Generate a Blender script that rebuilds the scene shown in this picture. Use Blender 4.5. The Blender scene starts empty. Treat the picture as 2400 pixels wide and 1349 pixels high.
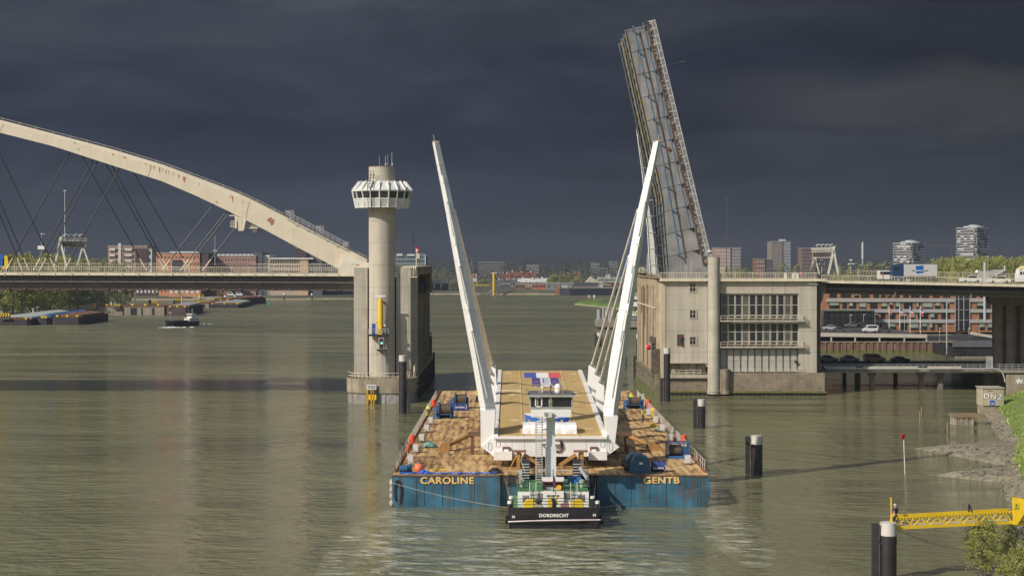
import bpy, bmesh, math, random
from mathutils import Vector, Matrix, noise
R = math.radians
random.seed(7)
SC = bpy.context.scene
COL = SC.collection
# ---------------------------------------------------------------- camera
F, HY, HC = 3500., 614., 25.          # focal length in photo pixels, horizon row, eye height above the water
cam = bpy.data.cameras.new('camera')
cam.sensor_width = 36; cam.lens = 36 * F / 2400
cam.shift_y = (HY - 674.5) / 2400 * 1.0
cam.clip_start = 1; cam.clip_end = 40000
co = bpy.data.objects.new('camera', cam); COL.objects.link(co)
co.location = (0, 0, HC); co.rotation_euler = (R(90), 0, 0)
SC.camera = co
# ---------------------------------------------------------------- world, sun, exposure
SUN_AZ, SUN_EL = 52., 36.             # to the left of, and behind, the viewer
W = bpy.data.worlds.new('World'); SC.world = W; W.use_nodes = True
nt = W.node_tree; nt.nodes.clear()
def N(tree, typ, **kw):
    n = tree.nodes.new(typ)
    for k, v in kw.items():
        if k[0] == 'i' and k[1:].isdigit(): n.inputs[int(k[1:])].default_value = v
        else: setattr(n, k, v)
    return n
def mth(tree, op, a, b=None, clamp=False):
    n = tree.nodes.new('ShaderNodeMath'); n.operation = op; n.use_clamp = clamp
    for i, x in enumerate((a, b)):
        if x is None: continue
        if isinstance(x, (int, float)): n.inputs[i].default_value = x
        else: tree.links.new(x, n.inputs[i])
    return n.outputs[0]
def ramp(tree, fac, stops, mode='LINEAR'):
    n = tree.nodes.new('ShaderNodeValToRGB'); n.color_ramp.interpolation = mode
    e = n.color_ramp.elements
    while len(e) < len(stops): e.new(.5)
    for el, (p, c) in zip(e, stops):
        el.position = p; el.color = (*c, 1) if len(c) == 3 else c
    tree.links.new(fac, n.inputs[0]); return n.outputs[0]
sky = N(nt, 'ShaderNodeTexSky', sky_type='NISHITA', sun_disc=False, sun_elevation=R(SUN_EL),
        sun_rotation=R(180 + SUN_AZ), altitude=20, air_density=1.2, dust_density=1.5)
bg1 = N(nt, 'ShaderNodeBackground'); bg1.inputs[1].default_value = .1
nt.links.new(sky.outputs[0], bg1.inputs[0])
tc = N(nt, 'ShaderNodeTexCoord'); sep = N(nt, 'ShaderNodeSeparateXYZ')
nt.links.new(tc.outputs['Generated'], sep.inputs[0])
X_, Y_, Z_ = sep.outputs
mp = N(nt, 'ShaderNodeMapping'); mp.inputs['Scale'].default_value = (2.2, 2.2, 13); mp.inputs['Rotation'].default_value = (0, R(-2.5), 0)
nt.links.new(tc.outputs['Generated'], mp.inputs[0])
n1 = N(nt, 'ShaderNodeTexNoise'); n1.inputs['Scale'].default_value = 1.35; n1.inputs['Detail'].default_value = 4
n1.inputs['Roughness'].default_value = .45; n1.inputs['Distortion'].default_value = .35
nt.links.new(mp.outputs[0], n1.inputs[0])
# the storm front: bands by height, drifted by noise
h = mth(nt, 'ADD', Z_, mth(nt, 'MULTIPLY', mth(nt, 'SUBTRACT', n1.outputs[0], .5), .12))
h = mth(nt, 'ADD', h, mth(nt, 'MULTIPLY', X_, -.06))
hh = mth(nt, 'MULTIPLY', h, 3.2, True)
cl = ramp(nt, hh, [(0., (.064, .075, .100)), (.10, (.070, .080, .104)), (.23, (.062, .071, .094)), (.335, (.043, .050, .076)),
                   (.47, (.072, .078, .096)), (.60, (.088, .093, .108)), (.78, (.11, .115, .13)), (1, (.17, .175, .19))])
hi = N(nt, 'ShaderNodeMapRange', interpolation_type='SMOOTHSTEP'); hi.inputs[1].default_value = .22; hi.inputs[2].default_value = .62; nt.links.new(Z_, hi.inputs[0])   # the cloud thins overhead
mh = N(nt, 'ShaderNodeMixRGB'); nt.links.new(hi.outputs[0], mh.inputs[0]); nt.links.new(cl, mh.inputs[1]); mh.inputs[2].default_value = (.50, .47, .42, 1); cl = mh.outputs[0]
# darker towards the right
dk = mth(nt, 'SUBTRACT', .68, mth(nt, 'MULTIPLY', mth(nt, 'ADD', X_, .12, True), .85))
mx = N(nt, 'ShaderNodeMixRGB', blend_type='MULTIPLY'); mx.inputs[0].default_value = 1
cmb = N(nt, 'ShaderNodeCombineColor')
for i, k_ in enumerate((.88, .985, 1.15)): nt.links.new(mth(nt, 'MULTIPLY', dk, k_), cmb.inputs[i])
nt.links.new(cl, mx.inputs[1]); nt.links.new(cmb.outputs[0], mx.inputs[2])
# streaky cloud texture: torn bands of lighter and darker vapour
mp2 = N(nt, 'ShaderNodeMapping'); mp2.inputs['Scale'].default_value = (3.2, 3.2, 15); mp2.inputs['Rotation'].default_value = (0, R(4), 0); mp2.inputs['Location'].default_value = (3.1, 0, 1.7)
nt.links.new(tc.outputs['Generated'], mp2.inputs[0])
n2 = N(nt, 'ShaderNodeTexNoise'); n2.inputs['Scale'].default_value = 2.1; n2.inputs['Detail'].default_value = 7; n2.inputs['Roughness'].default_value = .58; n2.inputs['Distortion'].default_value = .8
nt.links.new(mp2.outputs[0], n2.inputs[0])
tx = ramp(nt, n2.outputs[0], [(.30, (.64, .66, .70)), (.46, (.92, .93, .96)), (.56, (1.1, 1.09, 1.06)), (.74, (1.6, 1.53, 1.42))])
mx3 = N(nt, 'ShaderNodeMixRGB', blend_type='MULTIPLY'); mx3.inputs[0].default_value = 1; nt.links.new(mx.outputs[0], mx3.inputs[1]); nt.links.new(tx, mx3.inputs[2]); mx = mx3
# a paler bank low on the right, with a dark edge above it
bx_ = N(nt, 'ShaderNodeMapRange', interpolation_type='SMOOTHSTEP'); bx_.inputs[1].default_value = .07; bx_.inputs[2].default_value = .24; nt.links.new(X_, bx_.inputs[0])
zc_ = mth(nt, 'ADD', Z_, mth(nt, 'MULTIPLY', mth(nt, 'SUBTRACT', n2.outputs[0], .5), .06))
up_ = N(nt, 'ShaderNodeMapRange', interpolation_type='SMOOTHSTEP'); up_.inputs[1].default_value = .055; up_.inputs[2].default_value = .112; nt.links.new(zc_, up_.inputs[0])
dn_ = N(nt, 'ShaderNodeMapRange', interpolation_type='SMOOTHSTEP'); dn_.inputs[1].default_value = .132; dn_.inputs[2].default_value = .112; nt.links.new(zc_, dn_.inputs[0])
bk_ = mth(nt, 'MULTIPLY', bx_.outputs[0], mth(nt, 'MULTIPLY', up_.outputs[0], dn_.outputs[0]))
add_ = N(nt, 'ShaderNodeMixRGB', blend_type='ADD'); nt.links.new(bk_, add_.inputs[0]); nt.links.new(mx.outputs[0], add_.inputs[1]); add_.inputs[2].default_value = (.030, .027, .020, 1); mx = add_
bg2 = N(nt, 'ShaderNodeBackground'); nt.links.new(mx.outputs[0], bg2.inputs[0]); bg2.inputs[1].default_value = 1
mask = N(nt, 'ShaderNodeMapRange', interpolation_type='SMOOTHSTEP'); mask.inputs[1].default_value = -.15; mask.inputs[2].default_value = .35
nt.links.new(Y_, mask.inputs[0])
ms = N(nt, 'ShaderNodeMixShader'); nt.links.new(mask.outputs[0], ms.inputs[0])
nt.links.new(bg1.outputs[0], ms.inputs[1]); nt.links.new(bg2.outputs[0], ms.inputs[2])
wo = N(nt, 'ShaderNodeOutputWorld'); nt.links.new(ms.outputs[0], wo.inputs[0])
sl = bpy.data.lights.new('sun', 'SUN'); sl.energy = 4.8; sl.angle = R(.5); sl.color = (1, .93, .82)
so = bpy.data.objects.new('sun', sl); COL.objects.link(so)
to_sun = Vector((-math.sin(R(SUN_AZ)) * math.cos(R(SUN_EL)), -math.cos(R(SUN_AZ)) * math.cos(R(SUN_EL)), math.sin(R(SUN_EL))))
so.rotation_euler = to_sun.to_track_quat('Z', 'Y').to_euler(); so.location = to_sun * 300
vs = SC.view_settings; vs.view_transform = 'Standard'; vs.look = 'None'; vs.gamma = 1; vs.use_curve_mapping = False; vs.exposure = 0
SC.cycles.max_bounces = 6; SC.cycles.use_denoising = True

# ---------------------------------------------------------------- helpers
def gx(px, Y): return (px - 1200) * Y / F
def gz(py, Y): return HC - (py - HY) * Y / F
def at(px, py, Y): return Vector((gx(px, Y), Y, gz(py, Y)))
def gy(py, z=0): return (HC - z) * F / (py - HY)
def on(px, py, z=0):
    Y = gy(py, z); return Vector((gx(px, Y), Y, z))
class MB:
    def __init__(s): s.v = []; s.f = []; s.mi = []
    def mesh(s, vs, fs, m=0):
        n = len(s.v); s.v += [Vector(p) for p in vs]
        for f in fs: s.f.append([n + i for i in f]); s.mi.append(m)
        return s
    def face(s, pts, m=0): return s.mesh(pts, [range(len(pts))], m)
    def box(s, x0, x1, y0, y1, z0, z1, m=0):
        return s.mesh([(x, y, z) for z in (z0, z1) for y in (y0, y1) for x in (x0, x1)],
                      [(0, 2, 3, 1), (4, 5, 7, 6), (0, 1, 5, 4), (2, 6, 7, 3), (0, 4, 6, 2), (1, 3, 7, 5)], m)
    def obox(s, c, sx, sy, sz, rz=0, m=0, base=True):
        c = Vector(c); q = Matrix.Rotation(rz, 3, 'Z'); z0 = 0 if base else -sz / 2
        return s.mesh([c + q @ Vector((x * sx / 2, y * sy / 2, z0 + z * sz)) for z in (0, 1) for y in (-1, 1) for x in (-1, 1)],
                      [(0, 2, 3, 1), (4, 5, 7, 6), (0, 1, 5, 4), (2, 6, 7, 3), (0, 4, 6, 2), (1, 3, 7, 5)], m)
    def frame(s, a, b, up=(0, 0, 1)):
        d = (Vector(b) - Vector(a)).normalized(); u = Vector(up)
        if abs(d.dot(u)) > .98: u = Vector((0, 1, 0))
        r = d.cross(u).normalized(); return d, r, r.cross(d)
    def bar(s, a, b, w, h=None, m=0, up=(0, 0, 1), w2=None, h2=None):
        h = h or w; w2 = w2 or w; h2 = h2 or (h if w2 == w else h * w2 / w); a = Vector(a); b = Vector(b); d, r, u = s.frame(a, b, up)
        vs = [p + r * (i * ww / 2) + u * (j * hh_ / 2) for p, ww, hh_ in ((a, w, h), (b, w2, h2)) for i, j in ((-1, -1), (1, -1), (1, 1), (-1, 1))]
        return s.mesh(vs, [(0, 1, 2, 3), (7, 6, 5, 4), (0, 4, 5, 1), (1, 5, 6, 2), (2, 6, 7, 3), (3, 7, 4, 0)], m)
    def cyl(s, a, b, r, r2=None, n=12, m=0, cap=True):
        r2 = r if r2 is None else r2; a = Vector(a); b = Vector(b); d, x, y = s.frame(a, b)
        vs = []
        for p, q in ((a, r), (b, r2)):
            vs += [p + x * (q * math.cos(2 * math.pi * i / n)) + y * (q * math.sin(2 * math.pi * i / n)) for i in range(n)]
        fs = [(i, (i + 1) % n, n + (i + 1) % n, n + i) for i in range(n)]
        if cap: fs += [tuple(range(n))[::-1], tuple(range(n, 2 * n))]
        return s.mesh(vs, fs, m)
    def tube(s, pts, r, n=5, m=0):
        for a, b in zip(pts, pts[1:]): s.cyl(a, b, r, n=n, m=m)
        return s
    def prism(s, poly, ax, a, b, m=0):
        k = {'x': lambda p, t: (t, p[0], p[1]), 'y': lambda p, t: (p[0], t, p[1]), 'z': lambda p, t: (p[0], p[1], t)}[ax]
        n = len(poly); vs = [k(p, t) for t in (a, b) for p in poly]
        return s.mesh(vs, [tuple(range(n)), tuple(range(2 * n - 1, n - 1, -1))] + [(i, (i + 1) % n, n + (i + 1) % n, n + i) for i in range(n)], m)
    def lathe(s, c, prof, n=24, m=0):
        c = Vector(c); vs = [c + Vector((r * math.cos(2 * math.pi * i / n), r * math.sin(2 * math.pi * i / n), z)) for r, z in prof for i in range(n)]
        fs = [(k * n + i, k * n + (i + 1) % n, (k + 1) * n + (i + 1) % n, (k + 1) * n + i) for k in range(len(prof) - 1) for i in range(n)]
        fs += [tuple(range(n))[::-1], tuple(range((len(prof) - 1) * n, len(prof) * n))]
        return s.mesh(vs, fs, m)
    def loft(s, rings, m=0, cap=True):
        n = len(rings[0]); vs = [p for r in rings for p in r]
        fs = [(k * n + i, k * n + (i + 1) % n, (k + 1) * n + (i + 1) % n, (k + 1) * n + i) for k in range(len(rings) - 1) for i in range(n)]
        if cap: fs += [tuple(range(n))[::-1], tuple(range((len(rings) - 1) * n, len(rings) * n))]
        return s.mesh(vs, fs, m)
    def ball(s, c, r, n=10, m=0, sz=1):
        return s.lathe(c, [(r * math.sin(math.pi * k / 8), -sz * r * math.cos(math.pi * k / 8)) for k in range(1, 8)], n, m)
    def rail(s, pts, h, bars=2, post=2., r=.03, m=0):
        """hand rail along a polyline: posts and horizontal bars"""
        pts = [Vector(p) for p in pts]; Z = Vector((0, 0, 1))
        for a, b in zip(pts, pts[1:]):
            for k in range(bars): s.bar(a + Z * h * (k + 1) / bars, b + Z * h * (k + 1) / bars, 2 * r, m=m)
            n = max(1, round((b - a).length / post))
            for i in range(n + 1):
                p = a.lerp(b, i / n); s.bar(p, p + Z * h, 2 * r, m=m)
        return s
    def build(s, name, mats, parent=None, smooth=False, base=None, label=None, cat=None, group=None, kind=None):
        me = bpy.data.meshes.new(name)
        if parent is not None: org = ORG[parent.name]
        elif base is not None: org = Vector(base)
        else:
            xs = [v.x for v in s.v]; ys = [v.y for v in s.v]; org = Vector(((min(xs) + max(xs)) / 2, (min(ys) + max(ys)) / 2, min(v.z for v in s.v)))
        me.from_pydata([v - org for v in s.v], [], s.f)
        for m in (mats if isinstance(mats, (list, tuple)) else [mats]): me.materials.append(m)
        me.polygons.foreach_set('material_index', s.mi)
        bm = bmesh.new(); bm.from_mesh(me); bmesh.ops.recalc_face_normals(bm, faces=bm.faces); bm.to_mesh(me); bm.free()
        if smooth:
            me.polygons.foreach_set('use_smooth', [True] * len(me.polygons)); me.set_sharp_from_angle(angle=R(38))
        o = bpy.data.objects.new(name, me); COL.objects.link(o)
        if parent is not None: o.parent = parent
        else: o.location = org
        ORG[o.name] = org
        return tag(o, label, cat, group, kind)
ORG = {}
def tag(o, label=None, cat=None, group=None, kind=None):
    for k, v in (('label', label), ('category', cat), ('group', group), ('kind', kind)):
        if v: o[k] = v
    return o
def thing(name, label, cat, loc=(0, 0, 0), group=None):
    o = bpy.data.objects.new(name, None); COL.objects.link(o); o.empty_display_size = .3
    o.location = loc; ORG[o.name] = Vector(loc)
    return tag(o, label, cat, group)
def dup(o, loc=None, rz=None, label=None, scale=None, parent=None):
    c = o.copy(); COL.objects.link(c); ORG[c.name] = Vector(loc) if loc is not None else ORG[o.name]
    if parent is not None: c.parent = parent
    if loc is not None: c.location = loc
    if rz is not None: c.rotation_euler = (0, 0, rz)
    if label: c['label'] = label
    if scale is not None: c.scale = scale if not isinstance(scale, (int, float)) else (scale,) * 3
    for ch in list(o.children): dup(ch, parent=c)
    return c
def text(s, size, loc, mat, parent, rot=(R(90), 0, 0), name='lettering', sx=1, bold=0., align='CENTER', ext=.012, space=None):
    cu = bpy.data.curves.new(name, 'FONT'); cu.body = s; cu.size = size; cu.align_x = align; cu.align_y = 'CENTER'; cu.extrude = ext; cu.space_character = 1.0 + 2.2 * (bold if space is None else space) / size
    t = bpy.data.objects.new('tmp', cu); COL.objects.link(t)
    me = bpy.data.meshes.new_from_object(t.evaluated_get(bpy.context.evaluated_depsgraph_get()))
    bpy.data.objects.remove(t); bpy.data.curves.remove(cu)
    if bold:          # heavier strokes: the same outlines shifted sideways and laid 1 mm apart
        bm = bmesh.new()
        for dx, dy, k in ((-bold, 0, 0), (bold, 0, 1), (0, bold * .6, 2), (0, -bold * .6, 3), (0, 0, 4)):
            n0 = len(bm.verts); bm.from_mesh(me); bm.verts.ensure_lookup_table()
            for v in bm.verts[n0:]: v.co += Vector((dx, dy, .0012 * k))
        bm.to_mesh(me); bm.free()
    M_ = Matrix.Translation(Vector(loc) - ORG[parent.name]) @ Matrix.Rotation(rot[2], 4, 'Z') @ Matrix.Rotation(rot[1], 4, 'Y') @ Matrix.Rotation(rot[0], 4, 'X') @ Matrix.Diagonal((sx, 1, 1, 1))
    me.transform(M_); me.materials.clear(); me.materials.append(mat); me.name = name
    o = bpy.data.objects.new(name, me); COL.objects.link(o); o.parent = parent; ORG[o.name] = ORG[parent.name]
    return o
MATS = {}
def mat(name, col, rough=.6, var=.22, scale=.6, metal=0., streak=0., rust=0., rcol=(.16, .055, .02), col2=None, bump=0., joint=0., brick=None, emit=0., spec=.5, rscale=1., dirt=None):
    """procedural surface: noise mottling, vertical streaks, rust patches, formwork joints, bricks"""
    if name in MATS: return MATS[name]
    m = bpy.data.materials.new(name); m.use_nodes = True; t = m.node_tree; b = t.nodes['Principled BSDF']; MATS[name] = m
    b.inputs['Roughness'].default_value = rough; b.inputs['Metallic'].default_value = metal; b.inputs['Specular IOR Level'].default_value = spec
    tcn = N(t, 'ShaderNodeTexCoord'); src = tcn.outputs['Object']
    def nz(sc, scl=(1, 1, 1), det=4, rgh=.55):
        mpn = N(t, 'ShaderNodeMapping'); mpn.inputs['Scale'].default_value = scl; t.links.new(src, mpn.inputs[0])
        n = N(t, 'ShaderNodeTexNoise'); n.inputs['Scale'].default_value = sc; n.inputs['Detail'].default_value = det; n.inputs['Roughness'].default_value = rgh
        t.links.new(mpn.outputs[0], n.inputs[0]); return n.outputs[0]
    def mix(f, a, c2, mode='MIX'):
        n = N(t, 'ShaderNodeMixRGB', blend_type=mode)
        for i, x in ((0, f), (1, a), (2, c2)):
            if isinstance(x, (int, float)): n.inputs[i].default_value = x
            elif isinstance(x, tuple): n.inputs[i].default_value = (*x, 1)
            else: t.links.new(x, n.inputs[i])
        return n.outputs[0]
    lo = tuple(max(0, c * (1 - var)) for c in col); hi = tuple(min(.95, c * (1 + var)) for c in (col2 or col))
    f0 = nz(scale); c = ramp(t, f0, [(.3, lo), (.7, hi)])
    if brick:
        bk = N(t, 'ShaderNodeTexBrick'); bk.inputs['Scale'].default_value = 1; bk.inputs['Brick Width'].default_value = brick[0]; bk.inputs['Row Height'].default_value = brick[1]
        bk.inputs['Mortar Size'].default_value = brick[2]; bk.inputs['Color1'].default_value = (1, 1, 1, 1); bk.inputs['Color2'].default_value = (.8, .8, .8, 1); bk.inputs['Mortar'].default_value = (brick[3],) * 3 + (1,)
        sp = N(t, 'ShaderNodeSeparateXYZ'); t.links.new(src, sp.inputs[0]); cb = N(t, 'ShaderNodeCombineXYZ')
        t.links.new(mth(t, 'ADD', sp.outputs[0], sp.outputs[1]), cb.inputs[0]); t.links.new(sp.outputs[2], cb.inputs[1]); t.links.new(cb.outputs[0], bk.inputs[0])
        c = mix(1., c, bk.outputs[0], 'MULTIPLY')
    if streak:
        s_ = nz(1., (1.6, 1.6, .05), 3); c = mix(mth(t, 'MULTIPLY', ramp(t, s_, [(.45, (0, 0, 0)), (.72, (1, 1, 1))]), streak), c, dirt or tuple(x * .35 for x in col))
    if rust:
        r1 = nz(.45 * rscale, (1, 1, .35), 6, .65); c = mix(ramp(t, r1, [(.62 - .3 * rust, (0, 0, 0)), (.74 - .25 * rust, (1, 1, 1))]), c, rcol)
    if joint:
        sp = N(t, 'ShaderNodeSeparateXYZ'); t.links.new(src, sp.inputs[0])
        j = mth(t, 'LESS_THAN', mth(t, 'FRACT', mth(t, 'DIVIDE', sp.outputs[2], joint)), .09 / joint)
        c = mix(mth(t, 'MULTIPLY', j, .5), c, tuple(x * .4 for x in col))
    t.links.new(c, b.inputs['Base Color'])
    if bump:
        bn = N(t, 'ShaderNodeBump'); bn.inputs['Strength'].default_value = bump; bn.inputs['Distance'].default_value = .05
        t.links.new(nz(scale * 6), bn.inputs['Height']); t.links.new(bn.outputs[0], b.inputs['Normal'])
    if emit: t.links.new(c, b.inputs['Emission Color']); b.inputs['Emission Strength'].default_value = emit
    return m
CONC = mat('concrete', (.42, .382, .315), .85, .14, .35, streak=.5, joint=4.1, bump=.2, dirt=(.17, .14, .1))
CONC2 = mat('concrete_smooth', (.45, .408, .33), .85, .1, .3, streak=.38, joint=4.0, bump=.15, dirt=(.22, .18, .12))
CONCD = mat('concrete_stained', (.30, .25, .175), .9, .25, .5, streak=.65, bump=.3, dirt=(.07, .06, .045))
CONCDK = mat('concrete_dark', (.11, .105, .085), .5, .3, .6, streak=.5)  # darker streaked concrete, a little smoother
ALGAE = mat('algae', (.12, .13, .03), .7, .4, 2)
CREAM = mat('cream_paint', (.62, .545, .415), .55, .06, .4, streak=.14, dirt=(.33, .22, .12), rscale=.8)
RAILP = mat('rail_paint', (.66, .59, .45), .6, .12, .5, streak=.3, dirt=(.3, .19, .1))
GIRD = mat('girder_grey', (.085, .075, .075), .5, .18, .3, streak=.25)
GIRD2 = mat('girder_brown', (.13, .10, .095), .5, .16, .2, streak=.25)
DARK = mat('dark_steel', (.025, .026, .03), .45, .2, 1)
BLACK = mat('black_paint', (.012, .012, .014), .35, .3, .8)
GLASS = mat('dark_glass', (.02, .022, .026), .08, .4, .35, spec=.8)
WHITE = mat('white_paint', (.78, .76, .73), .4, .05, .3, streak=.1)
WHITEP = mat('pylon_white', (.70, .695, .68), .4, .05, .5, streak=.25, joint=5.2, dirt=(.5, .47, .42))
WHITE2 = mat('white_weathered', (.60, .60, .57), .5, .1, .6, streak=.25)
GREY = mat('grey_paint', (.42, .44, .44), .5, .1, .6, streak=.2)
GALV = mat('galvanised', (.5, .5, .49), .45, .12, 2, metal=.3)
YEL = mat('yellow_paint', (.75, .50, .02), .45, .1, .6, streak=.15)
ORANGE = mat('orange_plastic', (.75, .09, .03), .5, .1, 1)
RED = mat('red_paint', (.6, .02, .03), .5, .1, 1)
BLUE = mat('blue_paint', (.03, .10, .22), .45, .25, .7, streak=.2)
BLUEB = mat('blue_tarp', (.02, .10, .48), .5, .2, .7)
TAN = mat('tan_steel', (.36, .19, .06), .55, .2, .6, streak=.3)
RUST = mat('rusty_steel', (.17, .075, .035), .8, .45, 1.1, bump=.3)
ROPE = mat('rope', (.34, .30, .22), .8, .2, 3)
BRICKP = mat('pier_brick', (.29, .235, .165), .9, .25, .5, brick=(.9, .38, .05, .55), bump=.3, streak=.3)
TYRE = mat('tyre_rubber', (.02, .02, .02), .8, .2, 2)
# ================================================================ SETTING
# ---- water
wm = bpy.data.materials.new('river_water'); wm.use_nodes = True; t = wm.node_tree; b = t.nodes['Principled BSDF']
tcn = N(t, 'ShaderNodeTexCoord')
def wn(sx, sy, sc, det=3, rot=0, dist=0.):
    mpn = N(t, 'ShaderNodeMapping'); mpn.inputs['Scale'].default_value = (sx, sy, 1); mpn.inputs['Rotation'].default_value = (0, 0, rot)
    t.links.new(tcn.outputs['Object'], mpn.inputs[0])
    n = N(t, 'ShaderNodeTexNoise'); n.inputs['Scale'].default_value = sc; n.inputs['Detail'].default_value = det; n.inputs['Distortion'].default_value = dist
    t.links.new(mpn.outputs[0], n.inputs[0]); return n.outputs[0]
big = wn(.35, 1, .012, 3, R(8), .4); mid = wn(.3, 1, .06, 4, R(-6), .5)
c = ramp(t, mth(t, 'ADD', mth(t, 'MULTIPLY', big, .6), mth(t, 'MULTIPLY', mid, .4)), [(.36, (.112, .113, .059)), (.5, (.148, .146, .075)), (.64, (.182, .175, .094))])
t.links.new(c, b.inputs['Base Color']);  b.inputs['IOR'].default_value = 1.47
hgt = mth(t, 'ADD', mth(t, 'MULTIPLY', wn(.45, 1, .16, 4, R(6), .6), .55), mth(t, 'MULTIPLY', wn(.42, 1, .85, 5, R(-7), .4), .50))
hgt = mth(t, 'ADD', hgt, mth(t, 'MULTIPLY', wn(.7, 1, 2.6, 2, R(15)), .07))
hgt = mth(t, 'ADD', hgt, mth(t, 'MULTIPLY', wn(.28, 1, .05, 5, R(5), .7), 1.3))
# gusts: calmer and rougher sheets; churned water behind the tug and along the barge
gust = wn(.3, 1, .022, 3, R(10), .8)
hgt = mth(t, 'MULTIPLY', hgt, ramp(t, gust, [(.34, (.55, .55, .55)), (.62, (1.7, 1.7, 1.7))]))
spw = N(t, 'ShaderNodeSeparateXYZ'); t.links.new(tcn.outputs['Object'], spw.inputs[0])
rgh = N(t, 'ShaderNodeMapRange'); rgh.inputs[1].default_value = 250; rgh.inputs[2].default_value = 650; rgh.inputs[3].default_value = .045; rgh.inputs[4].default_value = .30; t.links.new(spw.outputs[1], rgh.inputs[0]); t.links.new(rgh.outputs[0], b.inputs['Roughness'])     # open water beyond the bridge is rougher
amp = N(t, 'ShaderNodeMapRange'); amp.inputs[1].default_value = 270; amp.inputs[2].default_value = 700; amp.inputs[3].default_value = 1.; amp.inputs[4].default_value = 4.5; t.links.new(spw.outputs[1], amp.inputs[0]); hgt = mth(t, 'MULTIPLY', hgt, amp.outputs[0])
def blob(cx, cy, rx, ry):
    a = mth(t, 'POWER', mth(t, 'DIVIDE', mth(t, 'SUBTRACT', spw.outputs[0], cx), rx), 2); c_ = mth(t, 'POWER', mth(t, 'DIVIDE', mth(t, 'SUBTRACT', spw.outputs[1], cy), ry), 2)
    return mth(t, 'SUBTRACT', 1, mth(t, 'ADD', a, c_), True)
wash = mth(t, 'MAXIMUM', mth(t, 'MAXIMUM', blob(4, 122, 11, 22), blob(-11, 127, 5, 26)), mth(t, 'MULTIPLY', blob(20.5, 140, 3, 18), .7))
hgt = mth(t, 'ADD', hgt, mth(t, 'MULTIPLY', mth(t, 'MULTIPLY', wash, wn(.55, 1, .42, 5, R(20), 1.2)), .8))
# wash foam, with the white pylons' glints put into the colour as pale foam
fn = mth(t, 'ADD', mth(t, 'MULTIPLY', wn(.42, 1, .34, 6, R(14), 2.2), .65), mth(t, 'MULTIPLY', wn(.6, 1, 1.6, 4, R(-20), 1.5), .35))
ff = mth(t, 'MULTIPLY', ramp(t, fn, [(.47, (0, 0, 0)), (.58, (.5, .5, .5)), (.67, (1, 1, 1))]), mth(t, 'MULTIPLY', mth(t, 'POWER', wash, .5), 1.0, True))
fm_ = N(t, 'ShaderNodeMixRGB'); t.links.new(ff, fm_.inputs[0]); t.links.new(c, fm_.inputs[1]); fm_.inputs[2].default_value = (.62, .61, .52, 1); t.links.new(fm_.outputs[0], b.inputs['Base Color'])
bn = N(t, 'ShaderNodeBump'); bn.inputs['Strength'].default_value = 1.; bn.inputs['Distance'].default_value = .95
t.links.new(hgt, bn.inputs['Height']); t.links.new(bn.outputs[0], b.inputs['Normal'])
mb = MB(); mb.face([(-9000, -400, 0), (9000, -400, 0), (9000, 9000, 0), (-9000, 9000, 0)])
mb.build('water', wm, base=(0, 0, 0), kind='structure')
# ---- land
GRASS = mat('grass', (.15, .24, .035), .95, .4, .35, bump=.5, col2=(.12, .15, .04))
SOIL = mat('far_ground', (.075, .085, .045), .95, .45, .02, col2=(.10, .10, .065))
SAND = mat('sandy_shore', (.33, .28, .185), .95, .2, .15)
GRAVEL = mat('gravel', (.155, .132, .090), .95, .4, 1.6, bump=.8, col2=(.23, .20, .145))
STONE = mat('rip_rap', (.165, .15, .12), .9, .5, .8)
shore = [(-2500, 660), (-240, 640), (-205, 650), (-198, 720), (-222, 850), (-262, 985), (-185, 990), (-110, 1010), (-70, 1155), (45, 1148), (150, 1140),
         (150, 985), (75, 980), (58, 930), (54, 885), (60, 850), (66, 800), (76, 770), (78, 690), (62, 652), (58, 592), (78, 556), (92, 470), (92, 422), (131, 422), (134, 400), (146, 362), (114, 318), (112, 290), (3000, 290), (14000, 30000), (-14000, 30000)]
def land(name, pts, z, m, msk, skirt):
    mb = MB(); n = len(pts); mb.face([(x, y, z) for x, y in pts], 0)
    # outward normals for the sloping edge
    A = sum(pts[i][0] * pts[(i + 1) % n][1] - pts[(i + 1) % n][0] * pts[i][1] for i in range(n)); sg = 1 if A > 0 else -1
    out = []
    for i in range(n):
        a, p, c = Vector(pts[i - 1]), Vector(pts[i]), Vector(pts[(i + 1) % n])
        d1 = (p - a).normalized(); d2 = (c - p).normalized(); nn = (Vector((d1.y, -d1.x)) + Vector((d2.y, -d2.x)))
        nn = nn.normalized() * sg; out.append((p.x + nn.x * skirt, p.y + nn.y * skirt))
    mid = [((p[0] * .35 + o_[0] * .65), (p[1] * .35 + o_[1] * .65)) for p, o_ in zip(pts, out)]
    for i in range(n):
        j = (i + 1) % n; mb.face([(*pts[i], z), (*pts[j], z), (*mid[j], z * .35), (*mid[i], z * .35)], 0); mb.face([(*mid[i], z * .35), (*mid[j], z * .35), (*out[j], -1.2), (*out[i], -1.2)], 1)
    return mb.build(name, [m, msk], base=(0, 0, 0), kind='structure')
land('ground', shore, 2.4, SOIL, SAND, 7)
# green headland
hl = [(38.5, 878), (48, 843), (56.5, 797), (63, 745), (66, 700), (150, 700), (150, 985), (64, 985), (46, 930)]
HG = mat('headland_grass', (.10, .17, .03), .95, .25, .08)
land('headland', hl, 1.6, HG, SAND, 2.5)
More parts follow.
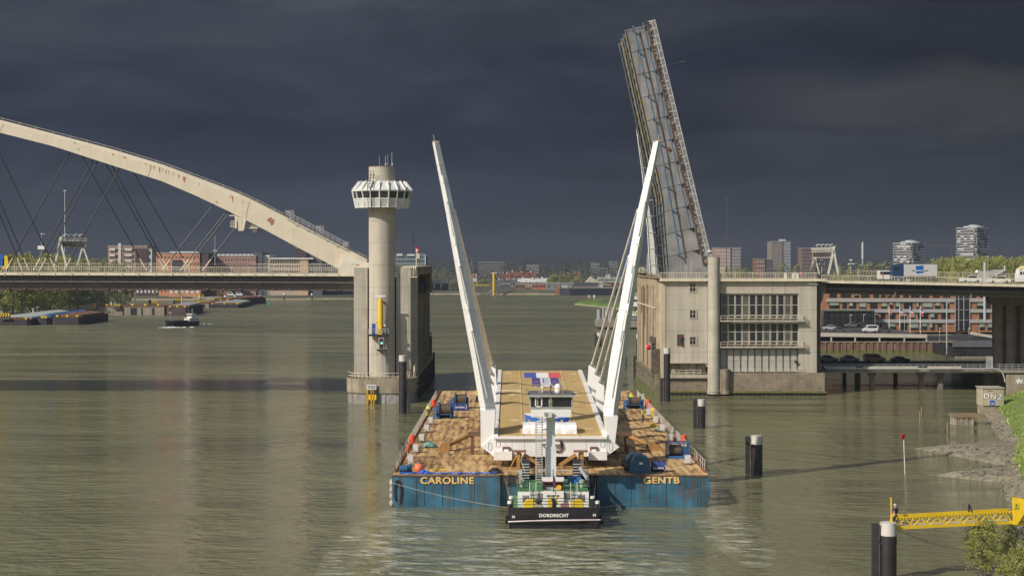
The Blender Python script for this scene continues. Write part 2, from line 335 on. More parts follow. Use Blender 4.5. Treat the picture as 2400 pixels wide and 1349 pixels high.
# near right bank, lofted along its waterline
wl = [(30, 40), (40, 90), (44, 120), (48, 142), (53.5, 161), (57.5, 175), (60, 183), (66, 200), (69, 211), (73, 226), (76.5, 241), (80, 254), (90, 270), (97, 287)]
wl2 = []
for (x0, y0), (x1, y1) in zip(wl, wl[1:]):
    for k in range(6): wl2.append((x0 + (x1 - x0) * k / 6 + random.uniform(-.35, .35), y0 + (y1 - y0) * k / 6))
wl2.append(wl[-1])
def strip(name, prof, m, amp=0.):
    mb = MB(); rows = [[(x + dx + random.uniform(-amp, amp), y, z + random.uniform(-amp, amp) * .3) for dx, z in prof] for x, y in wl2]
    w = len(prof); mb.mesh([p for r in rows for p in r], [(i * w + k, i * w + k + 1, (i + 1) * w + k + 1, (i + 1) * w + k) for i in range(len(rows) - 1) for k in range(w - 1)])
    return mb.build(name, m, base=(60, 180, 0), smooth=True, kind='structure')
strip('gravel_bank', [(-4, -1), (-1.5, -.35), (0, .05), (.8, .5), (1.9, 1.2), (2.6, 1.5)], GRAVEL, .1)
strip('grass_bank', [(1.6, .9), (2.1, 1.4), (4.5, 2.3), (8, 3.2), (26, 4.0), (400, 4.1)], GRASS, .1)
def mound(name, pts, hgt):
    mb = MB(); c = Vector((sum(p[0] for p in pts) / len(pts), sum(p[1] for p in pts) / len(pts), 0)); n = len(pts); rings = []
    for s_, z in ((1.12, -.5), (1., .02), (.75, hgt * .6), (.4, hgt), (.05, hgt * 1.05)):
        rings.append([c + (Vector((*p, 0)) - c) * s_ + Vector((random.uniform(-.2, .2), random.uniform(-.2, .2), z)) for p in pts])
    mb.loft(rings); return mb.build(name, GRAVEL, base=(*c.xy, 0), smooth=True, kind='structure')
def dense(pts, k=5):
    return [(a[0] + (c[0] - a[0]) * i / k, a[1] + (c[1] - a[1]) * i / k) for a, c in zip(pts, pts[1:] + pts[:1]) for i in range(k)]
G1 = [(54.2, 200.5), (61, 204.5), (70, 209), (78, 205), (72, 186), (61.5, 181.5), (58.5, 188), (56.5, 194)]
G2 = [(49.5, 175.5), (55, 179), (61.5, 182), (66, 178), (60, 168), (56, 169.5), (52.5, 172)]
mound('groyne', dense(G1), .85); mound('groyne', dense(G2), .7)
# loose stones on the water's edge (nobody could count them)
mb = MB()
def stone(x, y, z, r):
    q = Matrix.Rotation(random.random() * 6, 3, 'Z'); vs = [q @ Vector((a * r * random.uniform(.6, 1.2), b_ * r * random.uniform(.6, 1.2), c_ * r * random.uniform(.4, .8))) + Vector((x, y, z)) for a, b_, c_ in ((1, 0, 0), (-1, 0, 0), (0, 1, 0), (0, -1, 0), (0, 0, 1), (0, 0, -1))]
    mb.mesh(vs, [(0, 2, 4), (2, 1, 4), (1, 3, 4), (3, 0, 4), (2, 0, 5), (1, 2, 5), (3, 1, 5), (0, 3, 5)])
for k in range(800):
    i = random.randrange(12, len(wl2) - 2); x, y = wl2[i]; dx = random.uniform(-.5, 2.); stone(x + dx, y + random.uniform(-1, 1), .05 + max(-.1, dx * .6), random.uniform(.08, .3) ** 1.1)
for G in (G1, G2):
    d = dense(G, 40); c = Vector((sum(p[0] for p in G) / len(G), sum(p[1] for p in G) / len(G)))
    for k in range(220):
        p = Vector(random.choice(d)); s_ = random.uniform(.55, 1.05); q = c + (p - c) * s_; stone(q.x, q.y, max(0, (1 - s_) * 1.9), random.uniform(.08, .22))
mb.build('rubble_stones', STONE, base=(60, 190, 0), kind='stuff')
# rough grass tufts on the bank
mb = MB()
for k in range(9000):
    i = random.randrange(14, len(wl2) - 2); x, y = wl2[i]; dx = 1.8 + abs(random.gauss(0, 8)); z = 1.25 + (min(dx, 8) - 1.8) * .31 if dx < 8 else 3.2 + (dx - 8) * .044
    a = random.random() * 3.14; hgt_ = random.uniform(.15, .5); w_ = random.uniform(.1, .25); p = Vector((x + dx, y + random.uniform(-1.2, 1.2), z - .06)); d = Vector((math.cos(a) * w_, math.sin(a) * w_, 0))
    mb.face([p - d, p + d, p + d * .2 + Vector((random.uniform(-.15, .15), 0, hgt_))])
mb.build('grass_tufts', mat('tuft_grass', (.17, .26, .04), .9, .4, .3, col2=(.24, .28, .07)), base=(70, 200, 0), kind='stuff')
# ================================================================ ARCH BRIDGE (left)
YB = 272.
ab = thing('arch_bridge', 'long cream steel tied-arch road bridge with dark cables running into the concrete tower pier', 'bridge', (-58, YB + 12, 0))
def deckz(x): return 22.85 + .25 * math.sin(min(1, max(0, (-26 - x) / 70)) * math.pi * .5) * .4 + .0018 * (-26 - x)
XL, XR = -150., -28.6
xs = [XL + (XR - XL) * i / 40 for i in range(41)]
# deck slab + box girder
rings = []
for x in xs:
    z = deckz(x); rings.append([(x, YB, z), (x, YB, z - .45), (x, YB + 1.2, z - .75), (x, YB + 24, z - .75), (x, YB + 25, z), ])
MB().loft(rings).build('deck', [mat('asphalt', (.05, .05, .05), .9)], ab)
MB().loft([[(x, YB - .02, deckz(x) + .02), (x, YB - .22, deckz(x) + .02), (x, YB - .22, deckz(x) - .42), (x, YB - .02, deckz(x) - .5)] for x in xs]).build('edge_beam', RAILP, ab)
mb = MB()
for x0, x1 in zip(xs, xs[1:]):
    z = deckz((x0 + x1) / 2)
    mb.box(x0, x1 - .06, YB + .9, YB + 1.1, z - 1.55, z - .62, 0)
mb.build('upper_girder', GIRD, ab)
mb = MB()
mb.loft([[(x, YB + 1.6, deckz(x) - 1.6), (x, YB + 1.9, deckz(x) - 3.15), (x, YB + 22, deckz(x) - 3.15), (x, YB + 22.4, deckz(x) - .9), (x, YB + 1.7, deckz(x) - .9)] for x in xs])
for x in xs: mb.box(x - .25, x + .25, YB + 1.6, YB + 1.75, deckz(x) - 3., deckz(x) - 2.8)
mb.build('box_girder', GIRD2, ab)
mb = MB()
for i in range(len(xs) - 1): mb.box(xs[i], xs[i] + .12, YB - .35, YB - .2, deckz(xs[i]) - .6, deckz(xs[i]) - .1)
mb.tube([(x, YB + .8, deckz(x) - 1.6) for x in xs[::4]], .06); mb.build('service_pipe', GALV, ab)
def railing(mb, pts, hgt, post, bal, r=.035, br=.02):
    Z = Vector((0, 0, 1)); pts = [Vector(p) for p in pts]
    for a, c in zip(pts, pts[1:]):
        mb.bar(a + Z * hgt, c + Z * hgt, r * 2.4, m=0); mb.bar(a + Z * hgt * .12, c + Z * hgt * .12, r * 1.6, m=0); L = (c - a).length
        n = max(1, round(L / bal)); k = max(1, round(post / bal))
        for i in range(n):
            p = a.lerp(c, i / n); w = r * 2 if i % k == 0 else br * 2
            mb.bar(p, p + Z * hgt, w, m=0)
def chain(f, x0, x1, n): return [f(x0 + (x1 - x0) * i / n) for i in range(n + 1)]
mb = MB(); railing(mb, chain(lambda x: (x, YB - .12, deckz(x) + .02), XL, XR, 40), 1.1, 1.8, .3); mb.build('railing', RAILP, ab)
mb = MB(); railing(mb, chain(lambda x: (x, YB + 24.7, deckz(x) + .35), XL, -34, 38), 1.35, 1.8, .36); mb.build('railing', RAILP, ab)
# arch: top and bottom edge read along its length
top = [(-160, 255), (0, 280), (126, 313), (252, 346), (378, 384), (504, 431), (560, 453), (600, 472), (667, 506), (756, 552), (850, 601), (868, 611)]
bot = [(-160, 288), (0, 311), (126, 343), (252, 384), (378, 424), (456, 457), (538, 496), (622, 539), (689, 575), (778, 622), (850, 662), (868, 672)]
YA = 276.
def lerp(tb, x):
    for (a, ya), (c, yc) in zip(tb, tb[1:]):
        if x <= c: return ya + (yc - ya) * (x - a) / (c - a)
    return tb[-1][1]
ap = [-160 + 20 * i for i in range(52)]
rings = []; arch_t = []
for px in ap:
    x = gx(px, YA); zt = gz(lerp(top, px), YA); zb = gz(lerp(bot, px), YA); arch_t.append((x, zt, zb))
    hh_ = zt - zb; rings.append([(x, YA, zb), (x, YA, zt - .22 * hh_), (x, YA + .5, zt - .12), (x, YA + 2.4, zt), (x, YA + 2.9, zt - .2 * hh_), (x, YA + 2.9, zb)])
arch = MB().loft(rings).build('arch', CREAM, ab)
def arch_at(px):
    return gx(px, YA), gz(lerp(top, px), YA), gz(lerp(bot, px), YA)
# seams, patches, walkway rail on the arch
mb = MB()
for px in (4, 352, 580):
    x, zt, zb = arch_at(px); mb.bar((x + .35, YA - .01, zt - .8), (x - .45, YA - .01, zb + .1), .06, .03)
mb.build('seam', CONCD, arch)
mb = MB()
for px, py in ((175, 335), (183, 350), (508, 474)):
    p = at(px, py, YA - .02); mb.prism([(p.x - .3, p.z), (p.x, p.z + .32), (p.x + .3, p.z + .05), (p.x + .05, p.z - .3)], 'y', YA - .03, YA)
mb.build('patch_plate', mat('worn_plate', (.42, .36, .25), .7), arch)
p = [(625, 515), (634, 509), (643, 515), (642, 524), (636, 529), (633, 523), (629, 519)]
mb = MB(); mb.prism([(gx(a, YA), gz(c_, YA)) for a, c_ in p], 'y', YA - .03, YA); mb.build('rust_scar', mat('primer_scar', (.34, .15, .10), .9, .3, 2), arch)
# rust runs below the drip edge (wear with its own shape)
for px, L, w in ((265, .5, .10), (292, .3, .22), (341, .35, .07), (352, .7, .05), (361, .75, .07), (374, .95, .10), (381, .6, .05), (389, .75, .08), (395, .6, .05), (406, .55, .05), (419, .8, .07), (432, .9, .20), (467, .6, .05), (540, .5, .05), (545, 1.1, .10), (570, .4, .06)):
    mb = MB(); x, zt, zb = arch_at(px); z0 = zt - .23 * (zt - zb); w *= 1.5; L *= 1.25; mb.prism([(x - w, z0), (x + w, z0 - .05), (x + w * .6, z0 - L * .6), (x + w * .1, z0 - L), (x - w * .5, z0 - L * .7)], 'y', YA - .02, YA)
    mb.build('rust_run', mat('rust_run', (.36, .17, .07), .9, .4, 1.5), arch)
mb = MB(); ptsr = [Vector((x, YA + 1.2, zt)) for x, zt, zb in arch_t[6:]]
for a, c in zip(ptsr, ptsr[1:]): mb.bar(a + Vector((0, 0, .35)), c + Vector((0, 0, .35)), .05)
for a in ptsr[::2]: mb.bar(a, a + Vector((0, 0, .35)), .05)
mb.build('handrail', RAILP, arch)
mb = MB()
def st(px0, px1, n, h0):
    P0 = []
    for i in range(n + 1):
        px = px0 + (px1 - px0) * i / n; x, zt, zb = arch_at(px); P0.append(Vector((x, YA - .1, zt)))
    return P0
for a, c in ((668, 742), (738, 812)):
    P0 = st(a, c, 6, 0); U = Vector((0, 0, 1))
    mb.rail([p + U * .05 for p in P0[1:]], 1.0, 3, 1.5, .045)
    f = P0[0] + U * .9; mb.bar(P0[0], f, .09); mb.bar(f, P0[1] + U * 1.15 + Vector((.3, 0, 0)), .08); mb.rail([f - U * .9, Vector((P0[1].x + .6, YA - .1, f.z - .9))], 1., 3, .7, .045)
    mb.bar(P0[0] - U * .25, P0[-1] - U * .25, .12); mb.bar(P0[2] - U * .2, P0[2] - U * .7, .1); mb.bar(P0[4] - U * .2, P0[4] - U * .7, .1)
mb.rail([at(806, 580, YA - .1), at(816, 578, YA - .1)], .9, 2, .4, .05)
mb.build('access_stair', GALV, ab)
# foot gusset
MB().prism([(gx(792, YA), gz(641, YA)), (gx(806, YA), gz(596, YA)), (gx(868, YA), gz(617, YA)), (gx(868, YA), gz(641, YA))], 'y', YA - .5, YA - .05).build('gusset', mat('gusset_paint', (.66, .60, .50), .6, .08), ab)
mb = MB()
for dx, c in ((822, 0), (824.5, 0), (827, 0)): mb.bar(at(dx, 619, YA - .53), at(dx + 3, 617.5, YA - .53), .03, .08)
for dx in (833, 836, 839): mb.bar(at(dx, 622, YA - .53), at(dx + 3, 620, YA - .53), .03, .12, m=1)
mb.build('graffiti', [mat('graffiti_green', (.3, .55, .4), .7), mat('graffiti_red', (.6, .15, .12), .7)], ab)
# hangers
HG_ = [(-60, 240, 115, 600), (-15, 440, 54, 600), (-15, 470, 39, 600), (168, 353, 35, 595), (222, 371, 97, 600), (232, 375, 111, 600), (188, 360, 319, 590), (244, 380, 369, 600), (258, 383, 378, 600), (282, 394, 169, 600), (312, 405, 426, 600), (503, 479, 406, 600), (534, 494, 449, 600), (540, 498, 459, 600), (554, 533, 506, 593)]
for x0, y0, x1, y1 in HG_:
    a = at(x0, y0 - 3, YA + 1.2); c = at(x1, y1, YA + 1.2); d = (c - a).normalized(); k = (gz(634, YA) - c.z) / d.z; e = c + d * k
    o = MB().cyl(a, e, .11, n=6).build('hanger_cable', DARK, ab); MB().cyl(e - d * 2.6, e, .13, n=8).build('socket', RAILP, o)
# inspection platform slung under the arch
mb = MB(); A = lambda px, py, y=YA + .5: at(px, py, y)
mb.bar(A(537, 505), A(556, 505), .18); mb.bar(A(553, 505), A(553, 535), .35); mb.prism([(gx(a, YA), gz(c_, YA)) for a, c_ in ((554, 506), (577, 515), (571, 541), (559, 541), (558, 522))], 'y', YA - .2, YA + .3)
mb.rail([A(541, 531), A(553, 531)], 1.0, 2, .5, .05); mb.bar(A(540, 531), A(555, 531), .15); mb.bar(A(572, 534), A(604, 534), .22)
for i in range(6): mb.bar(A(573 + i * 5.5, 534), A(575 + i * 5.5, 516 + i * 3.2), .09); mb.bar(A(575 + i * 5.5, 516 + i * 3.2), A(578.5 + i * 5.5, 534), .07)
mb.build('inspection_platform', RAILP, ab)
mb = MB(); p, q = A(592, 535), A(604, 545); mb.box(p.x, q.x, YA + .2, YA + 1.4, q.z, p.z); mb.build('platform_box', GIRD2, ab)

# ================================================================ LEFT RIVER PIER
pr = thing('river_pier', 'weathered concrete bridge pier with rounded plinth, ribbed side wall and stained blocks carrying the tower', 'pier', (-23, 296, 0))
def stadium(x0, x1, y0, y1, r, n=8):
    P_ = []
    for cx, cy, a0 in ((x1 - r, y0 + r, -90), (x1 - r, y1 - r, 0), (x0 + r, y1 - r, 90), (x0 + r, y0 + r, 180)):
        P_ += [(cx + r * math.cos(R(a0 + 90 * i / n)), cy + r * math.sin(R(a0 + 90 * i / n))) for i in range(n + 1)]
    return P_
PX0, PX1, PY0, PY1 = -29.6, -17.1, 263.4, 330.
upper = stadium(PX0, PX1, PY0, PY1, 4.2); lower = stadium(PX0 + .3, PX1 - .3, PY0 + .3, PY1, 4.2)
plinth = MB().prism(upper, 'z', 1.9, 4.4).build('plinth', CONCD, pr, smooth=True)
mb = MB(); mb.prism(lower, 'z', -2, 1.9)
for i, (x, y) in enumerate(dense(lower[:9] + lower[-9:], 4)):
    if y < 300: mb.box(x - .12, x + .12, y - .12, y + .12, -1, 1.88)
mb.build('fender_skirt', mat('fender_timber', (.34, .315, .29), .85, .3, .8, streak=.6), plinth)
mb = MB()
for z in (.9, 1.8, 3.0): mb.box(PX1 - .02, PX1 + .3, PY0 + 6, PY1 - 4, z, z + .35)
for y in range(274, 330, 4): mb.box(PX1 - .02, PX1 + .18, y, y + .4, -.5, 4.2)
mb.build('side_fender', mat('tarred_timber', (.035, .03, .028), .9, .3), pr)
mb = MB(); rl = [(x, y, 4.4) for x, y in stadium(PX0 + .25, PX1 - .25, PY0 + .25, PY1, 4.1)]; a_ = [p for p in rl if p[1] < 276]
seq = sorted(a_, key=lambda p: math.atan2(p[1] - 268, p[0] + 23.3) if math.atan2(p[1] - 268, p[0] + 23.3) < 1.2 else math.atan2(p[1] - 268, p[0] + 23.3) - 2 * math.pi)
mb.rail(seq, 1.0, 2, 1.6, .045); mb.build('plinth_railing', RAILP, pr)
mb = MB(); mb.rail([(PX1 - .5, 267.5, 4.4), (PX1 - .4, 270, 4.4), (PX1 - .4, 276, 5.6)], 2.0, 3, .8, .05); mb.build('stair_railing', RAILP, pr)
ZT = 24.0
MB().box(-28.5, -26.05, 269.2, 325, 4.4, ZT).build('wall_block', CONC, pr)
MB().box(-26.1, -20.9, 273, 325, 4.4, 22.3).build('core_wall', CONCD, pr)
MB().prism([(-20.9, 269.6), (-18.3, 269.6), (-17.5, 273), (-17.5, 278), (-20.9, 278)], 'z', 4.4, ZT).build('wall_block', CONC, pr)
mb = MB(); mb.box(-20.9, -17.9, 278, 322, 4.4, 18.5)
for y in (281, 285, 288, 293, 297, 301, 306, 311, 316): mb.box(-17.92, -17.45, y, y + 1.1, 4.4, 18.4)
mb.build('ribbed_side_wall', CONCD, pr)
mb = MB(); mb.box(-20.9, -17.3, 317, 322.5, 18.5, ZT); mb.box(-20.9, -17.2, 278, 322, 22.6, ZT); mb.box(-20.9, -20.4, 278, 317, 18.5, 22.6); mb.build('machine_bay', CONCD, pr)
mb = MB()
for y in (282, 289, 296, 304, 311): mb.box(-19.6, -17.6, y, y + 2, 18.5, 20.6); mb.cyl((-18.2, y + 3, 18.6), (-18.2, y + 3, 21.5), .3)
mb.bar((-17.6, 280, 18.8), (-17.6, 316, 18.8), .3); mb.bar((-17.5, 280, 20.9), (-17.5, 316, 20.9), .12); mb.build('lock_machinery', DARK, pr)
mb = MB(); mb.box(-21.3, -17.4, 270, 322, ZT, ZT + .25)
for y in range(0, 12): mb.box(-21.4 + y * .35, -21.2 + y * .35, 269.8, 270, ZT - .3, ZT + .2)
mb.build('coping', RAILP, pr)
mb = MB(); mb.rail([(-18.4, 269.4, ZT - 1.6), (-17.2, 269.4, ZT - 1.6), (-17.2, 272, ZT - 1.6)], 1.1, 3, .5, .04); mb.box(-18.5, -17.1, 269.3, 272, ZT - 1.75, ZT - 1.6); mb.build('balcony', RAILP, pr)
ws = thing('windsock', 'red and white windsock drooping on a thin pole on the pier beside the tower', 'windsock', (gx(976, 270), 270, ZT - 1.5))
MB().cyl(at(976, 630, 270), at(976, 588, 270), .09, n=8).build('pole', RAILP, ws)
mb = MB(); p = at(976.5, 582, 269.9)
for i, mm in enumerate((0, 1, 0, 1)):
    mb.cyl(p + Vector((.0 + .10 * i, 0, .25 - .36 * i)), p + Vector((.10 + .10 * i, 0, .25 - .36 * (i + 1))), .36 - .06 * i, .3 - .06 * i, 10, mm)
mb.build('sock', [RED, WHITE], ws)

# ================================================================ CONTROL TOWER
TX, TY = -23.5, 270.0
tw = thing('control_tower', 'round concrete control tower with a flared white glazed lookout ring below its top', 'tower', (TX, TY, 4.4))
MB().lathe((TX, TY, 0), [(2.38, 4.4), (2.38, 42.1)], 48).build('shaft', CONC2, tw, smooth=True)
MB().lathe((TX, TY, 0), [(2.42, 33.6), (2.42, 34.7)], 48).build('collar', CONC, tw, smooth=True)
NS = 20
prof = [(3.8, 39.45), (3.9, 39.35), (5.35, 37.95), (5.45, 37.8)]
cabm = MB().lathe((TX, TY, 0), prof, NS).lathe((TX, TY, 0), [(5.28, 37.75), (5.15, 36.2)], NS).build('lookout_roof', WHITE2, tw)
MB().lathe((TX, TY, 0), [(4.55, 34.75), (4.7, 34.75), (5.05, 36.15), (2.4, 36.15)], NS).build('lookout_base', WHITE2, tw)
fm = MB(); wvs = []
for i in range(NS):
    a = 2 * math.pi * (i + .0) / NS; d = Vector((math.cos(a), math.sin(a), 0)); c0 = Vector((TX, TY, 0))
    fm.bar(c0 + d * 4.75 + Vector((0, 0, 34.75)), c0 + d * 5.42 + Vector((0, 0, 37.85)), .13, .2); fm.bar(c0 + d * 5.42 + Vector((0, 0, 37.9)), c0 + d * 4.2 + Vector((0, 0, 39.5)), .10, .34)
    e = Vector((math.cos(a + 2 * math.pi / NS), math.sin(a + 2 * math.pi / NS), 0))
    for r_, z in ((5.1, 36.2), (5.42, 37.72), (4.75, 34.8), (4.98, 35.9)): fm.bar(c0 + d * r_ + Vector((0, 0, z)), c0 + e * r_ + Vector((0, 0, z)), .1)
lf = fm.build('lookout_frame', mat('frame_white', (.74, .73, .70), .5, .06), tw)
for i in range(NS):
    a = 2 * math.pi * i / NS; a1 = 2 * math.pi * (i + 1) / NS; c0 = Vector((TX, TY, 0)); q = [.1, .9]
    P_ = lambda r_, f, z: c0 + (Vector((math.cos(a), math.sin(a), 0)) * (1 - f) + Vector((math.cos(a1), math.sin(a1), 0)) * f) * r_ + Vector((0, 0, z))
    MB().face([P_(5.15, .1, 36.3), P_(5.15, .9, 36.3), P_(5.36, .9, 37.65), P_(5.36, .1, 37.65)]).build('window', GLASS, tw)
MB().lathe((TX, TY, 0), [(2.3, 42.1), (2.42, 42.1), (2.42, 42.2), (2.3, 42.2)], 48).build('parapet', CONCD, tw)
for px, py, r_, z in ((889, 366, .035, 0), (903.5, 365, .04, 1), (909, 362, .03, 0), (918.5, 358, .045, 1)):
    mb = MB(); p = at(px, 393, TY - 1); q = at(px, py, TY - 1); mb.cyl(p, q, r_, n=6)
    if z: mb.bar(p + Vector((-.25, 0, .6)), p + Vector((.25, 0, .6)), .08); mb.cyl(p + Vector((.1, 0, .4)), p + Vector((.1, 0, .9)), .07, n=6)
    mb.build('antenna', GALV, tw)
mb = MB()
for dx in (-.28, .28):
    mb.tube([(TX - 1.55 + dx - .2, TY - 4.85, 34.6), (TX - 1.6 + dx - .2, TY - 5.75, 38.2), (TX - 1.5 + dx, TY - 4.2, 39.6), (TX - 1.4 + dx, TY - 2.6, 40.8)], .05, 5)
for i in range(11): mb.bar((TX - 2.05, TY - 4.9 - i * .078, 34.8 + i * .31), (TX - 1.5, TY - 4.9 - i * .078, 34.8 + i * .31), .035)
for z in (38.4, 38.9, 39.4, 40., 40.6, 41.2):
    mb.tube([(TX - 2.1, TY - 3.9 + (z - 38.4) * .3, z), (TX - 2.2, TY - 4.9 + (z - 38.4) * .6, z), (TX - 1.2, TY - 4.9 + (z - 38.4) * .6, z), (TX - 1.1, TY - 3.9 + (z - 38.4) * .3, z)], .035, 4)
for x in (-2.2, -1.7, -1.2): mb.tube([(TX + x, TY - 5.0, 38.2), (TX + x, TY - 3.4, 41.2)], .035, 4)
mb.build('caged_ladder', DARK, tw)

# ---- radar and signal platform on the tower
sg = thing('signal_platform', 'steel platform on the tower with yellow radar mast, blue cabinet and traffic light', 'signal platform', (gx(888, 266.6), 266.6, gz(784, 266.6)))
YS = 266.6; q = lambda px, py, y=YS: at(px, py, y)
mb = MB(); a, c = q(863, 783), q(911, 787); mb.box(a.x, c.x, YS - .6, YS + 1.2, c.z, a.z); a, c = q(883, 818), q(906, 820.5); mb.box(a.x, c.x, YS - .4, YS + 1.2, c.z, a.z)
for x0, y0, x1, y1 in ((876, 786, 880, 817), (908, 786, 911, 816), (884, 820, 884, 833), (905, 820, 905, 833), (888, 820, 899, 832)): mb.bar(q(x0, y0), q(x1, y1), .07)
mb.build('bracket', DARK, sg)
mb = MB(); a = q(864, 783, YS - .55); c = q(911, 783, YS - .55); mb.rail([a, c], .95, 2, .6, .03); mb.rail([q(883, 818), q(906, 818)], .8, 2, .5, .03); mb.build('railing', GALV, sg)
m_ = MB().cyl(q(892, 784), q(892, 741), .47, n=18).cyl(q(892, 741), q(892, 700), .44, .40, n=18).build('mast', YEL, sg, smooth=True)
mb = MB(); p = q(891, 699); mb.cyl(p, p + Vector((0, 0, .35)), .15); mb.box(p.x - .95, p.x + .95, YS - .15, YS + .15, p.z + .3, p.z + .55); mb.build('radar_scanner', WHITE, m_)
a, c = q(871.5, 758), q(880, 784); MB().box(a.x, c.x, YS - .3, YS + .3, c.z, a.z).build('cabinet', mat('cabinet_blue', (.04, .10, .30), .5), sg)
a, c = q(888, 791), q(900, 817); tl = MB().box(a.x, c.x, YS - .35, YS, c.z, a.z).build('traffic_light', mat('signal_case', (.55, .55, .53), .5), sg)
MB().box(a.x + .1, c.x - .1, YS - .4, YS - .35, c.z + .1, a.z - .1).build('signal_board', mat('signal_board', (.05, .012, .016), .6), tl)
p = q(894.5, 803.5, YS - .42); MB().cyl(p, p - Vector((0, .06, 0)), .17, n=16).build('green_lamp', mat('green_lamp', (.25, 1., .72), .4, 0, emit=1.4), tl)
mb = MB(); p = q(902.5, 763); mb.ball(p, .28); mb.bar(p, q(899, 776), .08); mb.build('floodlight', GALV, sg)
mb = MB(); p = q(882, 753); mb.cyl(p, p + Vector((.5, 0, 0)), .2); mb.bar(p, q(887, 752), .1); mb.build('horn', YEL, sg)
mb = MB()
for px in (893, 901): mb.bar(q(px, 820, YS + .4), q(px, 882, YS - .2), .05)
for i in range(18): mb.bar(q(893, 822 + i * 3.3, YS + .4 - i * .033), q(901, 822 + i * 3.3, YS + .4 - i * .033), .035)
mb.build('ladder', GALV, sg)

# ---- clearance gauge board
gg = thing('clearance_gauge', 'yellow and brown height gauge board with numbers 21 22 23 on the pier plinth', 'gauge board', (gx(870, 263.1), 263.1, gz(953, 263.1)))
YG = 263.1; GB = mat('gauge_brown', (.05, .025, .02), .6); GYm = mat('gauge_yellow', (.85, .50, .01), .5, .05)
pl = lambda x0, x1, y0, y1, d=0., f=YG: (gx(x0, f), gx(x1, f), f - .05 - d, f - d, gz(y1, f), gz(y0, f))
mb = MB(); mb.box(*pl(858, 882.5, 900, 953)); mb.build('backing', GB, gg)
hb = MB().box(*pl(859, 882, 900.5, 912.5, .052)).build('header_panel', WHITE, gg)
mb = MB()
for i in range(3): mb.box(*pl(861, 880, 903 + 3 * i, 904 + 3 * i, .104))
mb.build('header_lettering', GB, hb)
mb = MB(); mb.box(*pl(863.5, 882, 924.5, 936.5, .052)); mb.box(*pl(858.5, 882, 949, 952.5, .052))
for i in range(16): mb.box(*pl(858.7, 862.5 if i % 4 else 864, 913 + i * 2.3, 914.3 + i * 2.3, .052))
mb.build('scale_marks', GYm, gg)
for s_, y, m in (('21', 918.5, GYm), ('22', 930.5, GB), ('23', 943, GYm)): text(s_, .86, (gx(873, YG), YG - .11, gz(y, YG)), m, gg, bold=.005, name='number')
# ================================================================ RIGHT BASCULE PIER
YR = 281.
X = lambda px: gx(px, YR)
Z = lambda py: gz(py, YR)
rp = thing('bascule_pier', 'square beige concrete bascule pier house with tall gridded windows and brick base', 'pier house', (X(1740), 300, 0))
YRB = 322.
MB().box(X(1560), X(1658), YR, YRB, Z(848), Z(659)).build('front_wall', CONC2, rp)
mb = MB(); mb.prism([(X(1548), YR + 1.2), (X(1550), YR - .1), (X(1560) - .003, YR - .1), (X(1560) - .003, YRB - 2), (X(1548), YRB - 2)], 'z', Z(885), Z(656)); mb.build('corner_pilaster', mat('concrete_pale', (.46, .385, .28), .85, .12, .4, streak=.4, dirt=(.25, .15, .08)), rp)
# ribbed, rust-stained river side
SIDE = mat('concrete_rusty', (.42, .345, .245), .9, .2, .5, streak=.7, dirt=(.22, .145, .085), joint=4.)
MB().box(X(1540), X(1548), YR + 1.5, YRB, .5, Z(652)).build('side_wall', SIDE, rp)
mb = MB()
for y, w in ((283.5, 1.3), (286.8, .8), (289, 1.6), (293.4, .7), (296, 1.), (302, .6), (309, .6), (316, 1.5), (320.3, 1.7)): mb.box(27.0, X(1540) + .02, y, y + w, 3.2, Z(655))
mb.build('side_rib', SIDE, rp)
mb = MB()
for y, w_, z0, z1 in ((286.1, .6, 4, 20.5), (290.9, .9, 4.2, 20.3), (295.2, .5, 9, 20.4), (299.3, .5, 4.2, 20.5), (304.5, .7, 12, 19.8), (308.3, .35, 4.2, 20.3), (312.2, .5, 14.5, 19.9), (318.3, .5, 4.2, 20.4)): MB().box(27.05, 27.22, y, y + w_, z0, z1).build('side_shade_strip', mat('rib_shade', (.13, .09, .06), .9, .3, .6, streak=.4), rp)  # thin dark boxes: the shade between the ribs put in as brown strips
mb.box(26.98, 27.2, 283, 320, 16.2, 16.45); mb.build('side_ledge', RAILP, rp)
mb = MB(); mb.box(X(1535), X(1550), YR - .3, YRB + .4, Z(652), Z(648)); mb.box(X(1537), X(1550), YR, YRB, Z(646), Z(643)); mb.box(X(1530), X(1550), 300, 322, Z(642), Z(639)); mb.build('cornice', CONCD, rp)
# base of the river side
PB = MB(); PB.prism([(26.9, YR + .4), (X(1658), YR + .4), (X(1658), YRB), (26.9, YRB)], 'z', -1.5, 4.0); PB.build('stone_base', mat('stained_base', (.20, .17, .11), .95, .4, .5, streak=.6, bump=.4), rp)
mb = MB()
for i in range(9): mb.box(26.6, 26.9, 283 + i * 4.4, 283.6 + i * 4.4, -1, 3.8)
for z in (.8, 2.2, 3.6): mb.box(26.65, 26.9, 282, YRB, z, z + .3)
mb.build('fender_grid', mat('fender_grid', (.17, .145, .10), .9, .35, 1), rp)
MB().box(26.55, 26.95, YR + .5, YRB, -.5, .5).build('algae_band', ALGAE, rp)
mb = MB()
mb.box(26.7, 28.2, YR + .8, YR + 1.9, 2.5, 8.6); mb.box(26.6, 27.9, YR + 3.2, YR + 4.4, 3, 10); mb.box(26.4, 28., YR + 2, YR + 6, 9.6, 10.8)
for z in (4.2, 5.8, 7.4, 8.8): mb.box(26.5, 27.9, YR + 2.2, YR + 3.2, z, z + .6)
mb.build('fender_head', mat('mossy_timber', (.09, .075, .055), .95, .5, 1.5), rp)
lb = MB(); p = Vector((26.6, 291.5, 8.4)); lb.ball(p + Vector((0, 0, 0)), .55, 10, 0); lb.box(26.05, 26.5, 291.4, 291.6, 8.0, 8.8, 1); lb.build('life_ring', [RED, WHITE], rp)
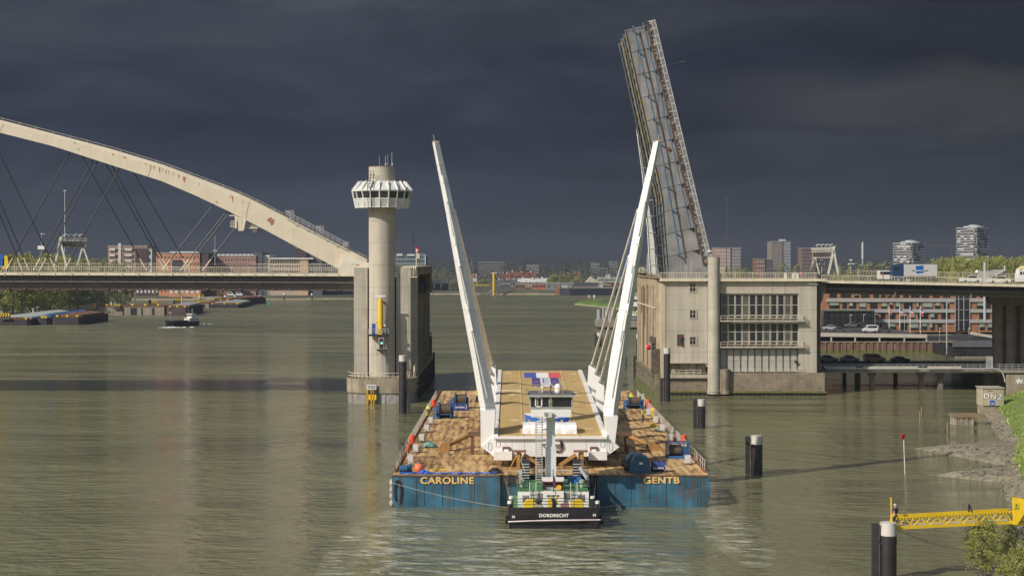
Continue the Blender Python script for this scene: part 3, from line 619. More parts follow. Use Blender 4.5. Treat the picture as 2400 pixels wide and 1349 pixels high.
# gallery below the front wall
mb = MB(); mb.box(X(1562), X(1657), YR - .6, YR + .1, Z(850.5), Z(847)); mb.prism([(X(1646), Z(848)), (X(1658), Z(848)), (X(1658), Z(860))], 'y', YR - .3, YR); mb.build('gallery_lip', CONC2, rp)
MB().box(X(1560), X(1657), YR + .9, YR + 1.2, 4, Z(850)).build('gallery_wall', CONCD, rp)
g = MB(); g.box(X(1617), X(1631), YR + .82, YR + .9, Z(870), Z(852)); g.build('door', mat('grey_door', (.35, .33, .29), .6), rp)
MB().box(X(1560), X(1657), YR - .5, YR + .9, Z(885), Z(877.5)).build('gallery_floor', CONC, rp)
mb = MB(); mb.rail([(X(1573), YR - .4, Z(877)), (X(1643), YR - .4, Z(877))], .85, 2, 1.25, .035); mb.rail([(X(1643), YR - .4, Z(877)), (X(1643), YR + .7, Z(877))], .85, 2, 1, .035); mb.build('gallery_railing', RAILP, rp)
MB().box(X(1560), X(1657), YR + .15, YR + .42, -1, Z(885)).build('brick_base', BRICKP, rp)
MB().box(X(1686), X(1932), YR - .35, YRB, .35, Z(873)).build('brick_base', BRICKP, rp)
mb = MB(); mb.box(X(1684), X(1936), YR - .6, YR - .35, .42, .8); mb.box(X(1562), X(1658), YR - .1, YR + .14, .5, .8); mb.build('plinth_lip', ALGAE, rp)
mb = MB(); mb.box(X(1562), X(1936), YR - .1, YR + 5, -1, .42)
for i in range(34): mb.box(X(1570 + i * 10.7), X(1574 + i * 10.7), YR - .45, YR - .1, -1, .42)
mb.build('timber_piles', mat('dark_piles', (.03, .028, .022), .9), rp)
# round columns
c = MB(); cx = X(1672); c.lathe((cx, YR - .5, 0), [(1.22, .3), (1.22, .75), (1.3, .76), (1.3, .9), (1.16, .95), (1.14, Z(865)), (1.12, Z(864)), (1.12, Z(602.5))], 32); c.build('round_column', CONC, rp, smooth=True)
c = MB(); cx2 = X(1696); c.lathe((cx2, YR - .45, 0), [(1.2, .3), (1.2, .8), (1.08, .85), (1.08, Z(866)), (1.14, Z(866)), (1.14, Z(864))], 28); c.build('round_column', CONCD, rp, smooth=True)
MB().lathe((cx, YR - .5, 0), [(1.14, Z(602.5)), (1.14, Z(602))], 28).build('column_cap', CONCD, rp)
# windowed bays
MB().box(X(1686), X(1872), YR, YR + 1, Z(688), Z(660)).build('spandrel', CONC2, rp)
mb = MB()
for px in (1740, 1790, 1839): mb.box(X(px), X(px) + .05, YR - .01, YR + .02, Z(688), Z(661))
mb.build('joint', CONCD, rp)
MB().box(X(1872), X(1914), YR - .05, YRB - 1, Z(873), Z(660)).build('end_wall', CONC2, rp)
MB().prism([(X(1914), YR - .05), (X(1922), YR + .6), (X(1922), YRB - 1), (X(1914), YRB - 1)], 'z', Z(873), Z(664)).build('end_return', mat('dark_end_concrete', (.12, .095, .07), .9, .3, .5, streak=.5), rp)  # end face in a darker streaked concrete
MB().box(X(1686), X(1872), YR + .9, YR + 1.2, Z(873), Z(688)).build('recess_wall', mat('recess_wall', (.14, .12, .09), .9), rp)
GLASSB = mat('curtained_glass', (.10, .09, .07), .25, .3, .6)
FR = mat('window_frame_beige', (.50, .465, .39), .5, .08)
for fl, (yt, yb) in enumerate(((690, 747), (757, 808))):
    for i in range(11):
        x0 = 1691 + i * 16.55; f = MB()
        for a, c_ in ((x0, x0 + 1.2), (x0 + 14.0, x0 + 15.2)): f.box(X(a), X(c_), YR + .36, YR + .5, Z(yb), Z(yt))
        ym = yt + (yb - yt) * (.43 if fl == 0 else .40)
        for y, w in ((yt + .5, 1.2), (ym, 1.1), (yb - 9, 1.), (yb - 1, 1.)): f.box(X(x0 + 1.2), X(x0 + 14.0), YR + .38, YR + .48, Z(y + w / 2), Z(y - w / 2))
        w_ = f.build('window', FR, rp)
        MB().box(X(x0 + 1.2), X(x0 + 14.0), YR + .42, YR + .46, Z(yb), Z(yt)).build('pane', GLASS if (i * 7 + fl * 3) % 3 else GLASSB, w_)
for y in (750, 811):
    bl = MB().box(X(1686), X(1883), YR - 1.1, YR + .3, Z(y + 3.2), Z(y)).build('balcony', CONC, rp)
    mb = MB(); mb.rail([(X(1687), YR - 1., Z(y)), (X(1882), YR - 1., Z(y)), (X(1882), YR - .1, Z(y))], .85, 2, 1.33, .03); mb.build('balcony_railing', RAILP, bl)
mb = MB(); PANEL = mat('louvre_panel', (.39, .375, .335), .6, .08, .5, streak=.3)
for i in range(11): o = MB().box(X(1689 + i * 16.6), X(1701.5 + i * 16.6), YR + .25, YR + .6, Z(871), Z(818)).build('panel', PANEL, rp)
mb.box(X(1686), X(1872), YR + .5, YR + .9, Z(873), Z(815)); mb.build('panel_backing', mat('panel_back', (.28, .26, .21), .8), rp)
MB().box(X(1700), X(1872), YR + .2, YR + .25, Z(844.6), Z(844)).build('panel_joint', CONCD, rp)
mb = MB(); mb.rail([(X(1713), YR - .25, Z(873)), (X(1884), YR - .25, Z(873))], .7, 2, 1.33, .028); mb.build('base_railing', RAILP, rp)
p = Vector((X(1865), YR - .05, Z(847))); MB().cyl(p + Vector((0, .3, 0)), p - Vector((0, .5, 0)), .25, n=12).build('vent_pipe', DARK, rp)
# three small windows
for y in (674, 736, 798):
    f = MB()
    for a, c_, t_, b_ in ((1615, 1617, -11, 11), (1630, 1633, -11, 11), (1617, 1630, -11, -9), (1617, 1630, 8.5, 11), (1623, 1624, -9, 8.5), (1617, 1630, -1.5, -.5)): f.box(X(a), X(c_), YR - .12, YR - .02, Z(y + b_), Z(y + t_))
    w_ = f.build('small_window', CONC2, rp); MB().box(X(1617), X(1630), YR - .06, YR - .02, Z(y + 8.5), Z(y - 9)).build('pane', GLASS, w_)
# signal recess
s_ = MB().box(X(1587), X(1601.5), YR - .08, YR - .03, Z(810), Z(783)).build('signal_recess', mat('recess_dark', (.07, .055, .045), .9), rp)
mb = MB()
for i, y in enumerate((788, 794, 801, 807)): mb.cyl((X(1597), YR - .1, Z(y)), (X(1596.5), YR - .35, Z(y)), .24, n=12, m=i % 3 == 0)
mb.build('signal_lamp', [DARK, mat('lamp_red_off', (.2, .03, .03), .4)], s_)
# pier deck edge and railing
mb = MB(); mb.box(X(1546), X(1935), YR - .9, YR + .2, Z(658.5), Z(653)); mb.box(X(1546), X(1935), YR - .1, YRB - 3, Z(660), Z(655.5)); mb.build('deck_edge', RAILP, rp)
mb = MB(); railing(mb, chain(lambda x: (x, YR - .8, Z(653) + .0), X(1546), X(1916), 12), 1.15, 1.95, .3); mb.build('railing', RAILP, rp)
mb = MB(); mb.bar((X(1890), YR - 1.6, Z(664)), (X(1914), YR - 1.6, Z(666)), .1); mb.build('arm', GALV, rp)
cm = thing('camera_post', 'small camera on a bent post on top of the round column', 'camera', (X(1663), YR - .5, Z(602)))
mb = MB(); mb.bar((X(1668), YR - .5, Z(602)), (X(1664), YR - .5, Z(590)), .1); mb.build('post', GALV, cm); MB().obox((X(1663), YR - .6, Z(590)), .55, .8, .28, .3).build('camera_body', WHITE, cm)

# ================================================================ VIADUCT (right)
vd = thing('approach_viaduct', 'dark grey girder road viaduct with cream railing sloping down to the right', 'viaduct', (90, 296, 0))
YV = 282.
vz = lambda x: Z(659) - (x - X(1926)) * .0190 - max(0, x - 90) * .004
VX0, VX1 = X(1928), 150.
vxs = [VX0 + (VX1 - VX0) * i / 42 for i in range(43)]
MB().loft([[(x, YV, vz(x) + .1), (x, YV, vz(x) - .3), (x, YV + 2.2, vz(x) - .55), (x, YV + 33, vz(x) - .55), (x, YV + 34, vz(x) + .1)] for x in vxs]).build('deck', MATS['asphalt'], vd)
MB().loft([[(x, YV - .02, vz(x) + .12), (x, YV - .25, vz(x) + .12), (x, YV - .25, vz(x) - .3), (x, YV - .02, vz(x) - .36)] for x in vxs]).build('edge_beam', RAILP, vd)
mb = MB()
for i, x in enumerate(vxs[:-1]):
    if i % 2 == 0: mb.prism([(YV + .1, vz(x) - .3), (YV + 2.3, vz(x) - .55), (YV + 2.3, vz(x) - 1.3)], 'x', x, x + .15)
mb.build('cantilever_bracket', GIRD, vd)
MB().loft([[(x, YV + 2.3, vz(x) - .5), (x, YV + 2.3, vz(x) - 2.35), (x, YV + 3.2, vz(x) - 2.35), (x, YV + 3.2, vz(x) - .5)] for x in vxs]).build('main_girder', GIRD2, vd)
MB().loft([[(x, YV + 30, vz(x) - .5), (x, YV + 30, vz(x) - 2.35), (x, YV + 31, vz(x) - 2.35), (x, YV + 31, vz(x) - .5)] for x in vxs]).build('main_girder', GIRD2, vd)
MB().tube([(x, YV + 1.55, vz(x) - 1.35) for x in vxs[::6]], .42, 16).build('pipe', GIRD, vd, smooth=True)
mb = MB()
for px in (2105, 2285): mb.box(X(px), X(px) + .35, YV + 1.9, YV + 2.25, vz(X(px)) - 2.7, vz(X(px)) - 1.5)
mb.build('drain_pipe', GALV, vd)
mb = MB(); railing(mb, chain(lambda x: (x, YV - .14, vz(x) + .1), VX0, VX1, 40), 1.05, 1.8, .3); mb.build('railing', RAILP, vd)
mb = MB(); railing(mb, chain(lambda x: (x, YV + 33, vz(x) + .95), X(1700), VX1, 40), 1.2, 1.8, .36); mb.build('railing', RAILP, vd)
MB().box(X(1690), VX0, YV + 31, YV + 34, Z(660), Z(655)).build('far_walkway', RAILP, vd)
# haunch column at the pier
mb = MB(); mb.prism([(X(1918), Z(662)), (X(1939), Z(668)), (X(1939), Z(680)), (X(1926), Z(712)), (X(1926), Z(876)), (X(1915), Z(876)), (X(1915), Z(700))], 'y', YR + 1, YR + 2.5); mb.build('haunch_column', CONCDK, vd)
# supports
for px, y in ((2339, 297), (2368, 297), (2404, 297), (2343, 310), (2390, 312)):
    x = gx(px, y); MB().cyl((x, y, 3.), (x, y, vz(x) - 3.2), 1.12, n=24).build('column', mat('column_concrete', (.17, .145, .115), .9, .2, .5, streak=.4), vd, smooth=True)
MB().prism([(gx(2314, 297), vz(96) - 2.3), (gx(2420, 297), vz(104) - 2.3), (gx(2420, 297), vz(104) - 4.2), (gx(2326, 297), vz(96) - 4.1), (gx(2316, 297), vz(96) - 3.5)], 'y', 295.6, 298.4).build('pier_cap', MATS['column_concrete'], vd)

# ================================================================ RAISED LEAF
lf = thing('bascule_leaf', 'raised steel drawbridge leaf, grey web with blue ribs and rusty edge, leaning left', 'bridge leaf', (X(1606), 290, Z(640)))
YL = 283.
Lp = [(71, 1465), (338, 1524.5), (461, 1551), (636, 1565), (660, 1566)]; Dp = [(59, 1510), (338, 1577), (636, 1645), (660, 1650)]
def LE(y): return lerp([(a, c) for a, c in Lp], y)
def DE(y): return lerp([(a, c) for a, c in Dp], y)
def LP(s, y, Yv=YL):      # s: 0 underside .. 1 deck ; row y measured on the near girder
    dy = (1 - s) * 0 ; px = LE(y) + (DE(y) - LE(y)) * s; py = y - (px - LE(y)) * .235
    return Vector((gx(px, YL), Yv, gz(py, YL)))
ys_ = [71, 124, 177, 230, 284, 338, 390, 443, 461, 496, 549, 602, 640, 668]
WEB = mat('leaf_web', (.205, .203, .205), .6, .2, .25, streak=.6, col2=(.265, .25, .245), dirt=(.09, .08, .08))
STEELB = mat('leaf_blue_steel', (.055, .13, .22), .5, .2, .8, streak=.2)
STEELG = mat('leaf_grey_steel', (.17, .19, .20), .5, .25, .6, streak=.3)
def girder(y0, th, m, nm):
    mb = MB()
    for a, c_ in zip(ys_, ys_[1:]):
        mb.mesh([LP(0, a, y0), LP(1, a, y0), LP(1, c_, y0), LP(0, c_, y0), LP(0, a, y0 + th), LP(1, a, y0 + th), LP(1, c_, y0 + th), LP(0, c_, y0 + th)],
                [(0, 1, 2, 3), (7, 6, 5, 4), (0, 4, 5, 1), (3, 2, 6, 7), (0, 3, 7, 4), (1, 5, 6, 2)])
    return mb.build(nm, m, lf)
girder(YL, .12, WEB, 'near_girder'); girder(YL + 5.5, .12, STEELG, 'inner_girder'); girder(YL + 11, .12, STEELG, 'inner_girder'); girder(YL + 17, .14, STEELG, 'far_girder')
for yv, w in ((YL, .7), (YL + 5.5, .6), (YL + 11, .6), (YL + 17, .9)):
    mb = MB()
    for a, c_ in zip(ys_, ys_[1:]): mb.bar(LP(-.01, a, yv + .1), LP(-.01, c_, yv + .1), w, .10, up=(1, 0, 0))
    mb.build('bottom_flange', STEELG, lf)
mb = MB()
for k in range(23):
    y = 84 + k * 24.5; a = LP(-.02, y, YL + .5); mb.bar(LP(.03, y, YL), LP(.03, y, YL + 17), .14, .3)
    for yv in (YL + 2.5, YL + 8, YL + 14): mb.bar(LP(-.14, y, yv), LP(.05, y, yv), .07)
mb.build('cross_beam', GIRD, lf)
mb = MB()
for yv, s in ((YL - .25, -.03), (YL + 7, -.08)): mb.tube([LP(s, y, yv) for y in (84, 338, 461, 470)], .085, 6)
mb.build('gantry_rail', mat('rail_ochre_yellow', (.34, .25, .06), .6, .2, 1), lf)
mb = MB()
for yv in (YL + 3.5, YL + 10, YL + 13): mb.tube([LP(-.14, y, yv) for y in (96, 338, 461, 640)], .09, 5)
mb.build('service_pipe', DARK, lf)
# pale lower guide on the far side
mb = MB()
for yv in (YL + 17,):
    mb.tube([LP(-.02, y, yv) - Vector((k, 0, 0)) for y, k in ((280, .1), (400, 1.0), (530, 1.5), (650, 1.7))], .13, 5)
    for y in range(300, 650, 40): p = LP(-.02, y, yv); k = .3 + (y - 280) / 370 * 1.5; mb.bar(p, p - Vector((k, 0, 0)), .14)
    mb.mesh([LP(0, 280, yv), LP(0, 650, yv), LP(0, 650, yv) - Vector((1.5, -.05, 0)), LP(0, 400, yv) - Vector((.8, -.05, 0))], [(0, 1, 2, 3)])
mb.build('haunch_plate', WHITE2, lf)
mb = MB()
for s, y1 in ((.40, 612), (.88, 548)): mb.tube([LP(s, y, YL - 1.1 if s < .5 else YL - 1.4) for y in (66, 338, y1)], .14, 6)
mb.build('longitudinal_tube', STEELB, lf)
for y in (75, 124, 177, 230, 284, 338, 390, 443, 496, 549, 602):
    mb = MB(); a, c_, d = LP(.36, y), LP(.98, y, YL - .1), LP(.98, y, YL - 2.0)
    mb.bar(LP(.36, y + 3, YL - .05), LP(.36, y - 3, YL - 1.2), .14, .3)
    mb.mesh([LP(.8, y, YL - .02), LP(1., y, YL - .02), LP(1., y, YL - 1.7)], [(0, 1, 2)])
    mb.bar(LP(.0, y, YL - .01), LP(.98, y, YL - .01), .06, .1)
    mb.build('cantilever_bracket', mat('bracket_steel', (.10, .115, .125), .5, .25, .8, streak=.3), lf)
# deck plate and rusty walkway edge
mb = MB()
for a, c_ in zip(ys_, ys_[1:]):
    P_ = [LP(1, y, yv) + Vector((dx, 0, dx * .23)) for y in (a, c_) for yv, dx in ((YL - 2.2, 0), (YL + 19, 0), (YL + 19, .45), (YL - 2.2, .45))]
    mb.mesh(P_, [(0, 1, 5, 4), (1, 2, 6, 5), (2, 3, 7, 6), (3, 0, 4, 7), (0, 3, 2, 1), (4, 5, 6, 7)])
mb.build('deck_plate', STEELG, lf)
mb = MB()
for k in range(150):
    y = 66 + k * 4.0
    if y > 640: break
    p = LP(1.03, y, YL - 2.3); mb.bar(p + Vector((random.uniform(-.05, .15), 0, .14)), p - Vector((0, 0, .16)), random.uniform(.45, .7), .28)
    if random.random() < .8: mb.bar(p + Vector((.1, -.2, 0)), p + Vector((.36 + random.random() * .2, -.2, .15)), .18, .12, m=1 if random.random() < .6 else 0)
mb.build('rusty_edge', [mat('rust_dark', (.10, .06, .04), .85, .5, 1.4), mat('flaking_paint', (.52, .43, .33), .7)], lf)
mb = MB()
for k in range(300):
    y = 68 + k * 1.95
    if y > 640: break
    p = LP(1, y, YL - 2.25) + Vector((.6, 0, .14)); q_ = p + Vector((1.05, 0, .25)); mb.bar(p, q_, .05)
    if k % 9 == 0: mb.bar(p - Vector((.3, 0, .07)), q_, .13)
a, c_ = LP(1, 66, YL - 2.25), LP(1, 640, YL - 2.25)
for dx in (.6, 1.0, 1.65): mb.bar(a + Vector((dx, 0, dx * .235)), c_ + Vector((dx, 0, dx * .235)), .09)
mb.build('railing', mat('leaf_railing', (.55, .52, .49), .5, .1), lf)
for (x0, y0, x1, y1) in ((1561, 153, 1605, 143), (1638, 472, 1678, 463)): MB().cyl(at(x0 - 8, y0 + 2, YL + 5), at(x1, y1, YL + 5), .05, .02, 6).build('lamp_post', GREY, lf)
p = LP(.72, 358, YL - .08); MB().cyl(p, p - Vector((0, .25, 0)), .3, n=8).build('red_reflector', mat('oxide_red', (.2, .05, .03)), lf)
MB().prism([(gx(1567, YL - .3), gz(612, YL)), (gx(1650, YL), gz(598, YL)), (gx(1655, YL), gz(662, YL)), (gx(1567, YL), gz(662, YL))], 'y', YL - .25, YL - .03).build('hinge_plate', WEB, lf)
# ================================================================ PEOPLE
SKIN = mat('skin', (.45, .26, .18), .6, .05)
HIVIS = mat('hi_vis_yellow', (.75, .78, .06), .7, .1); NAVY = mat('navy_cloth', (.02, .025, .05), .8); REDW = mat('red_cloth', (.65, .08, .06), .8)
HAIR = mat('grey_hair', (.45, .43, .40), .7)
def skinned(vs, es, rs, m, nm, parent, org):
    me = bpy.data.meshes.new(nm); me.from_pydata(vs, es, []); o = bpy.data.objects.new(nm, me); COL.objects.link(o)
    sk = o.modifiers.new('s', 'SKIN'); o.modifiers.new('u', 'SUBSURF').levels = 1
    if not me.skin_vertices: me.attributes  # layer is made by the modifier
    bm = bmesh.new(); bm.from_mesh(me); ly = bm.verts.layers.skin.verify()
    for i, v in enumerate(bm.verts): v[ly].radius = (rs[i], rs[i]); v[ly].use_root = (i == 0)
    bm.to_mesh(me); bm.free()
    m2 = bpy.data.meshes.new_from_object(o.evaluated_get(bpy.context.evaluated_depsgraph_get())); bpy.data.objects.remove(o)
    m2.materials.clear(); m2.materials.append(m); m2.name = nm
    m2.polygons.foreach_set('use_smooth', [True] * len(m2.polygons))
    r = bpy.data.objects.new(nm, m2); COL.objects.link(r); r.parent = parent; ORG[r.name] = ORG[parent.name]; return r
def person(loc, rz, top_m, leg_m, hat_m, label, reach=0., stride=.06, hat='helmet'):
    root = thing('person', label, 'person', loc, 'people at work')
    vs = [(0, 0, .95), (0, 0, 1.2), (0, 0, 1.40), (0, .01, 1.52), (0, -.01, 1.62), (0, 0, 1.70), (0, -.115, 1.61)]
    rs = [.14, .13, .15, .06, .095, .085, .018]; es = [(0, 1), (1, 2), (2, 3), (3, 4), (4, 5), (4, 6)]
    def add(p, r, par): vs.append(p); rs.append(r); es.append((par, len(vs) - 1)); return len(vs) - 1
    legs = []; arms = []
    for s in (-1, 1):
        st_ = s * stride; h = add((s * .1, 0, .88), .095, 0); k = add((s * .11, -st_ * .5 - .02, .5), .065, h); a = add((s * .11, st_ + .02, .09), .045, k); add((s * .12, st_ - .14, .04), .035, a); legs.append((h, k, a))
        sh = add((s * .18, 0, 1.42), .07, 2); el = add((s * .25, -.04 - reach * .1, 1.16), .048, sh); wr = add((s * .24, -.14 - reach * .25, .95 + reach * .2), .035, el)
        d = (0, -.5 - reach * .4, -.85 + reach * .7); pl = add((s * .24, vs[wr][1] + d[1] * .08, vs[wr][2] + d[2] * .08), .035, wr)
        for q, (dx, L) in enumerate(((-.03, .085), (-.01, .095), (.012, .09), (.032, .07))):
            f = add((s * .24 + dx, vs[pl][1] + d[1] * L * .6, vs[pl][2] + d[2] * L * .6), .0095, pl); add((s * .24 + dx, vs[pl][1] + d[1] * L * .9 - .02, vs[pl][2] + d[2] * L), .0085, f)
        add((s * (.24 - .045), vs[pl][1] - .03, vs[pl][2] + .01), .011, pl); arms.append((sh, el, wr))
    skinned(vs, es, rs, SKIN, 'body', root, loc)
    # clothing follows the same joints
    jv = [vs[0], vs[1], vs[2], (0, .01, 1.49)] ; jr = [.165, .16, .175, .09]; je = [(0, 1), (1, 2), (2, 3)]
    for sh, el, wr in arms:
        n = len(jv); jv += [vs[sh], vs[el], vs[wr]]; jr += [.088, .068, .052]; je += [(2, n), (n, n + 1), (n + 1, n + 2)]
    skinned(jv, je, jr, top_m, 'jacket', root, loc)
    tv = [(0, 0, .97), (0, 0, .9)]; tr = [.16, .155]; te = [(0, 1)]
    for h, k, a in legs:
        n = len(tv); tv += [vs[h], vs[k], vs[a]]; tr += [.115, .085, .068]; te += [(1, n), (n, n + 1), (n + 1, n + 2)]
    skinned(tv, te, tr, leg_m, 'trousers', root, loc)
    hb = MB(); c0 = Vector(loc) + Vector((0, 0, 1.66)); hb.lathe(c0, [(.15 if hat == 'helmet' else .115, 0), (.125, .03), (.115, .08), (.075, .13), (.02, .145)], 14)
    hb.build('helmet' if hat == 'helmet' else 'hair', hat_m, root, smooth=True)
    bt = MB()
    for s in (-1, 1): bt.obox(Vector(loc) + Vector((s * .12, s * stride - .05, 0)), .11, .29, .10)
    bt.build('boots', DARK, root); root.rotation_euler = (0, 0, rz); return root

# ================================================================ BARGE
BY0, BY1, BX0, BX1, BZ = 152.4, 252., -12.28, 20.16, 3.3
bg = thing('barge', 'wide blue flat-top barge with rusty brown deck carrying the white bridge span', 'barge', (3.94, 200, 0))
HULL = mat('hull_blue', (.026, .098, .165), .5, .35, .35, streak=.95, dirt=(.07, .06, .028), col2=(.04, .14, .215), rust=.1)
sec = lambda a, c: [(a, BZ), (c, BZ), (c, .75), (c - .95, -.9), (a + .95, -.9), (a, .75)]
mb = MB(); mb.prism(sec(BX0, BX1), 'y', BY0 + 1, BY1)
RX0, RX1 = -1.26, 8.7
mb.prism([(BX0, BZ), (RX0, BZ), (RX0, -.9), (BX0 + .95, -.9), (BX0, .75)], 'y', BY0, BY0 + 1.002)
mb.prism([(RX1, BZ), (BX1, BZ), (BX1, .75), (BX1 - .95, -.9), (RX1, -.9)], 'y', BY0, BY0 + 1.002)
mb.build('hull', HULL, bg)
for px in (975, 993, 1035, 1062, 1110, 1171): MB().box(gx(px, BY0) - .05, gx(px, BY0) + .05, BY0 - .05, BY0, .2, BZ - .1).build('hull_rib', HULL, bg)
for px in (1440, 1478, 1522, 1560, 1634, 1641): MB().box(gx(px, BY0) - .04, gx(px, BY0) + .04, BY0 - .05, BY0, .2, BZ - .1).build('hull_rib', HULL, bg)
for a, c_ in ((BX0, RX0), (RX1, BX1)): MB().box(a, c_, BY0 - .08, BY0, BZ - .13, BZ - .02).build('rubbing_strake', RUST, bg)
mb = MB(); mb.box(RX0, RX1, BY0 + .5, BY0 + 1, .0, 2.4, 0)
mb.build('push_plate', HULL, bg)
mb = MB(); mb.box(RX0 + .1, 2.1, BY0 + .15, BY0 + .9, 2.45, 3.2); mb.box(7., RX1 - .1, BY0 + .2, BY0 + .9, 2.45, 3.2); mb.build('bollard_recess', DARK, bg)
mb = MB()
for x in (-.5, .5, 7.5, 8.2): mb.cyl((x, BY0 + .3, 2.35), (x, BY0 + .3, 3.3), .16, n=10); mb.cyl((x, BY0 + .3, 3.1), (x, BY0 + .3, 3.3), .22, n=10)
mb.build('bitt', RUST, bg)
# deck
dm = bpy.data.materials.new('barge_deck'); dm.use_nodes = True; t = dm.node_tree; b = t.nodes['Principled BSDF']; b.inputs['Roughness'].default_value = .8
tcn = N(t, 'ShaderNodeTexCoord')
st1 = wn(2.0, .26, 1., 5, 0, .5); st2 = wn(1, 1, .13, 5); st3 = wn(1, 1, .9, 4)
sp = N(t, 'ShaderNodeSeparateXYZ'); t.links.new(tcn.outputs['Object'], sp.inputs[0])
wv = mth(t, 'SINE', mth(t, 'ADD', mth(t, 'ADD', mth(t, 'MULTIPLY', sp.outputs[0], 7.4), mth(t, 'MULTIPLY', sp.outputs[1], .12)), mth(t, 'MULTIPLY', st2, 5.)))
wy = mth(t, 'SINE', mth(t, 'ADD', mth(t, 'MULTIPLY', sp.outputs[1], 3.6), mth(t, 'MULTIPLY', st2, 9.)))
f = mth(t, 'ADD', mth(t, 'ADD', mth(t, 'MULTIPLY', wv, .026), mth(t, 'MULTIPLY', wy, .02)), mth(t, 'ADD', mth(t, 'MULTIPLY', st1, .6), mth(t, 'MULTIPLY', st2, .4)))
col = ramp(t, f, [(.35, (.10, .05, .026)), (.44, (.25, .135, .052)), (.52, (.45, .285, .12)), (.63, (.62, .44, .21))])
ln = mth(t, 'LESS_THAN', mth(t, 'FRACT', mth(t, 'DIVIDE', sp.outputs[1], 3.1)), .045)
mxn = N(t, 'ShaderNodeMixRGB', blend_type='MULTIPLY'); t.links.new(mth(t, 'MULTIPLY', ln, .6), mxn.inputs[0]); t.links.new(col, mxn.inputs[1]); mxn.inputs[2].default_value = (.35, .25, .2, 1)
t.links.new(mxn.outputs[0], b.inputs['Base Color'])
MB().box(BX0 + .1, BX1 - .1, BY0 + .05, BY1 - .1, BZ, BZ + .03).build('deck', dm, bg)
mb = MB()
for x in (BX0 + .2, BX1 - .2):
    mb.box(x - .12, x + .12, BY0 + 1.5, BY1 - .5, BZ, BZ + .22)
mb.build('coaming', RUST, bg)
mb = MB(); sgn = 1
for side, x in ((-1, BX0 + .25), (1, BX1 - .25)):
    y = BY0 + 2
    while y < 238:
        hgt_ = 1.35 if (y > 158 or side > 0) else .9
        if not (163 < y < 166.5) and (side > 0 or y > 172 or int(y * 3) % 2 == 0): mb.obox((x, y, BZ), .06, .38 if y > 160 else .1, hgt_)
        y += 1.15 if y > 166 else 1.6
    for z in (.7, 1.25): mb.bar((x, BY0 + 2, BZ + z), (x, 238, BZ + z), .035)
mb.build('stanchion_boards', mat('stanchion_grey', (.50, .44, .38), .6, .2, 2, rust=.25), bg)
LET = mat('hull_lettering', (.74, .47, .15), .6, .2, 2)
text('CAROLINE', .95, (gx(1048, BY0), BY0 - .07, gz(1125.5, BY0)), LET, bg, sx=1.13, bold=.035, ext=.02)
text('GENTB', .95, (gx(1550, BY0), BY0 - .07, gz(1125, BY0)), LET, bg, sx=1.16, bold=.035, ext=.02)
mb = MB()
for i in range(26):
    a = i / 25 * 2 * math.pi
pts = [Vector((gx(932 + 8 * math.cos(a), BY0), BY0 - .08, gz(1150 - 26 * math.sin(a), BY0))) for a in [k / 16 * 2 * math.pi for k in range(17)]]
mb.tube(pts, .06); mb.tube([p + Vector((.12, 0, -.1)) for p in pts], .06); mb.build('hanging_rope', DARK, bg)
mb = MB()
for z in (.4, 1.1, 1.8, 2.5): mb.ball((BX0 + .02, BY0 + .25, z), .27, 8, 0, 1.4)
mb.build('rope_fender', mat('worn_fender', (.45, .38, .30), .8, .3, 2), bg)
# ---- movable things on the deck
bd = lambda px, py: on(px, py, BZ + .03)
def winch(px, py, w, d, hgt_, label, frame_m=BLUE, hood=False):
    p = bd(px, py); t_ = thing('winch', label, 'winch', p, 'deck winches')
    x, y, z = p; m1 = MB()
    for s in (-1, 1):
        m1.obox((x + s * w * .32, y + d / 2, z), .18, d, .35); m1.obox((x + s * w * .32, y + d * .35, z + .35), .2, .5, hgt_ - .35); m1.bar((x + s * w * .32, y + .1, z + .3), (x + s * w * .32, y + d * .3, z + hgt_), .16)
        m1.obox((x + s * w * .42, y + d * .2, z), .3, .3, hgt_ * .7)
    m1.obox((x, y + .15, z + .55), w * .64, .12, .12); m1.obox((x, y + d * .8, z), w * .8, .15, .7); m1.build('frame', frame_m, t_)
    m2 = MB().cyl((x - w * .28, y + d * .4, z + hgt_ * .55), (x + w * .28, y + d * .4, z + hgt_ * .55), hgt_ * .34, n=18); dr = m2.build('drum', mat('wire_drum', (.11, .075, .05), .7, .3, 4, metal=.3), t_, smooth=True)
    m3 = MB()
    for s in (-.3, .3): m3.cyl((x + s * w - .04, y + d * .4, z + hgt_ * .55), (x + s * w + .04, y + d * .4, z + hgt_ * .55), hgt_ * .46, n=20)
    m3.build('flange', frame_m, t_)
    m4 = MB().obox((x - w * .5, y + d * .35, z), w * .22, d * .5, hgt_ * .62); m4.cyl((x - w * .5, y + .1, z + hgt_ * .4), (x - w * .5, y - .3, z + hgt_ * .4), .25); m4.build('motor', mat('winch_blue_light', (.08, .15, .26), .5, .2, 1), t_)
    return t_
winch(1042, 981, 2.6, 2.6, 2.3, 'blue deck winch with brown wire drum nearest the left barge rail')
winch(1079, 958, 2.5, 2.4, 2.4, 'blue deck winch standing behind the dark blue banner')
winch(1488, 958, 2.7, 2.2, 1.9, 'blue caged winch far along the right side of the barge deck')
wc = thing('winch', 'blue framed cage winch with thick brown wire drum beside the right barge rail', 'winch', bd(1590, 1074), 'deck winches')
x, y, z = bd(1590, 1074); a = 1.2
mb = MB()
for s in (-1, 1):
    for yy in (0, 1.6):
        mb.obox((x + s * a, y + yy, z), .12, .12, 1.75)
    mb.bar((x + s * a, y, z + 1.7), (x + s * a, y + 1.6, z + 1.7), .12)
for yy in (0, 1.6): mb.bar((x - a, y + yy, z + 1.7), (x + a, y + yy, z + 1.7), .12); mb.bar((x - a, y + yy, z + .15), (x + a, y + yy, z + .15), .28)
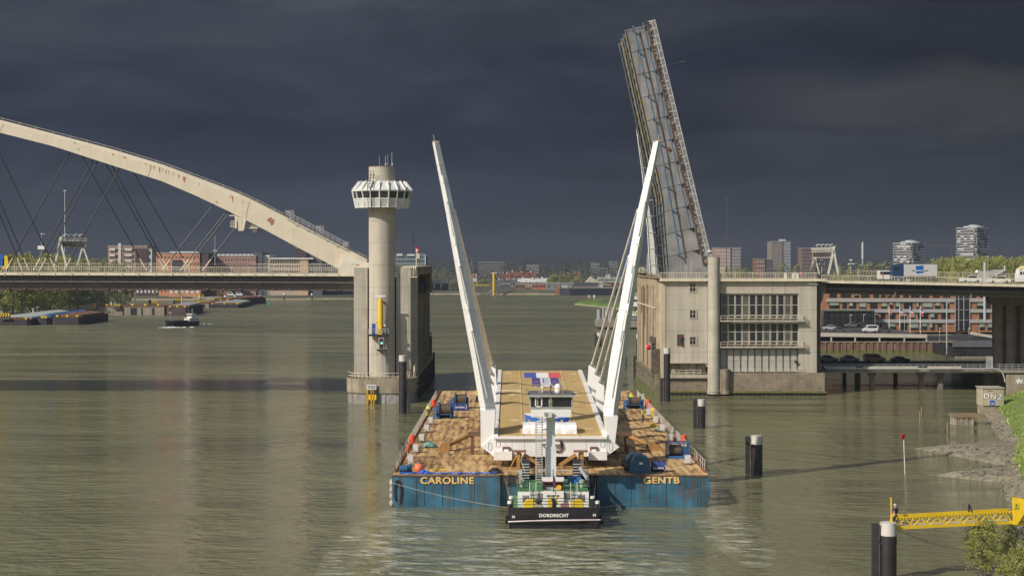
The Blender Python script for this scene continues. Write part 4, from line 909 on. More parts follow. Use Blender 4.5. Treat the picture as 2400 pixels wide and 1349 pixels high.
mb.build('frame', mat('bright_blue_steel', (.03, .13, .33), .5, .2, 1), wc)
MB().cyl((x - .85, y + .8, z + .85), (x + .25, y + .8, z + .85), .62, n=20).build('drum', MATS['wire_drum'], wc, smooth=True)
mb = MB(); mb.cyl((x + .3, y + .8, z + .85), (x + .38, y + .8, z + .85), .7, n=20); mb.cyl((x - .95, y + .8, z + .85), (x - .88, y + .8, z + .85), .7, n=20); mb.obox((x + .8, y + .8, z), .65, 1., 1.2); mb.build('gearbox', BLUE, wc)
# big hooded machine
hm = thing('winch', 'large dark blue hooded winch housing at the near right corner of the barge', 'winch', bd(1500, 1109), 'deck winches')
x, y, z = bd(1500, 1109); mb = MB()
HB = mat('hood_blue', (.025, .085, .155), .45, .15, .8)
mb.prism([(x - 1.1, z), (x + 1.05, z), (x + 1.05, z + 1.0), (x + .75, z + 1.75), (x - .55, z + 1.75), (x - 1.1, z + .75)], 'y', y, y + 1.3); mb.build('hood', HB, hm)
mb = MB(); mb.prism([(x - 1.2, z), (x + .6, z), (x + .5, z + 1.7), (x - .8, z + 1.7), (x - 1.2, z + 1.2)], 'y', y + 1.5, y + 3.6); mb.build('rear_housing', HB, hm)
mb = MB(); mb.cyl((x - 1.1, y + .8, z + .7), (x - 1.6, y + .8, z + .7), .55, n=16); mb.cyl((x - 1.2, y + 2, z + .8), (x - 1.75, y + 2, z + .8), .4, n=14); mb.build('drum', DARK, hm)
MB().obox((x + .1, y - .02, z + .95), .35, .03, .2).build('plate', WHITE, hm)
mb = MB(); mb.bar((x - .2, y - .03, z + .1), (x + .2, y - .03, z + .8), .05); mb.bar((x + .2, y - .03, z + .8), (x + 1., y - .03, z + .8), .05); mb.build('weld_seam', BLUE, hm)
def banner(px0, px1, pyb, pyt, txt, label, sag=0., cyl=False):
    p = bd(px0, pyb); q = bd(px1, pyb); hgt_ = (pyb - pyt) * p.y / F; t_ = thing('banner', label, 'banner', (p.x, p.y, p.z))
    NB = mat('banner_navy', (.025, .05, .19), .6, .15, .6); mb = MB()
    if cyl: mb.loft([[(p.x + (q.x - p.x) * k / 5, p.y + .5 + .5 * math.cos(a), p.z + .55 + .55 * math.sin(a) * (1 - .1 * (k % 2))) for a in [i / 12 * 2 * math.pi for i in range(12)]] for k in range(6)])
    else:
        n = 10; F_ = [[(p.x + (q.x - p.x) * i / n, p.y + .06 * math.sin(i * 1.9) + dy, p.z + zz) for i in range(n + 1)] for dy, zz in ((0, .02), (0, hgt_), (.9, hgt_ - .02), (.9, .02))]
        mb.mesh([v for r in F_ for v in r], [(k * (n + 1) + i, k * (n + 1) + i + 1, (k + 1) * (n + 1) + i + 1, (k + 1) * (n + 1) + i) for k in range(3) for i in range(n)])
    mb.build('cloth', NB, t_)
    text(txt, hgt_ * .45, ((p.x + q.x) / 2 - .05, p.y - .1, p.z + hgt_ * .52), WHITE, t_, sx=1.05, bold=.012)
    mb = MB(); c0 = Vector(((p.x * .2 + q.x * .8), p.y - .1, p.z + hgt_ * .55)); mb.tube([c0 + Vector((.22 * math.sin(a) + .05, 0, .32 * -math.cos(a))) for a in (0.3, .9, 1.5, 2.1, 2.7)], .035); mb.build('logo_arc', WHITE, t_)
    return t_
banner(1061, 1097, 962, 945, 'sarens', 'dark blue banner with white lettering hung in front of a winch on the left deck')
banner(1527, 1562, 1106, 1086, 'sarens', 'crumpled blue banner with white lettering draped beside the hooded winch', cyl=True)
CABM = mat('cabinet_grey', (.52, .51, .49), .5, .1, 1)
def cabinet(px, py, label, grp='deck cabinets along the barge rails'):
    p = bd(px, py); t_ = thing('cabinet', label, 'cabinet', p, grp)
    MB().obox(p + Vector((0, .35, .12)), .62, .62, .86).build('case', CABM, t_); mb = MB(); mb.obox(p + Vector((0, .02, .2)), .52, .03, .7); mb.build('door', mat('cabinet_door', (.58, .57, .55), .5), t_)
    mb = MB(); mb.obox(p + Vector((-.2, .35, 0)), .12, .5, .13); mb.obox(p + Vector((.2, .35, 0)), .12, .5, .13); mb.build('skid', DARK, t_); return t_
for i, (px, py, L) in enumerate(((1009, 994, 'grey deck cabinet by the left rail, farthest of five'), (1000, 1013, 'grey deck cabinet by the left rail, second farthest of five'), (988, 1036, 'grey deck cabinet just behind the teal rope coil on the left deck'), (974, 1061, 'tall grey deck cabinet just left of the teal rope coil'), (962, 1088, 'low grey deck cabinet beside crumpled netting, nearest on the left deck'),
                                  (1521, 974, 'grey deck cabinet beside the orange life buoy on the right, farthest'), (1537, 992, 'grey deck cabinet by the right rail ahead of the yellow coil'), (1553, 1012, 'grey deck cabinet beside the green and yellow coil'), (1571, 1035, 'grey deck cabinet just behind the caged winch on the right'), (1613, 1088, 'grey deck cabinet in front of the caged winch on the right'))): cabinet(px, py, L)
def buoy_post(px, py, label, ring=False):
    p = bd(px, py); t_ = thing('life_buoy', label, 'life buoy', p, 'life buoys on the barge')
    MB().cyl(p, p + Vector((0, 0, 1.1)), .05, n=6).build('stand', GREY, t_)
    mb = MB(); n = 14
    if ring:
        mb.tube([p + Vector((.1, .33 * math.cos(a), 1.1 + .38 * math.sin(a))) for a in [k / n * 2 * math.pi for k in range(n + 1)]], .13, 8)
    else: mb.lathe(p + Vector((0, 0, .55)), [(.12, 0), (.3, .12), (.3, 1.0), (.18, 1.12)], 12)
    mb.build('ring' if ring else 'case', ORANGE, t_, smooth=True)
buoy_post(1016, 962, 'orange life buoy case beside the far left winch'); buoy_post(966, 1052, 'orange life buoy case at the left rail beside the teal rope'); buoy_post(955, 1072, 'round orange life ring hung on the left barge rail', True)
buoy_post(1520, 962, 'orange life buoy case near the far right winch'); buoy_post(1603, 1052, 'orange life buoy case behind the caged winch')
def coil(px, py, w, d, m, label, nm='rope_coil'):
    p = bd(px, py); mb = MB()
    for k in range(9):
        pts = [p + Vector((w * (.25 + .08 * k) * .6 * math.cos(a) + random.uniform(-.15, .15), d * (.2 + .1 * k) * .6 * math.sin(a) + random.uniform(-.1, .1), .08 + .05 * (9 - k) + random.uniform(-.04, .06))) for a in [j / 12 * 2 * math.pi for j in range(13)]]
        mb.tube(pts, .055, 5)
    return mb.build(nm, m, base=p, label=label, cat='rope', group='rope coils on the deck')
coil(1007, 1047, 1.5, 1.2, mat('teal_rope', (.16, .33, .30), .8, .3, 3), 'teal rope heaped on the left deck'); coil(1160, 1108, 1.2, .6, DARK, 'dark rope coil on the near deck edge left of the pusher tug')
coil(1541, 1010, .9, 1.2, mat('green_rope', (.30, .34, .22), .8, .3, 3), 'green rope coil on the right deck'); coil(1532, 1000, .8, .9, mat('yellow_hose', (.75, .52, .04), .7, .2, 3), 'yellow hose coil on the right deck', 'hose_coil')
coil(970, 1093, 1.6, 1.0, mat('netting', (.36, .27, .18), .9, .3, 3), 'crumpled brown netting near the left corner', 'net_heap')
p = bd(981, 1109); MB().ball(p + Vector((0, .3, .5)), .5, 14).build('ball_fender', mat('orange_ball', (.75, .16, .06), .5, .1), base=p, smooth=True, label='round orange ball fender beside a blue bundle at the left deck corner', cat='fender')
p = bd(991, 1111); mb = MB(); mb.ball(p + Vector((0, .25, .2)), .36, 8, 0, .8); mb.ball(p + Vector((.4, .2, .15)), .3, 8, 0, .7); mb.build('tarp_bundle', BLUEB, base=p, smooth=True, label='bright blue tarpaulin bundle beside the orange ball', cat='tarpaulin')
mb = MB(); pp = [Vector((BX0 + .8 + i * .33, BY0 + .3 + .12 * math.sin(i * 1.3), BZ + .14 + .05 * math.sin(i * 2.1))) for i in range(31)]; mb.tube(pp, .09, 7); mb.build('tarp_roll', BLUEB, base=(-8, BY0, BZ), smooth=True, label='long blue tarpaulin roll lying along the front left deck edge', cat='tarpaulin')
x, y, z = bd(948, 1109); t_ = thing('machine', 'small blue deck machine at the near left corner of the barge', 'machine', (x, y, z)); mb = MB(); mb.obox((x, y + .5, z), 1.1, 1.0, .75); mb.cyl((x - .5, y, z + .5), (x + .3, y, z + .5), .3); mb.build('casing', BLUE, t_); MB().obox((x + .6, y + .5, z), .3, .8, .9).build('side_plate', HB, t_)
mb = MB(); mb.tube([bd(1008 + i * 8.5, 1101 + .7 * math.sin(i * 1.7)) + Vector((0, 0, .06)) for i in range(6)], .05, 5); mb.build('yellow_strap', YEL, base=bd(1030, 1101), label='yellow strap lying on the deck behind the blue tarpaulin', cat='strap')
t_ = thing('guard_frame', 'pink and tan barrier frame on the far left deck beside a worker', 'barrier', bd(1108, 940)); mb = MB(); a, c_ = bd(1092, 940), bd(1117, 940); mb.rail([a, c_], 1.1, 2, .55, .06); mb.build('bars', mat('barrier_tan', (.6, .40, .28), .6), t_); MB().bar(a + Vector((0, -.05, 1.2)), c_ + Vector((0, -.05, 1.2)), .16).build('top_board', mat('barrier_pink', (.75, .38, .30), .6), t_)
# inclined braces
def strut(px0, py0, px1, py1, z1, label, sgn):
    a = bd(px0, py0); c_ = Vector((gx(px1, a.y + 3.5), a.y + 3.5, z1)); t_ = thing('brace', label, 'brace', a, 'inclined braces'); a2 = a + Vector((0, 0, .55)); d = (c_ - a2).normalized()
    MB().cyl(a2 + d * .5, c_ - d * .4, .26, n=16).build('tube', TAN, t_, smooth=True)
    MB().cyl(a2 + d * .2, a2 + d * .5, .3, .26, n=16).cyl(c_ - d * .4, c_, .3, n=16).build('end_collar', DARK, t_)
    MB().prism([(a.x - .55 * sgn - .5, BZ + .03), (a.x - .55 * sgn + .9, BZ + .03), (a.x + .5, BZ + 1.0), (a.x - .45, BZ + 1.0)], 'y', a.y - .35, a.y + .35).build('foot', TAN, t_)
strut(1045, 1056, 1106, 1024, 4.9, 'tan tubular brace sloping up from the left deck to the span', 1); strut(1524, 1055, 1461, 1022, 4.9, 'tan tubular brace sloping up from the right deck to the span', -1)
# workers on the barge
person(bd(1003, 977), R(150), HIVIS, HIVIS, HIVIS, 'person in yellow jacket and yellow trousers standing at the left barge rail', .1)
person(bd(1030, 968), R(30), REDW, NAVY, WHITE, 'person in red jacket bending over the near left winch', .7)
person(bd(1117, 941), R(60), HIVIS, NAVY, HIVIS, 'person in yellow vest beside the tan barrier by the left pylon', .8)
person(bd(1507, 988), R(10), mat('hi_vis_dark', (.35, .38, .08), .8, .5, 6), NAVY, NAVY, 'person in dark work clothes with yellow vest walking on the right deck', .2, .14)
person(bd(1530, 981), R(-40), mat('ochre_oilskin', (.72, .50, .04), .7), MATS['ochre_oilskin'], ORANGE, 'person in yellow oilskins standing among the right deck cabinets', .3)
person(bd(1479, 948), R(10), HIVIS, NAVY, HIVIS, 'person in yellow vest partly hidden behind the far right winch', .5); person(bd(1508, 950), R(-20), MATS['hi_vis_dark'], NAVY, WHITE, 'person in dull green vest just right of the far right winch', .4)
person(bd(1452, 938), R(20), mat('pink_shirt', (.75, .5, .48), .8), NAVY, WHITE, 'person in pale striped shirt standing beside the right pylon', .1)

# ================================================================ WHITE SPAN ON THE BARGE
sp_ = thing('bridge_span', 'white drawbridge span with tan deck and two tall white pylons carried on the barge', 'bridge span', (4.04, 186, 4.2))
SY0, SY1 = 158., 216.; CX = 4.04
sz = lambda y: 6.6 + (y - 158) * .04655
TDK = mat('span_deck_tan', (.46, .315, .125), .8, .12, .5, streak=.0, bump=.3, col2=(.44, .30, .12))
def slab(mb, x0, x1, y0, y1, dz0, dz1, m=0): mb.mesh([(x, y, sz(y) + dz) for dz in (dz0, dz1) for y in (y0, y1) for x in (x0, x1)], [(0, 2, 3, 1), (4, 5, 7, 6), (0, 1, 5, 4), (2, 6, 7, 3), (0, 4, 6, 2), (1, 3, 7, 5)], m)
for a, c_ in ((-1.49, 1.08), (1.2, 6.95), (7.07, 9.57)):
    mb = MB(); slab(mb, a, c_, SY0 + .5, SY1, -.05, .03); mb.build('deck_panel', TDK, sp_)
mb = MB()
for a, c_ in ((1.08, 1.2), (6.95, 7.07)): slab(mb, a, c_, SY0 + .2, SY1, -.05, .09)
mb.build('seam_strip', mat('seam_strip', (.6, .45, .30), .6, rust=.2), sp_)
for x0_, x1_, y0_, y1_ in [(x - .45, x + .45, y - .25, y + .25) for x, y in ((0, 190), (.3, 169), (8.3, 189.5), (-.5, 213), (8.6, 212), (8.4, 163))] + [(-1.4, 1.1, 193, 195), (7.1, 9.4, 192, 193.2)]:
    mb = MB(); slab(mb, x0_, x1_, y0_, y1_, .03, .06); mb.build('deck_patch', mat('deck_patch', (.62, .5, .30), .7), sp_)
mb = MB()
for x, y in ((-.8, 186), (.1, 182), (8.2, 203), (7.8, 178)):
    for k in range(4): a = random.random() * 6; mb.bar((x + k * .3, y + k, sz(y + k) + .035), (x + k * .3 + .8 * math.cos(a), y + k + 1.5 * math.sin(a), sz(y + k + 1.5 * math.sin(a)) + .035), .05, .02)
mb.build('tyre_mark', mat('tyre_mark', (.14, .10, .06), .9), sp_)
for a, c_ in ((-2.02, -1.49), (9.57, 10.1)):
    mb = MB(); slab(mb, a, c_, SY0 + .1, SY1, -1.6, .16); mb.build('edge_beam', WHITE, sp_)
mb = MB(); slab(mb, -1.9, 10., SY0 + .8, SY1 - .3, -1.9, -.06); mb.build('under_box', WHITE, sp_)
YE = SY0
q = lambda px, py, y=YE: (gx(px, y), gz(py, y))
mb = MB(); mb.prism([q(1157, 1022), q(1422, 1022), q(1422, 1027), q(1157, 1027)], 'y', YE - .35, YE + .6); mb.build('end_lip', WHITE, sp_)
er = MB(); er.prism([q(1157, 1027), q(1422, 1027), q(1422, 1057), q(1374, 1069), q(1204, 1069), q(1157, 1057)], 'y', YE, YE + .8); er = er.build('end_girder', WHITE, sp_)
mb = MB()
for px in (1200, 1229, 1318, 1374): mb.box(gx(px, YE) - .02, gx(px, YE) + .02, YE - .015, YE, gz(1066, YE), gz(1030, YE))
mb.build('panel_joint', GREY, er)
def oval(mb, px, py, w, hgt_, y): mb.tube([Vector((gx(px, y) + w * math.copysign(abs(math.cos(a)) ** .7, math.cos(a)), y, gz(py, y) + hgt_ * math.copysign(abs(math.sin(a)) ** .7, math.sin(a)))) for a in [k / 20 * 2 * math.pi for k in range(21)]], .035, 5)
mb = MB(); oval(mb, 1167, 1038, .22, .38, YE - .02); oval(mb, 1412, 1038, .22, .38, YE - .02); mb.build('hatch_rim', WHITE2, er)
for s, a, c_ in ((-1, 1157, 1200), (1, 1379, 1422)):
    MB().prism([q(a, 1056), q(c_, 1056), q(c_, 1076), q(a, 1076)], 'y', YE - .5, YE + 1.).build('bearing_box', WHITE, sp_)
    x0 = 1178 if s < 0 else 1383; mb = MB(); mb.prism([q(x0, 1046), q(x0 + 17, 1046), q(x0 + 17, 1056), q(x0 + 15, 1056), q(x0 + 15, 1049), q(x0 + 2, 1049), q(x0 + 2, 1056), q(x0, 1056)], 'y', YE - .25, YE); mb.build('lug', mat('oxide_lug', (.16, .045, .03), .6, .3, 2), sp_)
    MB().prism([q(x0 + 3, 1051), q(x0 + 14, 1051), q(x0 + 14, 1056), q(x0 + 3, 1056)], 'y', YE - .3, YE).build('bearing', WHITE, sp_)
    # side wing with rounded hatch
    wx = (1157, 1127, 1157) if s < 0 else (1422, 1452, 1422)
    w_ = MB().prism([q(wx[0], 1021), q(wx[1], 1047), q(wx[2], 1068)], 'y', YE + .05, YE + 2.2).build('wing', WHITE, sp_)
    mb = MB(); oval(mb, 1148 if s < 0 else 1431, 1045, .2, .4, YE + .03); mb.build('hatch_rim', WHITE2, w_)
mb = MB(); mb.tube([Vector((*q(px, py, YE - .1)[:1], YE - .1, q(px, py, YE - .1)[1])) for px, py in ((1311, 1033), (1317, 1037), (1317, 1051), (1311, 1057), (1303, 1057))], .12, 6); mb.build('hose_guard', mat('dark_red_steel', (.06, .03, .025), .5), sp_)
mb = MB(); mb.cyl(Vector((gx(1268, YE), YE - .3, gz(1038, YE))), Vector((gx(1312, YE), YE - .3, gz(1038, YE))), .2, n=12); mb.build('hydraulic_cylinder', WHITE2, sp_)
# pylons
def pylon(rows, sgn):
    Yp = lambda py: 160.6 + (960 - py) / 627 * 1.4
    rings = []
    for py, xl, xr in rows:
        y = Yp(py); a, c_ = gx(xl, y), gx(xr, y); z = gz(py, y); w = c_ - a; o_, i_ = (a, c_) if sgn < 0 else (c_, a); L = lambda f: o_ + (i_ - o_) * f
        rings.append([Vector((L(0), y + .15 * w, z)), Vector((L(.36), y - .55 * w, z)), Vector((L(1), y + .05 * w, z)), Vector((L(.94), y + .8 * w, z)), Vector((L(.1), y + .8 * w, z))])
    o = MB().loft(rings).build('pylon', WHITEP, sp_)
    def pt(py, f, off=.12):
        for (r0, ra), (r1, rb) in zip(zip(rows, rings), zip(rows[1:], rings[1:])):
            if r0[0] <= py <= r1[0]:
                k = (py - r0[0]) / (r1[0] - r0[0]); A = ra[1].lerp(rb[1], k); B = ra[2].lerp(rb[2], k); return A.lerp(B, f) - Vector((0, off, 0))
    for y0, y1, y2 in ((413, 470, 640), (556, 620, 800), (712, 770, 930)):
        m1 = MB(); a = pt(y0, .12); c_ = pt(y0 + 16, .12, .3); m1.bar(a, c_, .24, .3, w2=.16); m1.bar(c_, pt(y0 + 25, .12, .25), .16); m1.build('rod_bracket', WHITE, o)
        m1 = MB(); m1.cyl(pt(y0 + 20, .15, .28), pt(y1, .16, .28), .13, n=10); m1.cyl(pt(y1, .16, .28), pt(y1 + 4, .16, .28), .15, n=10); m1.build('rod_sleeve', WHITE, o)
        m1 = MB(); k = [pt(yy, .16 + .1 * i, .2) for i, yy in enumerate((y1, (y1 + y2) / 2, y2))]; m1.tube(k, .07, 6); m1.build('tension_rod', WHITE2, o)
    MB().tube([pt(yy, .03, .05) for yy in (470, 700, 950)], .05, 5).build('conduit', WHITE2, o)
    tp = rings[0][1]; MB().cyl(tp + Vector((0, .4, 0)), tp + Vector((-.15 if sgn < 0 else .15, .4, .78)), .03, n=6).build('lightning_rod', GREY, o)
    m1 = MB(); c0 = sum(rings[0], Vector()) / 5; m1.obox(c0 - Vector((0, 0, .02)), .78, .7, .12); m1.build('cap', mat('cap_tan', (.45, .30, .2), .6), o)
    # lower casing and foot
    y = Yp(960); lo = [(940, rows[-1][1] + (0 if sgn < 0 else -2), rows[-1][2] + (2 if sgn < 0 else 0))]
    if sgn < 0: pg = [(1126, 962), (1161, 962), (1157, 1022), (1157, 1030), (1127, 1048)]
    else: pg = [(1448, 975), (1417, 975), (1422, 1022), (1422, 1030), (1441, 1036)]
    MB().prism([q(*p, YE + .6) for p in pg], 'y', YE + .25, YE + 3.2).build('pylon_foot', WHITE, o)
    return pt
PLp = pylon([(333, 1013, 1029.5), (500, 1045, 1067), (700, 1080, 1109), (840, 1105.5, 1139), (962, 1126, 1163), (1021, 1131, 1158)], -1)
PRp = pylon([(331, 1532, 1547.5), (500, 1493, 1517), (700, 1455, 1487), (840, 1430, 1468), (962, 1414, 1449), (1024, 1420, 1441)], 1)
for s, pt in ((-1, PLp), (1, PRp)):
    for y, hh_, py in ((200, 2.6, 492), (190, 2.7, 600), (181, 2.8, 735)):
        x = CX + s * 6.55; z = sz(y); mb = MB()
        mb.mesh([(x - .5, y - .8, z - .8), (x + .5, y - .8, z - .8), (x + .5, y + .9, z - .8), (x - .5, y + .9, z - .8), (x - .45 + s * .15, y - .1, z + hh_), (x + .45 + s * .15, y - .1, z + hh_), (x + .45 + s * .15, y + .7, z + hh_), (x - .45 + s * .15, y + .7, z + hh_)], [(0, 1, 2, 3), (4, 5, 6, 7), (0, 1, 5, 4), (1, 2, 6, 5), (2, 3, 7, 6), (3, 0, 4, 7)])
        bl = mb.build('anchor_block', WHITE, sp_)
        a = Vector((x + s * .1, y + .1, z + hh_)); c_ = pt(py, .9, -.6); d = (c_ - a).normalized()
        MB().cyl(a, a + d * .9, .24, n=10).build('rod_socket', GREY, bl)
        MB().cyl(a, c_, .17, n=8).build('stay_rod', mat('rod_grey', (.74, .72, .69), .5, .1), sp_)
MB().tube([Vector((CX + 6.8, 192, sz(192) + 2)), PRp(520, .9, -.5)], .07, 5).build('blue_line', mat('blue_line', (.05, .2, .55), .6), sp_)
mb = MB()
for x in (-1.75, 9.85):
    for y in (161, 164, 168): mb.obox((x, y, sz(y) + .16), .25, .5, .25)
mb.build('edge_fitting', WHITE2, sp_)
# banners and freight lying on the span deck
def lay(name, label, x0, x1, y0, y1, panels, cat='flag', dz=.045):
    t_ = thing(name, label, cat, ((x0 + x1) / 2, (y0 + y1) / 2, sz((y0 + y1) / 2) + dz))
    for nm, m, polys, d in panels:
        mb = MB()
        for poly in polys:
            P_ = [Vector((x0 + (x1 - x0) * u, y0 + (y1 - y0) * v, sz(y0 + (y1 - y0) * v) + dz + d)) for u, v in poly]; n = len(P_)
            mb.mesh(P_ + [p - Vector((0, 0, .006)) for p in P_], [tuple(range(n)), tuple(range(2 * n - 1, n - 1, -1))] + [(i, (i + 1) % n, n + (i + 1) % n, n + i) for i in range(n)])
        mb.build(nm, m, t_)
    return t_
rect = lambda a, c_, e, g_: [(a, e), (c_, e), (c_, g_), (a, g_)]
FB = mat('flag_blue', (.06, .09, .36), .7, .1); FW = mat('flag_white', (.75, .74, .74), .7, .06); FRd = mat('flag_red', (.62, .09, .10), .7, .1); FN = mat('flag_navy', (.055, .06, .22), .7, .15)
lay('flag', 'blue white and red striped flag spread across the far end of the span deck', 1.7, 6.85, 207.6, 213.4, [('blue_stripe', FB, [rect(0, .333, 0, 1)], 0), ('white_stripe', FW, [rect(.333, .667, 0, 1)], 0), ('red_stripe', FRd, [rect(.667, 1, 0, 1)], 0)])
bn_ = lay('flag', 'navy banner with pale centre bars and two red dashes on the span deck', 2.72, 6.4, 198.2, 207.4, [('navy_field', FN, [rect(0, .31, 0, 1), rect(.69, 1, 0, 1)], 0), ('pale_field', mat('flag_pale', (.62, .62, .68), .7, .1, 1), [rect(.31, .69, 0, 1)], 0), ('dark_bars', FN, [rect(.42, .62, .93 - .13 * k, .96 - .13 * k) for k in range(5)] + [rect(.40, .44, .4, .96)], .008), ('red_dash', FRd, [rect(.08, .24, .5, .58), rect(.76, .92, .5, .58)], .008), ('hem', FW, [rect(.05, .95, -.02, .05)], .008)])
lay('flag', 'blue flag with white diagonal cross on the near span deck', 1.5, 6.5, 164.6, 174.2, [('blue_field', mat('flag_royal', (.05, .16, .55), .7, .1), [rect(0, 1, 0, 1)], 0), ('white_cross', FW, [[(0, .0), (.12, 0), (1, .9), (1, 1), (.88, 1), (0, .1)], [(0, 1), (0, .9), (.88, 0), (1, 0), (1, .1), (.12, 1)]], .01)])
t_ = thing('wrapped_load', 'long white sheet-wrapped load lying on the near end of the span deck', 'wrapped load', (4., 161, sz(161)))
mb = MB(); nx = 14; rows_ = []
for k, (dy, dz) in enumerate(((0, 0), (.05, .55), (.35, .95), (1.6, 1.0), (3.0, .8), (3.2, 0))):
    rows_.append([Vector((1.15 + 5.75 * i / nx, 159.3 + dy + random.uniform(-.08, .08), sz(159.3 + dy) + .03 + dz + (random.uniform(-.07, .07) if dz else 0))) for i in range(nx + 1)])
w = nx + 1; mb.mesh([p for r in rows_ for p in r], [(k * w + i, k * w + i + 1, (k + 1) * w + i + 1, (k + 1) * w + i) for k in range(5) for i in range(nx)] + [[k * w for k in range(6)], [k * w + nx for k in range(6)]])
mb.build('sheet', mat('white_sheet', (.76, .75, .73), .6, .05, 1, bump=.6), t_)
mb = MB()
for px in (1240, 1281, 1317, 1336): p = Vector((gx(px, 163), 163.2, sz(163))); mb.obox(p, .25, .25, .95)
mb.build('timber_stub', mat('timber_stub', (.45, .36, .20), .8), t_)
# trestles under the near end
for s, px in ((-1, 1215), (1, 1366)):
    a = bd(px, 1106); t_ = thing('trestle', 'tan steel trestle under the near end of the span, ' + ('left' if s < 0 else 'right') + ' of the tug column', 'trestle', a, 'tan trestles under the span')
    x, y = a.x, 156.8; zt = gz(1058, y); m1 = MB(); m1.obox((x, y, BZ), .38, .5, zt - BZ); m1.build('post', TAN, t_)
    m1 = MB(); m1.obox((x + .1 * -s, y, zt), 1.5, .9, .14); m1.build('head_plate', mat('oxide_plate', (.20, .09, .06), .6), t_)
    m1 = MB(); m1.bar((x - .2 * s, y, zt - .1), (x + .75 * s * -1 + (0), y - .6, BZ), .14); m1.bar((x, y + .2, zt - .1), (x + .8 * s, y + 1., BZ), .14); m1.build('thin_brace', TAN, t_)
    m1 = MB(); m1.bar((x - s * .6, y + .3, zt - .3), (x - s * 2.3, y + .3, BZ + .35), .34, .34); m1.build('raking_leg', TAN, t_)
    m1 = MB(); m1.obox((x, y, BZ + .03), .8, .9, .1); m1.build('base_plate', TAN, t_)
for s, px in ((-1, 1122), (1, 1455)):
    a = bd(px, 1064); t_ = thing('support_stand', 'dark brown steel support stand outside the ' + ('left' if s < 0 else 'right') + ' pylon foot', 'support stand', a, 'support stands')
    x, y = a.x, a.y; m1 = MB()
    for dx, dy in ((-.75, 0), (.75, 0), (-.75, 2.5), (.75, 2.5)): MB().obox((x + dx, y + dy, BZ), .3, .3, 2.1).build('column', mat('brown_steel', (.13, .065, .035), .6, .3, 1), t_)
    m1.obox((x - s, y + 1, BZ), .15, 1.6, 2.1); m1.build('web_plate', MATS['brown_steel'], t_)
    m1 = MB(); m1.obox((x, y + 1.2, BZ + 2.1), 2.4, 3, .22); m1.build('head_beam', MATS['brown_steel'], t_)
for y in (186, 210):
    t_ = thing('support_stand', 'brown support blocks under the ' + ('middle' if y < 200 else 'far end') + ' of the span', 'support stand', (CX, y, BZ), 'support stands'); m1 = MB()
    for dx in (-4.5, 0, 4.5): MB().obox((CX + dx, y, BZ), 1.2, 1.6, sz(y) - 1.9 - BZ).build('column', MATS['brown_steel'], t_)
    MB().obox((CX, y + 1.2, BZ), 11, .3, 1).build('head_beam', MATS['brown_steel'], t_)
# ================================================================ PUSHER TUG
tg = thing('pusher_tug', 'pusher tug with black stern, green decks and wheelhouse raised on a tall white column', 'tugboat', (4.05, 146, 0))
TYs = 140.2; tq = lambda px, y=TYs: gx(px, y); tz = lambda py, y=TYs: gz(py, y)
xl, xr = tq(1190), tq(1408); GREEN = mat('deck_green', (.075, .22, .085), .65, .2, 1, streak=.3)
HB_ = mat('tug_black', (.022, .02, .024), .35, .2, .7)
cxm = (xl + xr) / 2; hw = (xr - xl) / 2
rings = []
for y, k, zt in ((TYs, .965, 1.92), (TYs + .5, 1, 1.95), (TYs + 6, 1, 1.8), (BY0 - .05, .98, 1.8)):
    rings.append([Vector((cxm - hw * k, y, 1.2)), Vector((cxm - hw * .5, y - (.25 if y == TYs else 0), 1.2)), Vector((cxm + hw * .5, y - (.25 if y == TYs else 0), 1.2)), Vector((cxm + hw * k, y, 1.2)), Vector((cxm + hw * k * .985, y, .3)), Vector((cxm + hw * k * .96, y + .15, -.6)), Vector((cxm - hw * k * .96, y + .15, -.6)), Vector((cxm - hw * k * .985, y, .3))])
MB().loft(rings).build('hull', HB_, tg)
bw = [(cxm - hw, TYs + 4, 1.9), (cxm - hw, TYs + .5, 1.93), (cxm - hw * .965, TYs + .03, 1.93), (cxm - hw * .5, TYs - .2, 2.03), (cxm, TYs - .23, 2.06), (cxm + hw * .5, TYs - .2, 2.05), (cxm + hw * .965, TYs + .03, 1.97), (cxm + hw, TYs + .5, 1.95), (cxm + hw, TYs + 4, 1.9)]
MB().loft([[Vector((x, y, 1.0)), Vector((x, y, z)), Vector((x * .98 + cxm * .02, y + .12, z)), Vector((x * .98 + cxm * .02, y + .12, 1.0))] for x, y, z in bw]).build('bulwark', HB_, tg)
mb = MB(); zz = [1222 + k for k in (0, -3.5, -4.6, -4.6, -4.2)]; ptz = [Vector((cxm - hw * .99, TYs - .05, tz(1221.5))), Vector((cxm - hw * .5, TYs - .29, tz(1218.2))), Vector((cxm, TYs - .31, tz(1216.8))), Vector((cxm + hw * .5, TYs - .29, tz(1216.6))), Vector((cxm + hw * .99, TYs - .05, tz(1217)))]
mb.tube(ptz, .065, 8); mb.build('rubbing_stripe', mat('stripe_pink_white', (.72, .60, .62), .5), tg)
text('DORDRECHT', .43, (tq(1298), TYs - .29, tz(1206)), WHITE, tg, bold=.02)
text('N', .36, (tq(1203.5), TYs - .2, tz(1209.5)), WHITE, tg, bold=.015); text('N', .36, (tq(1393), TYs - .2, tz(1205.5)), WHITE, tg, bold=.015)
MB().box(cxm - hw * .97, cxm + hw * .97, TYs + .15, BY0 - .1, 1.15, 1.26).build('main_deck', GREEN, tg)
